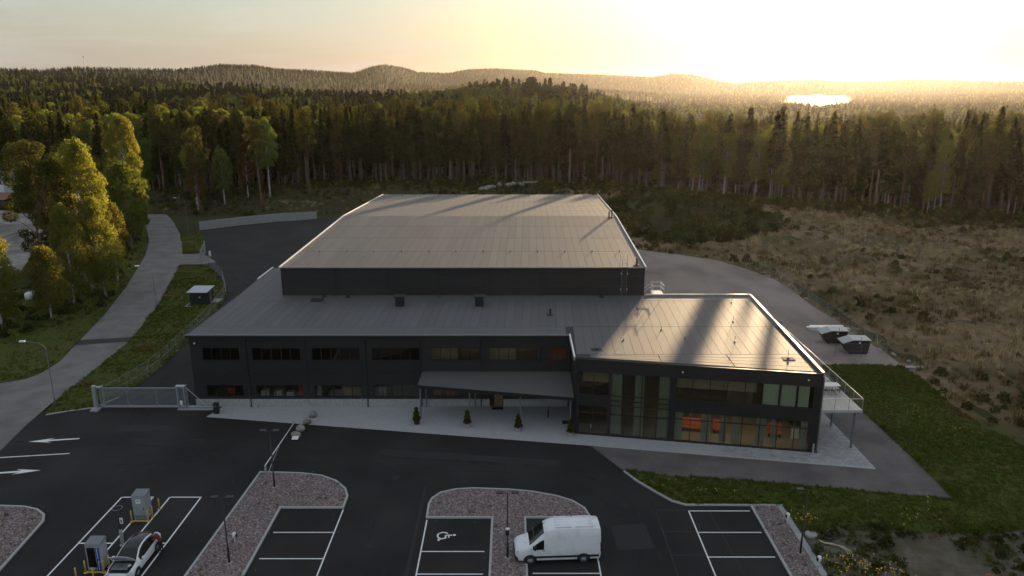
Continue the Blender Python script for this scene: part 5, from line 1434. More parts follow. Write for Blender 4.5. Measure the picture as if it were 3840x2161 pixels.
# ------------------------------------------------------------------ seen through the windows
def crate(x, y, z, sx, sy, sz, mat, nm, lab, cat):
    o = tag(MB().rbox(-sx / 2, sx / 2, -sy / 2, sy / 2, 0, sz, .03).build(nm, mat), lab, cat)
    o.location = (x, y, z); return o
for x, y, sx, sz, mat, nm, lab, cat in ((-29.2, 73.4, .9, 1.5, 'red', 'machine_cabinet', 'orange machine behind the leftmost lower windows', 'machine'), (-25.6, 73.0, .8, 1.3, 'white_pl', 'sack', 'white sack behind the second lower windows, left', 'sack'), (-24.3, 73.2, .8, 1.2, 'white_pl', 'sack', 'white sack behind the second lower windows, middle', 'sack'), (-23.0, 73.0, .7, 1.15, 'white_pl', 'sack', 'white sack behind the second lower windows, right', 'sack'), (-21.8, 73.0, .6, 1.9, 'red', 'machine_cabinet', 'red cabinet behind the second lower windows', 'cabinet'), (-19.9, 72.9, .5, 1.9, 'charger', 'machine_cabinet', 'grey cabinet behind the third lower windows', 'cabinet'), (-17.0, 72.8, .9, 2.3, 'board', 'box', 'tall pale carton behind the third lower windows, left', 'box'), (-16.0, 72.8, .85, 1.9, 'board', 'box', 'pale carton behind the third lower windows, right', 'box'), (-13.4, 73.0, .8, 1.7, 'charger', 'machine_cabinet', 'grey cabinet behind the fourth lower windows', 'cabinet'), (-7.7, 72.9, .9, 2.2, 'board', 'box', 'pale carton behind the window under the canopy', 'box'), (-6.4, 73.1, .8, 1.9, 'orange', 'armchair', 'orange seat behind the window under the canopy', 'chair')):
    crate(x, y, .06, sx, .7, sz, M[mat], nm, lab, cat)
def bench(x, y, w, lab):
    t = thing('orange_bench', lab, 'bench', (x, y, .05), -.18, 'orange benches in the glass wing')
    MB().rbox(-w / 2, w / 2, -.3, .3, .38, .52, .04).build('seat', M['orange'], t); MB().rbox(-w / 2, w / 2, .18, .32, .55, 1.25, .04).build('backrest', M['orange'], t)
    for s in (-1, 1): MB().rbox(s * (w / 2 - .12) - .05, s * (w / 2 - .12) + .05, -.25, .25, 0, .38, .01).build('leg', M['black'], t)
bench(17.1, 66.0, 1.9, 'long orange bench behind the glass wing, leftmost')
bench(19.6, 65.6, 1.1, 'orange bench behind the glass wing, second from left')
bench(24.6, 64.8, 1.2, 'orange bench behind the glass near the wing corner')
t = thing('flip_chart', 'white flip chart behind the glass at the wing corner', 'flip chart', (25.75, 62.9, .05), -.18)
MB().rbox(-.35, .35, -.02, .02, .75, 1.9, .01).build('board', M['white_pl'], t)
for s in (-1, 1): MB().tube([(s * .3, 0, .75), (s * .38, .1, 0)], .02, 6).build('leg', M['steel'], t)

# pendant lamps seen lit behind the ground-floor glass
lamp_glow = emat('pendant_glow', (1.0, .78, .48), 7.0)
for k, (x, y) in enumerate(((16.0, 65.2), (17.3, 65.0), (19.4, 64.7), (20.7, 66.2), (22.4, 64.4), (24.4, 65.6), (25.9, 63.9))):
    t = thing('pendant_lamp', 'small lit pendant lamp behind the ground-floor glass, number order from the left: %s' % ['first', 'second', 'third', 'fourth', 'fifth', 'sixth', 'last'][k], 'lamp', (x, y, 2.35), 0, 'pendant lamps in the glass wing')
    t['label'] = '%s lit pendant lamp from the left behind the ground-floor glass' % ['first', 'second', 'third', 'fourth', 'fifth', 'sixth', 'last'][k]
    MB().tube([(0, 0, .1), (0, 0, .75)], .01, 4).build('cord', M['black'], t)
    MB().lathe([(.02, .12), (.09, .06), (.10, 0)], 12).build('lamp_shade', M['black'], t)
    MB().lathe([(.02, .07), (.05, .03), (.03, -.01)], 8).build('bulb', lamp_glow, t)
    ld = bpy.data.lights.new('pendant_light', 'POINT'); ld.energy = 9; ld.color = (1, .76, .46); ld.shadow_soft_size = .06
    lo_ = bpy.data.objects.new('light', ld); link(lo_, t); lo_.location = (0, 0, -.08)

# radio mast on the far left ridge
mx, my = -896.0, 1650.0
t = thing('radio_mast', 'thin radio mast standing on the far left ridge', 'mast', (mx, my, float(terrain_z(mx, my))))
MB().tube([(0, 0, 0), (0, 0, 34)], [.9, .45], 6).build('mast', M['steel_dk'], t)
MB().tube([(0, 0, 31), (0, 0, 33.5)], 1.6, 8).build('antenna_head', M['steel'], t)

# heaps in the gravel lot
for k, (x, y, r_, h_, lab) in enumerate(((-82, 122, 4.5, 1.6, 'dark gravel heap in the lot nearest the pine'), (-90, 126, 5.5, 1.2, 'low earth heap in the middle of the gravel lot'), (-104, 158, 6, 1.8, 'pale sand heap at the back of the gravel lot'))):
    n_ = 28; V = [(0, 0, h_)]; F = []
    for j in range(1, 7):
        for i in range(n_):
            a = 2 * math.pi * i / n_; rr_ = r_ * j / 6 * (1 + .12 * math.sin(3 * a + k) + .06 * math.sin(7 * a))
            V.append((rr_ * math.cos(a), rr_ * math.sin(a), h_ * (1 - (j / 6) ** 1.3) + .12 * math.sin(5 * a + j) * (j < 6) - (.05 if j == 6 else 0)))
    for i in range(n_): F.append((0, 1 + i, 1 + (i + 1) % n_))
    for j in range(5):
        for i in range(n_): F.append((1 + j * n_ + i, 1 + (j + 1) * n_ + i, 1 + (j + 1) * n_ + (i + 1) % n_, 1 + j * n_ + (i + 1) % n_))
    o = tag(MB().add(V, F).build('gravel_heap', M['dirt'] if k < 2 else M['lot_gravel'], None, True), lab, 'heap', 'heaps in the gravel lot'); o.location = (x, y, .06)
# logs and branches left on the field
for k in range(26):
    y = rng.uniform(88, 180); x = np.interp(y, XB_Y, XB_X) + rng.uniform(4, 70); a = rng.uniform(0, 3.14); L = rng.uniform(1.2, 4.2)
    z0, z1 = float(field_z(x, y)) + .22, float(field_z(x + L * math.cos(a), y + L * math.sin(a))) + .25
    o = MB().tube([(0, 0, 0), (L * .5 * math.cos(a + .1), L * .5 * math.sin(a + .1), (z1 - z0) * .5 + .08), (L * math.cos(a), L * math.sin(a), z1 - z0)], [.14, .11, .06], 6).build('fallen_log', M['bark'], None, True)
    o.location = (x, y, z0); tag(o, 'grey fallen log lying in the dry grass field', 'log', 'fallen logs in the field')
# ------------------------------------------------------------------ vehicles
def loft(secs, half):
    """secs: list of (x, params); half(params) -> [(y,z)...] from bottom centre to top centre. returns verts grid"""
    rows = []
    for x, p in secs:
        h = half(p)
        full = [(y, z) for y, z in h] + [(-y, z) for y, z in h[-2:0:-1]]
        rows.append([(x, -y, z) for y, z in full])
    return rows

def panels(rows, group_of, par, mats, names, sub=True, auto=38):
    """split the lofted skin into named parts by face group"""
    n_ = len(rows[0]); G_ = {}
    for i in range(len(rows) - 1):
        for j in range(n_):
            G_.setdefault(group_of(i, j, n_), []).append((i, j))
    caps = [(0, True), (len(rows) - 1, False)]
    for gname, cells in G_.items():
        if gname is None: continue
        vid = {}; V = []; F = []
        def vi(i, j):
            j %= n_
            if (i, j) not in vid: vid[(i, j)] = len(V); V.append(rows[i][j])
            return vid[(i, j)]
        for i, j in cells: F.append((vi(i, j), vi(i, j + 1), vi(i + 1, j + 1), vi(i + 1, j)))
        if gname == 'body':
            F.append(tuple(vi(0, j) for j in range(n_ - 1, -1, -1))); F.append(tuple(vi(len(rows) - 1, j) for j in range(n_)))
        o = MB().add(V, F).build(names.get(gname, gname), mats[gname], par, True, auto)
    return par

def wheel(par, x, y, r, w, side, rim='charger', spokes=10):
    """tyre ring with rim disc and spokes; side -1: outer face towards -y"""
    prof = [(r * .62, -w / 2), (r * .9, -w / 2), (r, -w / 2 * .75), (r, w / 2 * .75), (r * .9, w / 2), (r * .62, w / 2)]
    n_ = 24; V = []; F = []
    for k in range(n_):
        a = 2 * math.pi * k / n_
        for rr_, yy in prof: V.append((x + rr_ * math.cos(a), y + yy, r + rr_ * math.sin(a)))
    m_ = len(prof)
    for k in range(n_):
        for q in range(m_):
            F.append((k * m_ + q, k * m_ + (q + 1) % m_, ((k + 1) % n_) * m_ + (q + 1) % m_, ((k + 1) % n_) * m_ + q))
    wh = MB().add(V, F).build('wheel', M['rubber'], par, True, 40)
    yo = y + side * w * .40
    mb = MB().add([(x + r * .6 * math.cos(2 * math.pi * k / n_), y + side * w * .25, r + r * .6 * math.sin(2 * math.pi * k / n_)) for k in range(n_)], [tuple(range(n_))])
    mb.build('rim_back', M['black'], wh)
    mb = MB()
    for k in range(spokes):
        a = 2 * math.pi * k / spokes
        mb.tube([(x + .05 * math.cos(a), yo, r + .05 * math.sin(a)), (x + r * .6 * math.cos(a), yo, r + r * .6 * math.sin(a))], .018, 4)
    mb.tube([(x, yo - side * .02, r), (x, yo + side * .015, r)], .06, 10)
    mb.build('rim', M[rim], wh)

# ---- white panel van
van = thing('panel_van', 'white high-roofed panel van parked in the bay right of the T island', 'van', (.18, 46.22, .0), .055)
def vhalf(p):
    w, zb, belt, zs, wt, zt = p
    return [(0, zb), (w * .93, zb), (w, zb + .12), (w, belt), (w + (wt - w) * .68 + .03, belt + (zs - belt) * .74), (wt, zs), (wt * .9, zt - (zt - zs) * .28), (wt * .55, zt), (0, zt + .012)]
VS = [(0.0, (.66, .42, .80, .90, .60, .95)), (.06, (.82, .33, .86, 1.00, .74, 1.06)), (.25, (.94, .30, .95, 1.11, .82, 1.18)), (.6, (.985, .28, 1.04, 1.22, .86, 1.29)), (.98, (.99, .28, 1.12, 1.32, .89, 1.41)), (1.2, (.99, .28, 1.15, 1.46, .86, 1.60)), (1.75, (.99, .28, 1.15, 1.98, .81, 2.12)), (1.98, (.99, .28, 1.15, 2.12, .81, 2.34)), (2.2, (.99, .28, 1.16, 2.22, .83, 2.50)), (2.6, (.99, .28, 1.16, 2.30, .86, 2.63)), (3.4, (.99, .28, 1.16, 2.33, .87, 2.67)), (4.6, (.99, .28, 1.16, 2.33, .87, 2.67)), (5.72, (.985, .30, 1.16, 2.32, .87, 2.65)), (5.86, (.96, .33, 1.15, 2.28, .85, 2.58)), (5.91, (.91, .38, 1.12, 2.15, .79, 2.42))]
def vgrp(i, j, n_):
    x = VS[i][0]
    top = j in (5, 6, 7, 8, 9, 10)
    if .97 <= x < 1.9 and top and j in (6, 7, 8, 9): return 'windscreen'
    if j in (0, 15): return 'floor'
    if j in (3, 12) and 1.19 <= x < 1.98: return 'door_window'
    return 'body'
panels(loft(VS, vhalf), vgrp, van, {'body': M['white'], 'windscreen': M['carglass'], 'door_window': M['carglass'], 'floor': M['black']}, {'floor': 'underbody'})
# the cab behind the glass
MB().box(1.3, 2.0, -.7, .7, .6, 1.75).build('cab_interior', M['black'], van)
MB().rbox(1.05, 1.3, -.8, .8, 1.15, 1.32, .04).build('dashboard', M['grey_pl'], van)
def yside(x, z):
    """half width of the van side at height z (aft of the cowl)"""
    zs = np.interp(x, [s[0] for s in VS], [s[1][3] for s in VS]); wt = np.interp(x, [s[0] for s in VS], [s[1][4] for s in VS]); w = np.interp(x, [s[0] for s in VS], [s[1][0] for s in VS]); be = np.interp(x, [s[0] for s in VS], [s[1][2] for s in VS])
    zm = be + (zs - be) * .74; wm = w + (wt - w) * .68 + .03
    return float(np.interp(z, [0, be, zm, zs], [w, w, wm, wt]))
def side_panel(nm, poly, mat, s, off=.022, par=van):
    V = [(x, s * (yside(x, z) + off), z) for x, z in poly]
    return MB().add(V, [tuple(range(len(V))) if s < 0 else tuple(range(len(V) - 1, -1, -1))]).build(nm, mat, par)
for s in (-1, 1):
    for x in (2.16, 3.62): side_panel('panel_seam', [(x, .5), (x + .012, .5), (x + .012, 2.24), (x, 2.24)], M['grey_pl'], s, .008)
    side_panel('panel_seam', [(2.2, 2.06), (5.7, 2.06), (5.7, 2.07), (2.2, 2.07)], M['grey_pl'], s, .008)
    side_panel('panel_seam', [(1.12, .55), (1.13, .55), (1.13, 1.1), (1.12, 1.1)], M['grey_pl'], s, .008)
    MB().rbox(.95, 5.78, s * .995 - .012, s * .995 + .012, .50, .66, .008).build('side_moulding', M['black'], van)
    MB().rbox(2.3, 5.6, s * .985 - .012, s * .985 + .012, 1.12, 1.14, .004).build('body_crease', M['white'], van)
    MB().rbox(1.85, 2.05, s * 1.0 - .015, s * 1.0 + .015, 1.06, 1.10, .008).build('door_handle', M['black'], van)
    MB().rbox(1.28, 1.42, min(s * 1.0, s * 1.24), max(s * 1.0, s * 1.24), 1.22, 1.50, .03).build('mirror', M['black'], van)
    for x, nm in ((1.02, 'front'), (4.72, 'rear')):
        V = [(x + .46 * math.cos(a), s * .9935, .36 + .43 * math.sin(a)) for a in np.linspace(-.3, math.pi + .3, 20)]
        MB().add(V, [tuple(range(20)) if s < 0 else tuple(range(19, -1, -1))]).build('wheel_arch', M['black'], van)
        wheel(van, x, s * .90, .36, .24, s)
    MB().rbox(.10, .42, min(s * .62, s * .90), max(s * .62, s * .90), .84, 1.02, .05).build('headlight', M['lens'], van)
    MB().rbox(.14, .34, min(s * .66, s * .89), max(s * .66, s * .89), .93, 1.03, .03).build('headlight_bezel', M['black'], van)
    MB().rbox(5.84, 5.93, min(s * .80, s * .95), max(s * .80, s * .95), .85, 1.55, .02).build('tail_light', M['redlens'], van)
    MB().add([(.62, s * .35, 1.30), (.62, s * .70, 1.27), (.82, s * .74, 1.33), (.82, s * .38, 1.365)], [(0, 1, 2, 3) if s > 0 else (3, 2, 1, 0)]).build('hood_vent', M['black'], van)
MB().rbox(-.06, .42, -.90, .90, .28, .62, .1).build('front_bumper', M['black'], van, True, 40)
MB().rbox(-.03, .1, -.45, .45, .62, .82, .02).build('grille', M['black'], van)
MB().rbox(5.80, 6.0, -.93, .93, .38, .60, .04).build('rear_bumper', M['black'], van)
for k in range(5):
    for a, b in ((2.75, 3.9), (4.1, 5.4)):
        MB().rbox(a, b, -.62 + k * .31 - .05, -.62 + k * .31 + .05, 2.655 + .02 * (1 - abs(k - 2) / 2) - .01, 2.69 + .01 * (1 - abs(k - 2) / 2), .012).build('roof_rib', M['white'], van)
MB().rbox(5.80, 5.95, -.12, .12, 2.44, 2.54, .02).build('brake_light', M['black'], van)
MB().tube([(1.95, .25, 2.3), (2.08, .25, 2.52)], .015, 5).build('aerial', M['black'], van)
MB().rbox(5.905, 5.925, -.012, .012, .62, 2.3, .003).build('door_seam', M['grey_pl'], van)
MB().rbox(5.90, 5.94, -.26, .26, .68, .80, .004).build('number_plate', M['white_pl'], van)

# ---- white electric car on charge, bonnet up
car = thing('electric_car', 'white car with its bonnet open at the charging cabinet', 'car', (-26.05, 43.15, 0), math.pi / 2)
CS = [(0.0, (.60, .36, .52, .60, .56, .64)), (.1, (.80, .28, .60, .74, .72, .78)), (.45, (.90, .24, .70, .86, .80, .90)), (.8, (.92, .22, .77, .91, .80, .96)), (1.15, (.93, .22, .83, .98, .79, 1.03)), (1.45, (.93, .22, .87, 1.13, .72, 1.20)), (1.95, (.93, .22, .91, 1.39, .62, 1.46)), (2.5, (.93, .22, .93, 1.49, .58, 1.55)), (3.1, (.93, .22, .95, 1.47, .57, 1.54)), (3.75, (.93, .24, .98, 1.36, .59, 1.43)), (4.2, (.92, .28, .99, 1.18, .66, 1.23)), (4.5, (.88, .33, .94, 1.04, .70, 1.07)), (4.62, (.80, .42, .80, .93, .68, .95))]
def chalf(p):
    w, zb, belt, zs, wt, zt = p
    return [(0, zb), (w * .92, zb), (w, zb + .14), (w * 1.0, belt - .06), (w * .965, belt), (wt + .03, zs - .02), (wt - .06, zs + (zt - zs) * .55), (wt * .55, zt), (0, zt + .01)]
def cgrp(i, j, n_):
    x = CS[i][0]
    if j in (0, 15): return 'floor'
    if j in (6, 7, 8, 9):
        if .05 <= x < 1.1: return 'engine_bay'
        if 1.1 <= x < 1.9: return 'windscreen'
        if 1.9 <= x < 3.7: return 'glass_roof'
        if 3.7 <= x < 4.3: return 'rear_window'
    if j in (4, 11) and 1.4 <= x < 3.9: return 'side_window'
    return 'body'
panels(loft(CS, chalf), cgrp, car, {'body': M['white'], 'windscreen': M['carglass'], 'glass_roof': M['carglass'], 'rear_window': M['carglass'], 'side_window': M['screen'], 'floor': M['black'], 'engine_bay': M['black']}, {'floor': 'underbody'}, auto=45)
MB().box(1.6, 4.0, -.6, .6, .4, 1.0).build('cabin', M['black'], car)
for s in (-1, 1):
    for x in (.86, 3.72):
        V = [(x + .40 * math.cos(a), s * .936, .34 + .40 * math.sin(a)) for a in np.linspace(-.3, math.pi + .3, 20)]
        MB().add(V, [tuple(range(20)) if s < 0 else tuple(range(19, -1, -1))]).build('wheel_arch', M['black'], car)
        wheel(car, x, s * .85, .335, .22, s, 'charger', 5)
    MB().rbox(1.5, 1.68, min(s * .93, s * 1.1), max(s * .93, s * 1.1), .93, 1.06, .04).build('mirror', M['white'], car, True, 40)
    MB().rbox(.03, .3, min(s * .55, s * .83), max(s * .55, s * .83), .66, .78, .03).build('headlight', M['lens'], car)
    MB().rbox(4.45, 4.63, min(s * .5, s * .84), max(s * .5, s * .84), .80, .92, .03).build('tail_light', M['redlens'], car)
    for x in (2.2, 3.0): MB().rbox(x, x + .16, s * .935 - .012, s * .935 + .012, .80, .83, .006).build('door_handle', M['white'], car)
    for x in (1.55, 2.5, 3.35): MB().rbox(x, x + .01, s * .932 - .004, s * .932 + .004, .35, .9, .001).build('door_seam', M['grey_pl'], car)
# raised bonnet: curved panel hinged at the cowl
hin = (1.12, 0, 1.04); Mh = Matrix.Translation(hin) @ Matrix.Rotation(R(52), 4, 'Y')
V = []; nx_, ny_ = 7, 9
for i in range(nx_):
    for j in range(ny_):
        lx = -1.02 * i / (nx_ - 1); ly = (-.80 + .10 * (i / (nx_ - 1)) ** 2) + (1.60 - .2 * (i / (nx_ - 1)) ** 2) * j / (ny_ - 1)
        lz = .05 * (1 - (ly / .8) ** 2) - .10 * (i / (nx_ - 1)) ** 2
        V.append(Mh @ Vector((lx, ly, lz)))
nV = len(V)
V += [v - (Mh.to_3x3() @ Vector((0, 0, .03))) for v in V]
F = []
for i in range(nx_ - 1):
    for j in range(ny_ - 1):
        a = i * ny_ + j
        F += [(a, a + 1, a + ny_ + 1, a + ny_), (nV + a + ny_, nV + a + ny_ + 1, nV + a + 1, nV + a)]
for i in range(nx_ - 1):
    a = i * ny_; F += [(a, a + ny_, nV + a + ny_, nV + a)]; a += ny_ - 1; F += [(a + ny_, a, nV + a, nV + a + ny_)]
for j in range(ny_ - 1):
    F += [(j + 1, j, nV + j, nV + j + 1)]; a = (nx_ - 1) * ny_ + j; F += [(a, a + 1, nV + a + 1, nV + a)]
bn = MB().add(V, F).build('bonnet', M['white'], car, True, 40)
MB().rbox(-.9, -.75, -.5, .5, -.16, -.13, .01, Mh).build('bonnet_frame', M['grey_pl'], bn)
MB().rbox(.25, .95, -.55, .55, .92, .99, .03).build('motor_cover', M['grey_pl'], car)
MB().lathe([(.2, .98), (.2, 1.03), (.14, 1.05)], 16, (.6, .1, 0)).build('motor_cap', M['steel_dk'], car)
MB().rbox(.55, .75, -.62, -.45, .98, 1.02, .01).build('fluid_cap', M['white_pl'], car)
MB().rbox(-.04, .2, -.62, .62, .3, .5, .05).build('front_grille', M['black'], car)

# ---- person leaning over the car
def skin_body(name, joints, bones, par, mat_of, mats, sub=2):
    me = bpy.data.meshes.new(name)
    keys = list(joints)
    me.from_pydata([joints[k][0] for k in keys], [(keys.index(a), keys.index(b)) for a, b in bones], [])
    o = bpy.data.objects.new(name, me); ROOTCOL.objects.link(o)
    md = o.modifiers.new('skin', 'SKIN'); md.use_smooth_shade = True
    for i, k in enumerate(keys):
        r_ = joints[k][1]; me.skin_vertices[0].data[i].radius = (r_, r_) if not isinstance(r_, tuple) else r_
        me.skin_vertices[0].data[i].use_root = (i == 0)
    o.modifiers.new('sub', 'SUBSURF').levels = sub
    o.modifiers['sub'].render_levels = sub
    dg = bpy.context.evaluated_depsgraph_get()
    m2 = bpy.data.meshes.new_from_object(o.evaluated_get(dg)); m2.name = name
    bpy.data.objects.remove(o, do_unlink=True)
    m2.materials.clear()
    for m_ in mats: m2.materials.append(m_)
    for f in m2.polygons: f.material_index = mat_of(f.center); f.use_smooth = True
    return inst(name, m2, par)
per = thing('person', 'person in a dark red top and black trousers leaning over the white car', 'person', (-24.78, 46.75, 0), 0)
J = {'pelvis': ((0, 0, .93), (.15, .12)), 'belly': ((-.07, 0, 1.08), (.14, .11)), 'chest': ((-.22, 0, 1.28), (.165, .12)), 'neck': ((-.36, 0, 1.42), .06), 'skull': ((-.43, -.01, 1.50), (.085, .095)), 'crown': ((-.49, -.02, 1.60), (.075, .085))}
E = [('pelvis', 'belly'), ('belly', 'chest'), ('chest', 'neck'), ('neck', 'skull'), ('skull', 'crown')]
for s, t in ((-1, 'r'), (1, 'l')):
    J.update({'hip' + t: ((.01, s * .10, .88), .085), 'kn' + t: ((-.05, s * .13, .48), .06), 'an' + t: ((.04, s * .15, .09), .042), 'toe' + t: ((-.15, s * .17, .04), .04)})
    E += [('pelvis', 'hip' + t), ('hip' + t, 'kn' + t), ('kn' + t, 'an' + t), ('an' + t, 'toe' + t)]
    J.update({'sh' + t: ((-.27, s * .19, 1.36), .058), 'el' + t: ((-.40, s * .27, 1.17), .042), 'wr' + t: ((-.54, s * .20, 1.13), .029), 'pa' + t: ((-.61, s * .18, 1.12), (.034, .018))})
    E += [('chest', 'sh' + t), ('sh' + t, 'el' + t), ('el' + t, 'wr' + t), ('wr' + t, 'pa' + t)]
    for q, (dy, ln) in enumerate(((-.036, .07), (-.012, .085), (.012, .08), (.034, .062))):
        J['f%d%s' % (q, t)] = ((-.61 - ln * .55, s * .18 + dy, 1.122), .009); J['g%d%s' % (q, t)] = ((-.61 - ln, s * .18 + dy, 1.105), .008)
        E += [('pa' + t, 'f%d%s' % (q, t)), ('f%d%s' % (q, t), 'g%d%s' % (q, t))]
    J['th' + t] = ((-.60, s * .18 - s * .06, 1.115), .010); E.append(('pa' + t, 'th' + t))
def mat_of(c):
    if c.z > 1.41 and c.x < -.33: return 2
    if c.x < -.47 and c.z < 1.2: return 2
    if c.z < .07: return 3
    return 0 if c.z > .93 else 1
skin_body('body', J, E, per, mat_of, [M['shirt'], M['trousers'], M['skin'], M['black']])
hm = MB(); hm.lathe([(.03, -.10), (.085, -.07), (.10, -.01), (.095, .05), (.06, .09), (.015, .105)], 14)
h_ = hm.build('hair', M['hair'], per, True); h_.location = (-.455, -.01, 1.575); h_.rotation_euler = (0, R(-20), 0); h_.scale = (1.0, .98, .9)
fc = MB().rbox(-.585, -.555, -.03, .01, 1.49, 1.53, .01).build('nose', M['skin'], per)
for s in (-1, 1):
    MB().rbox(-.575, -.565, s * .035 - .01 - .012, s * .035 - .01 + .012, 1.545, 1.56, .003).build('eye', M['black'], per)
    MB().rbox(-.46, -.42, s * .10 - .015, s * .10 + .005, 1.49, 1.55, .008).build('ear', M['skin'], per)
# ------------------------------------------------------------------ tree shapes
def trunk_mb(h, r0, r1, rr, lean=.02, n=7, segs=7):
    mb = MB()
    pts = []; ax, ay = rr.uniform(-lean, lean, 2)
    for k in range(segs + 1):
        t = k / segs
        pts.append((ax * h * t + .12 * math.sin(3 * t + ax * 90) * t, ay * h * t + .12 * math.cos(2.6 * t + ay * 80) * t - .12 * t, h * t - (.3 if k == 0 else 0)))
    mb.tube(pts, [r0 * (1.25 if k == 0 else 1) * (1 - k / segs) + r1 * k / segs for k in range(segs + 1)], n)
    return mb, pts

def at_trunk(pts, t):
    k = min(int(t * (len(pts) - 1)), len(pts) - 2); f = t * (len(pts) - 1) - k
    return np.array(pts[k]) * (1 - f) + np.array(pts[k + 1]) * f

def make_spruce(nm, h, z0, R0, seed, dens=1.0, size=.62):
    rr = np.random.default_rng(seed)
    mb, pts = trunk_mb(h, .017 * h * .9, .02, rr, .012, 6, 6)
    C = []; D = []
    z = z0
    while z < h - .25:
        t = (z - z0) / (h - z0)
        rad = R0 * (1 - t) ** .82 * rr.uniform(.72, 1.12) * (min(1, .45 + t * 4)) + .18
        nb = max(4, int((7 + rr.integers(0, 3)) * dens))
        a0 = rr.uniform(0, 6.28)
        for b in range(nb):
            a = a0 + 6.283 * b / nb + rr.uniform(-.25, .25)
            rb = rad * rr.uniform(.7, 1.1)
            m = max(2, int(rb / .42))
            for k in range(m):
                f = (k + .6) / m
                droop = -.30 * rb * f + .16 * rb * f * f
                base = at_trunk(pts, min(z / h, .99))
                C.append((base[0] + math.cos(a) * rb * f, base[1] + math.sin(a) * rb * f, z + droop + rr.uniform(-.12, .12)))
                D.append((math.cos(a) + rr.uniform(-.5, .5), math.sin(a) + rr.uniform(-.5, .5), -.45 + rr.uniform(-.35, .25)))
        z += rr.uniform(.34, .5) / dens
    for k in range(6):
        C.append((0, -.12, h - k * .14)); D.append((rr.uniform(-.3, .3), rr.uniform(-.3, .3), 1))
    C, D = np.array(C), np.array(D)
    # bare dead twigs below the crown
    zz = z0 * .35
    while zz < z0:
        a = rr.uniform(0, 6.28); p = at_trunk(pts, zz / h)
        mb.tube([tuple(p), (p[0] + math.cos(a) * .8, p[1] + math.sin(a) * .8, zz - .15)], [.02, .008], 3, False)
        zz += rr.uniform(.5, 1.1)
    V, F = cards(C, size, rr, D=D, aspect=1.25)
    return mb.mesh(nm + '_trunk', M['bark'], True), np_mesh(nm + '_crown', V, F, M['spruce'])

def clumps_tree(nm, h, z0, Rx, seed, nclump, per, csize, card, leaf, bark, r0, shape='oval', droop=0.0, limbs=True, lean=.03):
    """broad crown built from leaf clumps carried on limbs"""
    rr = np.random.default_rng(seed)
    mb, pts = trunk_mb(h * .93, r0, r0 * .15, rr, lean, 7, 8)
    CC = []
    for i in range(nclump):
        t = (i + .5) / nclump
        zc = z0 + (h - z0) * (t ** .9)
        u = (zc - z0) / (h - z0)
        if shape == 'oval': prof = math.sin(math.pi * (.12 + .84 * u)) ** .75
        elif shape == 'dome': prof = (1 - u ** 2.4) ** .5 * min(1, .55 + u * 1.6)
        elif shape == 'flame': prof = (1 - u) ** .6 * min(1, .5 + u * 2.2)
        else: prof = (1 - (2 * u - 1) ** 2 * .6) ** .5
        a = i * 2.399 + rr.uniform(-.4, .4)
        rad = Rx * prof * math.sqrt(rr.uniform(.15, 1.0)) * rr.uniform(.8, 1.08)
        base = at_trunk(pts, min(max((zc - 1.2) / h, .05), .99))
        c = np.array([base[0] + rad * math.cos(a), base[1] + rad * math.sin(a), zc + rr.uniform(-.4, .4)])
        CC.append((c, csize * rr.uniform(.65, 1.25)))
        if limbs and rad > Rx * .3:
            st = at_trunk(pts, min(max((zc - rad * .75 - .6) / h, .08), .95))
            mid_ = (st + c) / 2 + np.array([0, 0, .25])
            mb.tube([tuple(st), tuple(mid_), tuple(c)], [r0 * .28, r0 * .2, .015], 4, False)
    CC.append((np.array([pts[-1][0], pts[-1][1], h - .3]), csize * .7))
    VV = []
    for c, s in CC:
        n_ = int(per * (s / csize) ** 2)
        d = rr.normal(size=(n_, 3)); d /= np.linalg.norm(d, axis=1, keepdims=True)
        r_ = rr.uniform(.25, 1.0, n_) ** .5
        P = c + d * (r_ * s)[:, None] * np.array([1, 1, .78])
        if droop: P[:, 2] -= droop * s * (np.hypot(d[:, 0], d[:, 1]) * r_) * rr.uniform(.3, 1.4, n_)
        VV.append(P)
    C = np.concatenate(VV)
    if droop:
        D = rr.normal(size=(len(C), 3)) * .55; D[:, 2] -= .9
        V, F = cards(C, card, rr, D=D, aspect=1.35)
    else:
        V, F = cards(C, card, rr, up=.2)
    return mb.mesh(nm + '_trunk', bark, True), np_mesh(nm + '_crown', V, F, leaf)

def make_pine(nm, h, z0, Rx, seed, per=110, card=.36, ncl=20):
    return clumps_tree(nm, h, z0, Rx, seed, ncl, per, 1.25, card, M['pine'], M['pine_bark'], .012 * h, 'flat', 0, True, .03)
def make_birch(nm, h, z0, Rx, seed, per=120, card=.27, ncl=34, leaf='birch'):
    return clumps_tree(nm, h, z0, Rx, seed, ncl, per, 1.15, card, M[leaf], M['birch_bark'], .011 * h, 'oval', .8, True, .035)
def make_broad(nm, h, z0, Rx, seed, per=130, card=.34, ncl=46, leaf='broad'):
    return clumps_tree(nm, h, z0, Rx, seed, ncl, per, 1.5, card, M[leaf], M['bark'], .016 * h, 'dome', .15, True, .03)

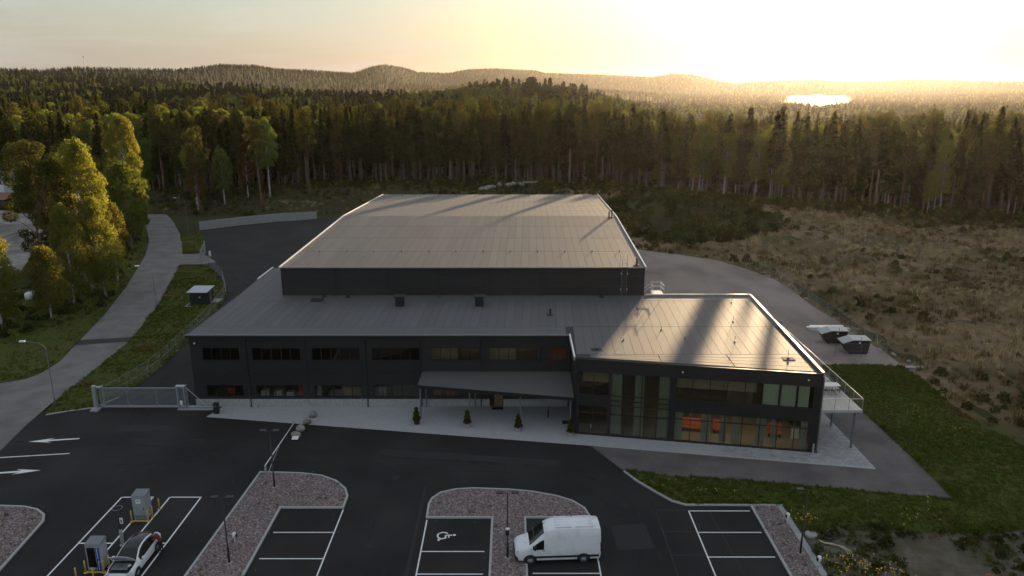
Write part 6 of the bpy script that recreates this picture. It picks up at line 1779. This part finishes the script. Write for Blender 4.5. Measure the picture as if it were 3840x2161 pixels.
TV = {
    'spruce': [make_spruce('spruce', h, z0, r_, 20 + i) for i, (h, z0, r_) in enumerate(((23.5, 9.0, 3.1), (22, 7.0, 3.3), (24.5, 11.5, 2.8), (20, 4.0, 3.4), (23, 10.0, 2.6)))],
    'pine': [make_pine('pine', h, z0, r_, 40 + i) for i, (h, z0, r_) in enumerate(((23, 12.5, 2.6), (21, 10.5, 3.0), (24.5, 14, 2.4)))],
    'birch': [make_birch('birch', h, z0, r_, 60 + i) for i, (h, z0, r_) in enumerate(((19, 6.5, 2.6), (21, 9, 2.4), (17, 5, 2.9)))],
    'broad': [make_broad('broadleaf', h, z0, r_, 80 + i) for i, (h, z0, r_) in enumerate(((18, 3.5, 4.6), (20, 5, 5.0), (16, 3, 4.4)))],
    'russet': [make_birch('russet', 16, 5, 2.5, 95, 110, .27, 30, 'russet')],
}
FARV = {
    'spruce': [make_spruce('far_spruce', 18, 1.5, 3.3, 120 + i, .42, 1.3) for i in range(3)],
    'broad': [make_broad('far_broadleaf', 15, 1.5, 4.4, 130 + i, 16, .95, 22) for i in range(2)],
}
for a_, b_ in FARV['spruce']: b_.materials[0] = M['far_spruce']
for a_, b_ in FARV['broad']: b_.materials[0] = M['far_broad']
KIND_NAME = {'spruce': 'spruce_tree', 'pine': 'pine_tree', 'birch': 'birch_tree', 'broad': 'broadleaf_tree', 'russet': 'birch_tree'}

def place_tree(kind, x, y, z, rz, sc, label, group, var=None, meshes=None):
    tm, cm = meshes or TV[kind][random.randrange(len(TV[kind])) if var is None else var]
    t = thing(KIND_NAME[kind], label, 'tree', (x, y, z), rz, group)
    t.scale = (sc * random.uniform(.92, 1.08), sc * random.uniform(.92, 1.08), sc)
    inst('trunk', tm, t); inst('crown', cm, t)
    return t

# ---- geometry-nodes scatter: one object that carries a whole population
def scatter(name, protos, P, rot, scl, idx_, label):
    col = bpy.data.collections.new(name + '_sources')
    for k, parts in enumerate(protos):
        if not isinstance(parts, (list, tuple)): parts = [parts]
        V = []; Fq = []; mats = []; mi = []
        bm = bmesh.new(); me = bpy.data.meshes.new('%s_source' % name)
        for me0 in parts:
            nf = len(bm.faces)
            bm.from_mesh(me0)
            bm.faces.ensure_lookup_table()
            for f in bm.faces[nf:]: f.material_index = len(mats)
            mats.append(me0.materials[0])
        bm.to_mesh(me); bm.free()
        for mt in mats: me.materials.append(mt)
        o = bpy.data.objects.new('%s_source_%02d' % (name, k), me)
        col.objects.link(o)
    me = bpy.data.meshes.new(name)
    me.vertices.add(len(P)); me.vertices.foreach_set('co', np.asarray(P, np.float32).ravel())
    for an, ty, arr in (('rotz', 'FLOAT', rot), ('scl', 'FLOAT', scl), ('idx', 'INT', idx_)):
        at = me.attributes.new(an, ty, 'POINT')
        at.data.foreach_set('value', np.asarray(arr, np.float32 if ty == 'FLOAT' else np.int32))
    me.update()
    for parts in protos:
        for me0 in (parts if isinstance(parts, (list, tuple)) else [parts]):
            if me0.materials[0].name not in [q.name for q in me.materials]: me.materials.append(me0.materials[0])
    o = inst(name, me)
    ng = bpy.data.node_groups.new(name + '_scatter', 'GeometryNodeTree')
    ng.interface.new_socket('Geometry', in_out='INPUT', socket_type='NodeSocketGeometry')
    ng.interface.new_socket('Geometry', in_out='OUTPUT', socket_type='NodeSocketGeometry')
    n, l = ng.nodes, ng.links
    gi = n.new('NodeGroupInput'); go = n.new('NodeGroupOutput')
    ci = n.new('GeometryNodeCollectionInfo'); ci.inputs['Collection'].default_value = col
    ci.inputs['Separate Children'].default_value = True; ci.inputs['Reset Children'].default_value = True
    ip = n.new('GeometryNodeInstanceOnPoints'); ip.inputs['Pick Instance'].default_value = True
    def na(nm, dt):
        q = n.new('GeometryNodeInputNamedAttribute'); q.data_type = dt; q.inputs['Name'].default_value = nm; return q
    ar, asc, ai = na('rotz', 'FLOAT'), na('scl', 'FLOAT'), na('idx', 'INT')
    cx = n.new('ShaderNodeCombineXYZ'); l.new(ar.outputs[0], cx.inputs['Z'])
    e2r = n.new('FunctionNodeEulerToRotation'); l.new(cx.outputs[0], e2r.inputs[0])
    l.new(gi.outputs[0], ip.inputs['Points']); l.new(ci.outputs[0], ip.inputs['Instance'])
    l.new(ai.outputs[0], ip.inputs['Instance Index']); l.new(e2r.outputs[0], ip.inputs['Rotation']); l.new(asc.outputs[0], ip.inputs['Scale'])
    l.new(ip.outputs[0], go.inputs[0])
    md = o.modifiers.new('scatter', 'NODES'); md.node_group = ng
    return tag(o, label, None, None, 'stuff')
# ------------------------------------------------------------------ forest
EDGE_X = [-400, -150, -112, -103, -95, -88, -82, -72.7, -57, -38, -11.5, 14.5, 34.7, 49, 63.6, 78, 95, 110.7, 122.7, 150, 400]
EDGE_Y = [190, 215, 232, 226, 214, 219, 226, 235, 249, 252, 249, 246, 242, 226, 214, 207, 196.5, 187, 179, 168, 90]
def forest_edge(x): return np.interp(x, EDGE_X, EDGE_Y)
# seeds for the wood: jittered grid, coarser with distance
pts = []
def jgrid(y0, y1, cell, hw):
    out_ = []
    ys = np.arange(y0, y1, cell)
    for y in ys:
        w = hw(y)
        xs = np.arange(-w, w, cell)
        jx = xs + rng.uniform(-.48, .48, len(xs)) * cell; jy = y + rng.uniform(-.48, .48, len(xs)) * cell
        out_.append(np.stack([jx, jy], 1))
    return np.concatenate(out_)
hw = lambda y: (.98 if y < 1400 else .80) * y + 25
near = jgrid(160, 340, 4.1, hw)
mid1 = jgrid(340, 700, 6.2, hw)
mid2 = jgrid(700, 1400, 10.5, hw)
far_ = jgrid(1400, 5400, 17.5, hw)
ALLP = np.concatenate([near, mid1, mid2, far_])
X, Y = ALLP[:, 0], ALLP[:, 1]
ok = Y > forest_edge(X) + rng.uniform(-1.5, 2.5, len(X))
ok &= ~((X < -100) & (Y < 262) & (np.abs(X + 130 - (252 - Y) * .78) < 7))          # the road's gap
ok &= ~((X < -60) & inpoly(X, Y, [(-165, 150), (-150, 208), (-122, 193), (-107, 172), (-94, 147), (-86, 130), (-120, 110)]))
ok &= ~((X < -86) & (X > -150) & (Y < 212) & (Y > 90))
Z = terrain_z(X, Y)
ok &= ~((Y > 1500) & (Z < -20.5))
X, Y, Z = X[ok], Y[ok], Z[ok]
nT = len(X)
# species in patches
pn = wobble(X, Y, 55, 0, 12) + .35 * rng.normal(size=nT)
leafy = pn + .45 * wobble(X, Y, 24, 6, 18) + .22 * ((X < -20) & (Y > 260) & (Y < 700)) + .55 * np.exp(-((X - 5) / 90) ** 2 - ((Y - 470) / 120) ** 2) + .25 * (X > 35)
first = Y - forest_edge(X)
kind = np.full(nT, 0)                                   # 0 spruce, 1 pine, 2 birch, 3 broad
kind[(leafy > .42)] = 3
kind[(leafy > .28) & (leafy <= .42)] = 2
u = rng.uniform(size=nT)
kind[(kind == 0) & (u < .16)] = 1
edge_zone = first < 16
kind[edge_zone & (X < -12) & (u < .30)] = 1
kind[edge_zone & (X > 48) & (u > .74)] = 2
kind[edge_zone & (kind == 3) & (X > -30)] = 0
kind[edge_zone & (kind == 2) & (X < 45) & (X > -60)] = 0
dist_ = np.hypot(X, Y)
htf = 1 - .20 * smoothstep(30, 75, X) * smoothstep(232, 262, Y + .35 * np.maximum(X - 60, 0))
vis = np.abs(X / Y) < .705
names = ['spruce', 'pine', 'birch', 'broad']
limit = [290, 120, 110, 90]
indiv = np.zeros(nT, bool)
def zone(x):
    for lim, txt in ((-110, 'left of the road'), (-85, 'where the road enters the wood'), (-60, 'behind the left end of the yard wall'), (-38, 'behind the right end of the yard wall'), (-14, 'left of the rubble heap'), (8, 'behind the rubble heap'), (28, 'behind the right part of the hall'), (48, 'behind the earth mound'), (70, 'right of the earth mound'), (92, 'at the far end of the field'), (112, 'behind the right part of the field')):
        if x < lim: return txt
    return 'at the right edge of the picture'
def row(d): return 'in the front row' if d < 4.5 else 'in the second row' if d < 9.5 else 'in the third row' if d < 15 else 'deep in the wood'
def size(s): return 'short' if s < .78 else 'tall' if s > 1.02 else 'mid-sized'
LAB = {'spruce': '%s dark spruce %s %s', 'pine': '%s bare-stemmed pine %s %s', 'birch': '%s slender birch %s %s', 'broad': '%s rounded broadleaf tree %s %s'}
for k in range(4):
    c = np.where((kind == k) & vis)[0]
    c = c[np.argsort(dist_[c])][:limit[k]]
    indiv[c] = True
    for i in c:
        sc = random.choice((random.uniform(.6, .82), random.uniform(.84, 1.06), random.uniform(.88, 1.06), random.uniform(.92, 1.12 if X[i] < 70 else 1.03))) * float(htf[i])
        if k == 3: sc *= .95
        z_ = float(Z[i]) + .1
        if Y[i] < 262: z_ = max(z_, float(field_z(X[i], Y[i])) - .1)
        place_tree(names[k], float(X[i]), float(Y[i]), z_, random.uniform(0, 6.28), sc, LAB[names[k]] % (size(sc), row(first[i]), zone(X[i])), '%s %s trees %s %s' % (size(sc), names[k], row(first[i]), zone(X[i])))
ORD = ['first', 'second', 'third', 'fourth', 'fifth', 'sixth', 'seventh', 'eighth', 'ninth', 'tenth', 'eleventh']
for k_, (x, y) in enumerate(sorted(((84.5, 205), (87.5, 203.5), (90, 206.5), (92.5, 203), (95.5, 205), (98, 201.5), (101, 203), (104, 199), (86, 211), (94, 210), (100, 208)))):  # spruces added to block sun leaking through a gap onto path and lawn
    place_tree('spruce', x, y, float(field_z(x, y)) - .1, random.uniform(0, 6.28), random.uniform(.92, 1.08), '%s added full-crowned spruce from the left, closing the sun gap beyond the field' % ORD[k_], 'spruces added to close the sun gap', random.choice((1, 3)))
for x, y, s_, lab in ((67.0, 217.5, 1.08, 'added tall spruce left of the field stumps, shading the wing roof'), (73.5, 213.5, 1.05, 'added tall full spruce behind the field stumps, shading the wing roof'), (75.5, 215, 1.12, 'added very tall spruce close behind the field stumps, shading the wing roof'), (80.5, 210, 1.03, 'added tall full spruce right behind the field stumps, shading the wing roof')):  # tall spruces added to throw streaks of shade on the wing roof
    place_tree('spruce', x, y, float(field_z(x, y)) - .1, random.uniform(0, 6.28), s_, lab, 'spruces added to shade the wing roof', 0)
# the rest of the wood: one object
rest = ~indiv
protos = [list(t) for k in names for t in TV[k]] + [list(t) for k in ('spruce', 'broad') for t in FARV[k]]
off = {}; c = 0
for k in names: off[k] = (c, len(TV[k])); c += len(TV[k])
for k in ('spruce', 'broad'): off['far_' + k] = (c, len(FARV[k])); c += len(FARV[k])
ri = np.where(rest)[0]
ii = np.zeros(len(ri), int)
for j, i in enumerate(ri):
    k = names[kind[i]]
    if Y[i] > 430: k = 'far_spruce' if k in ('spruce', 'pine') else 'far_broad'
    if Y[i] > 1400: k = 'far_broad' if rng.uniform() < .15 else 'far_spruce'
    a, nn = off[k]
    ii[j] = a + rng.integers(0, nn)
sc = rng.uniform(.62, 1.14, len(ri)) * np.where(Y[ri] < 900, htf[ri], 1)
sc = np.where(Y[ri] > 1400, sc * .58, sc)
scatter('forest', protos, np.stack([X[ri], Y[ri], Z[ri]], 1), rng.uniform(0, 6.28, len(ri)), sc, ii, 'mixed forest stretching to the hills')
# ------------------------------------------------------------------ trees standing alone, left of the road
big_birch = make_birch('great_birch', 22, 4.5, 4.2, 501, 420, .175, 62, 'gold')
mid_birch = make_birch('mid_birch', 17, 3.0, 3.2, 502, 340, .17, 46, 'gold')
big_pine = make_pine('great_pine', 21, 8.5, 4.6, 503, 300, .24, 34)
small_birch = make_birch('small_birch', 13, 3.2, 2.6, 504, 200, .21, 36, 'birch')
def solo(kind, x, y, sc, lab, meshes=None, var=None, rz=None):
    return place_tree(kind, x, y, 0, random.uniform(0, 6.28) if rz is None else rz, sc, lab, 'trees left of the road', var, meshes)
solo('birch', -66.5, 115.5, 1.08, 'great golden birch glowing beside the road', big_birch)
solo('birch', -62.8, 112.5, .92, 'golden birch on the road side of the great birch', mid_birch)
solo('birch', -65.2, 108.0, .9, 'golden birch between the great birch and the pine', mid_birch, rz=4.)
solo('birch', -64.2, 100.5, .82, 'small birch with a white trunk on the verge before the pine', small_birch)
solo('birch', -68.4, 96.5, .85, 'golden birch at the left edge of the picture', mid_birch)
solo('birch', -71.5, 97.5, .8, 'leafy birch half outside the left edge of the picture', mid_birch, rz=2.)
solo('pine', -69.3, 111.0, 1.0, 'spreading pine with reddish limbs before the great birch', big_pine)
solo('pine', -85.0, 133.0, 1.05, 'round-topped pine at the edge of the gravel lot', big_pine, rz=1.5)
solo('birch', -70.5, 121.0, .95, 'green birch behind the great golden birch', None, 1)
solo('birch', -66.0, 122.5, .8, 'slender birch between the great birch and the road', None, 2)
solo('broad', -75.0, 146.0, .95, 'dark broadleaf tree shading the road bend', None, 0)
solo('broad', -80.0, 158.0, .9, 'second dark broadleaf tree beside the road bend', None, 2)
solo('birch', -86.0, 168.0, 1.15, 'golden-topped birch above the road bend', big_birch, rz=1.1)
solo('birch', -92.0, 178.0, 1.0, 'pale birch behind the road bend', None, 0)
solo('pine', -93.0, 160.0, 1.0, 'pine behind the gravel lot', None, 1)
solo('broad', -100.0, 176.0, .95, 'broadleaf tree at the far end of the gravel lot', None, 1)
solo('broad', -112.0, 196.0, 1.0, 'broadleaf tree beside the white house', None, 0)
solo('birch', -104.0, 190.0, .9, 'russet birch beside the road before the wood', TV['russet'][0])
for k, (x, y) in enumerate(((-82, 196), (-78, 204), (-86, 205), (-75, 214), (-70, 218))):
    solo('birch', x, y, .85 + .06 * k, ['russet birch nearest the road on its right', 'green birch right of the road', 'thin birch leaning over the road', 'russet birch before the spruces', 'birch at the corner of the bank'][k], TV['russet'][0] if k in (0, 3) else None)
for k, (x, y) in enumerate(((-66, 198), (-79, 190), (-58, 216))):
    solo('pine', x, y, 1.0, ['tall slim pine above the retaining wall', 'tall slim pine right of the road', 'tall slim pine on the bank behind the yard'][k], None, k)
gold_sm = make_birch('gold_birch', 17, 6, 2.2, 505, 130, .26, 28, 'gold')
solo('birch', -13.5, 262, 1.0, 'small golden birch shining among the dark spruces', gold_sm)
solo('birch', -26.0, 283, 1.15, 'golden treetop above the spruces behind the hall', gold_sm)

# ------------------------------------------------------------------ ground cover
def tuft(nm, mat, nb, h, spread, w, seed, lean=.6):
    rr = np.random.default_rng(seed)
    V = []; F = []
    for k in range(nb):
        a = rr.uniform(0, 6.28); r_ = spread * math.sqrt(rr.uniform(0, 1)); x, y = r_ * math.cos(a), r_ * math.sin(a)
        hh = h * rr.uniform(.5, 1.15); d = rr.uniform(0, 6.28); l_ = lean * hh * rr.uniform(.3, 1.2); ww = w * rr.uniform(.6, 1.3)
        px, py = -math.sin(d) * ww / 2, math.cos(d) * ww / 2
        b = len(V)
        V += [(x - px, y - py, -.02), (x + px, y + py, -.02), (x + l_ * .35 * math.cos(d) + px * .8, y + l_ * .35 * math.sin(d) + py * .8, hh * .6), (x + l_ * .35 * math.cos(d) - px * .8, y + l_ * .35 * math.sin(d) - py * .8, hh * .6), (x + l_ * math.cos(d) + px * .2, y + l_ * math.sin(d) + py * .2, hh), (x + l_ * math.cos(d) - px * .2, y + l_ * math.sin(d) - py * .2, hh)]
        F += [(b, b + 1, b + 2, b + 3), (b + 3, b + 2, b + 4, b + 5)]
    return np_mesh(nm, V, F, mat)
def shrub(nm, mat, n_, r_, h, card, seed):
    rr = np.random.default_rng(seed)
    d = rr.normal(size=(n_, 3)); d /= np.linalg.norm(d, axis=1, keepdims=True); q = rr.uniform(.3, 1, n_) ** .5
    P = d * q[:, None] * np.array([r_, r_, h]); P[:, 2] = np.abs(P[:, 2])
    P[:, 0] += .3 * r_ * np.sin(P[:, 2] * 3); V, F = cards(P, card, rr, up=.3)
    return np_mesh(nm, V, F, mat)

# short grass of lawns and verges
def fill(poly, n_):
    xs = [p[0] for p in poly]; ys = [p[1] for p in poly]
    x = rng.uniform(min(xs), max(xs), n_); y = rng.uniform(min(ys), max(ys), n_)
    k = inpoly(x, y, poly)
    return x[k], y[k]
def shrink_z(x, y, z, hgt, s=2.0): return z + hgt * (.5 + .5 * wobble(x, y, s))
PX, PY, PZ = [], [], []
for poly, n_, z, hg in ((LAWN, 42000, .04, .22), (STRIP_POLY, 16000, .03, .25), (STRIP2, 3000, .03, .15), (LEFT_LAWN[2:], 42000, .03, .3)):
    x, y = fill(poly, n_); PX.append(x); PY.append(y); PZ.append(shrink_z(x, y, z, hg) - .06)
PX, PY, PZ = map(np.concatenate, (PX, PY, PZ))
gt = [tuft('lawn_tuft', M['grass'], 16, .16, .16, .035, 700 + k, .7) for k in range(3)] + [tuft('lawn_tuft', M['sedge'], 12, .2, .16, .03, 705, .7)]
dens = wobble(PX, PY, 4, 3, 14)
gi_ = np.where((dens > .75) | (rng.uniform(size=len(PX)) < .08), 3, rng.integers(0, 3, len(PX)))
scatter('lawn_grass', gt, np.stack([PX, PY, PZ], 1), rng.uniform(0, 6.28, len(PX)), rng.uniform(.6, 1.3, len(PX)) * (1 + .35 * np.clip(wobble(PX, PY, 7, 0, 9), 0, 2)), gi_, 'short grass of the lawn and verges')
# field: straw tussocks, sedge and low brush
n_ = 52000
x = rng.uniform(-108, 175, n_); y = rng.uniform(36, 258, n_)
d = x - np.interp(y, XB_Y, XB_X)
okf = (field_z(x, y) > -.2) & (np.abs(x / y) < .76) & (y < forest_edge(x) + 14) & ((d > .4) | (y > 156))
okf &= rng.uniform(size=n_) < np.clip(170 / y - .45, .25, 1)
x, y = x[okf], y[okf]; z = field_z(x, y)
ft = [tuft('straw_tuft', M['straw'], 26, .55, .34, .035, 720 + k, .9) for k in range(3)] + [tuft('sedge_tuft', M['sedge'], 24, .5, .36, .04, 730 + k, .8) for k in range(3)] + [shrub('low_brush', M['brush'], 90, .6, .8, .2, 740 + k) for k in range(3)]
pat = wobble(x, y, 13, 0, 12) + .4 * rng.normal(size=len(x))
bare = smoothstep(30, 60, x) - .9 * smoothstep(205, 235, y) - 1.4 * np.exp(-((x - 42) / 20) ** 2 - ((y - 183) / 24) ** 2)
bare = bare - 1.0 * smoothstep(-.5, .8, wobble(x, y, 17, 8, 20))
u = rng.uniform(size=len(x))
fi_ = np.where(pat + bare > .48, rng.integers(0, 3, len(x)), rng.integers(3, 6, len(x)))
fi_ = np.where((pat + bare < -.55) & (u < np.where(x > 20, .26, .45)), rng.integers(6, 9, len(x)), fi_)
fi_ = np.where((u > .996), rng.integers(6, 9, len(x)), fi_)
mnd = (((x - 41) / 22) ** 2 + ((y - 182) / 31) ** 2) < 1.05
fi_ = np.where(mnd, np.where(u < .55, rng.integers(6, 9, len(x)), rng.integers(3, 6, len(x))), fi_)
big = np.where(mnd & (fi_ > 5), 1.7, 1.0) * np.where((u > .80) & (fi_ < 6), rng.uniform(1.4, 2.1, len(x)), 1.0)
scatter('field_grass', ft, np.stack([x, y, z - .03], 1), rng.uniform(0, 6.28, len(x)), rng.uniform(.55, 1.35, len(x)) * big, fi_, 'dry tussock grass and low brush of the field')
# undergrowth inside and before the wood
n_ = 9000
x = rng.uniform(-150, 190, n_); y = forest_edge(x) + rng.normal(size=n_) * 9 + 3
k = (np.abs(x / y) < .76) & ~((np.abs(x + 130 - (252 - y) * .78) < 8) & (x < -95)) & ~((x < -86) & (y < 212))
x, y = x[k], y[k]
z = np.maximum(np.where(y < 260, field_z(x, y), terrain_z(x, y)), terrain_z(x, y))
us = [shrub('undergrowth', M['brush'], 130, .9, 1.5, .24, 760 + k) for k in range(3)] + [shrub('undergrowth', M['broad'], 130, .8, 1.9, .22, 770), shrub('undergrowth', M['russet'], 90, .7, 1.3, .2, 771)]
q = rng.uniform(size=len(x))
scatter('undergrowth', us, np.stack([x, y, z], 1), rng.uniform(0, 6.28, len(x)), rng.uniform(.25, 1.0, len(x)), np.where(q < .8, rng.integers(0, 3, len(x)), np.where(q < .94, 3, 4)), 'low undergrowth along the forest edge')
# verge brush under the trees left of the road
x, y = fill([(-62, 96), (-60, 106), (-66, 124), (-72, 140), (-80, 158), (-92, 180), (-106, 198), (-100, 180), (-86, 150), (-78, 122), (-76, 104), (-80, 92), (-66, 90)], 2600)
scatter('roadside_brush', us, np.stack([x, y, np.full(len(x), .05)], 1), rng.uniform(0, 6.28, len(x)), rng.uniform(.3, .9, len(x)), rng.integers(0, 4, len(x)), 'low brush under the roadside trees')
# yellow flowers in the lawn
fx_, fy_ = [], []
for cx_, cy_, s, nn in ((23.2, 45.2, 1.1, 60), (25.3, 44.6, 1.0, 45), (22.2, 51.0, .8, 26), (30, 51.5, 1.6, 16), (40, 70, 1.5, 22), (16, 55.3, 1.6, 22), (42, 66, 1.2, 12)):
    fx_.append(cx_ + rng.normal(size=nn) * s); fy_.append(cy_ + rng.normal(size=nn) * s * .6)
fx_, fy_ = np.concatenate(fx_), np.concatenate(fy_)
fl = MB().tube([(0, 0, 0), (0, 0, .2)], .008, 3, False).lathe([(.01, .2), (.05, .22), (.03, .235)], 6).mesh('flower', M['flower'])
scatter('yellow_flowers', [fl], np.stack([fx_, fy_, np.full(len(fx_), .1)], 1), rng.uniform(0, 6.28, len(fx_)), rng.uniform(.7, 1.3, len(fx_)), np.zeros(len(fx_), int), 'small yellow flowers in the grass')
# bare patch and rough grass in the lower right corner
CORN = [(21.35, 20), (21.35, 49.4), (22.2, 49.2), (24.5, 50.2), (29.9, 49.2), (34.4, 49.0), (38.6, 49.6), (47, 50.6), (48, 20)]
surf('bare_ground', CORN, .022, pmat('bare_soil', (.075, .06, .04), (.16, .14, .115), rough=1, scale=1.2, bump=1, bscale=9, c3=(.06, .055, .025), scale3=.35), 'bare stony ground in the lower right corner')
x, y = fill(CORN, 5200)
k = (wobble(x, y, 3.2, 2, 12) > .15) | ((x < 27) & (y < 46.3) & (x > 22)) | (y > 48.2)
k &= ~((np.hypot(x - 21.95, y - 48.8) < .6) | (np.hypot(x - 23, y - 47.3) < .9))
x, y = x[k], y[k]
scatter('rough_grass', gt + [shrub('weed', M['brush'], 50, .3, .4, .12, 790)], np.stack([x, y, np.full(len(x), .02)], 1), rng.uniform(0, 6.28, len(x)), rng.uniform(.7, 1.7, len(x)), rng.integers(0, 5, len(x)), 'rough grass on the bare ground')
# loose stones of the gravel islands
st_me = []
for k in range(3):
    bm = bmesh.new(); bmesh.ops.create_icosphere(bm, subdivisions=1, radius=.055)
    for v in bm.verts: v.co = Vector((v.co.x * random.uniform(.8, 1.3), v.co.y * random.uniform(.7, 1.1), v.co.z * .7))
    me = bpy.data.meshes.new('pebble'); bm.to_mesh(me); bm.free()
    me.materials.append(pmat('pebble_%d' % k, *(((.20, .135, .125), (.30, .21, .195)), ((.13, .12, .12), (.20, .19, .19)), ((.36, .32, .31), (.46, .42, .41)))[k], rough=.9, coords='obj', rnd=.3)); st_me.append(me)
SX, SY = [], []
for poly, n_ in ((ISL_A, 9000), (ISL_B, 9000), (ISL_C, 6000), (ISL_D, 4000)):
    x, y = fill(poly, n_); k = y > 42.5; SX.append(x[k]); SY.append(y[k])
SX, SY = np.concatenate(SX), np.concatenate(SY)
scatter('gravel_stones', st_me, np.stack([SX, SY, np.full(len(SX), .085)], 1), rng.uniform(0, 6.28, len(SX)), rng.uniform(.5, 1.3, len(SX)), rng.choice(3, len(SX), p=[.45, .4, .15]), 'loose pinkish stones on the gravel islands')

# stones strayed onto the asphalt and weeds in the gravel
ex, ey = [], []
for poly in (ISL_A, ISL_B, ISL_C):
    for (a, b) in zip(poly, poly[1:] + poly[:1]):
        for k in range(int(math.hypot(b[0] - a[0], b[1] - a[1]) * 2.2)):
            t_ = rng.uniform(); ex.append(a[0] + (b[0] - a[0]) * t_ + rng.normal() * .35); ey.append(a[1] + (b[1] - a[1]) * t_ + rng.normal() * .35)
ex, ey = np.array(ex), np.array(ey)
scatter('stray_stones', st_me, np.stack([ex, ey, np.full(len(ex), .02)], 1), rng.uniform(0, 6.28, len(ex)), rng.uniform(.25, .7, len(ex)), rng.integers(0, 3, len(ex)), 'stray stones along the island kerbs')
wx, wy = [], []
for poly, n_ in ((ISL_A, 60), (ISL_B, 40), (ISL_C, 90), (ISL_D, 30)):
    x, y = fill(poly, n_); wx.append(x); wy.append(y)
wx, wy = np.concatenate(wx), np.concatenate(wy)
scatter('gravel_weeds', gt, np.stack([wx, wy, np.full(len(wx), .08)], 1), rng.uniform(0, 6.28, len(wx)), rng.uniform(.5, 1.2, len(wx)), rng.integers(0, 4, len(wx)), 'small weeds growing in the gravel islands')
# ------------------------------------------------------------------ haze
m, n, l, out = _nodes('haze_air')
pv_ = n.new('ShaderNodeVolumePrincipled')
pv_.inputs['Color'].default_value = (1.0, .93, .85, 1)
pv_.inputs['Density'].default_value = 2.1e-5
pv_.inputs['Anisotropy'].default_value = .70
l.new(pv_.outputs[0], out.inputs['Volume'])
hz_ = MB().box(-6600, 6600, -260, 7850, -33, max(float(GZ.max()) + 32, 70)).build('haze', m)
tag(hz_, 'thin evening haze over the valley', None, None, 'stuff')
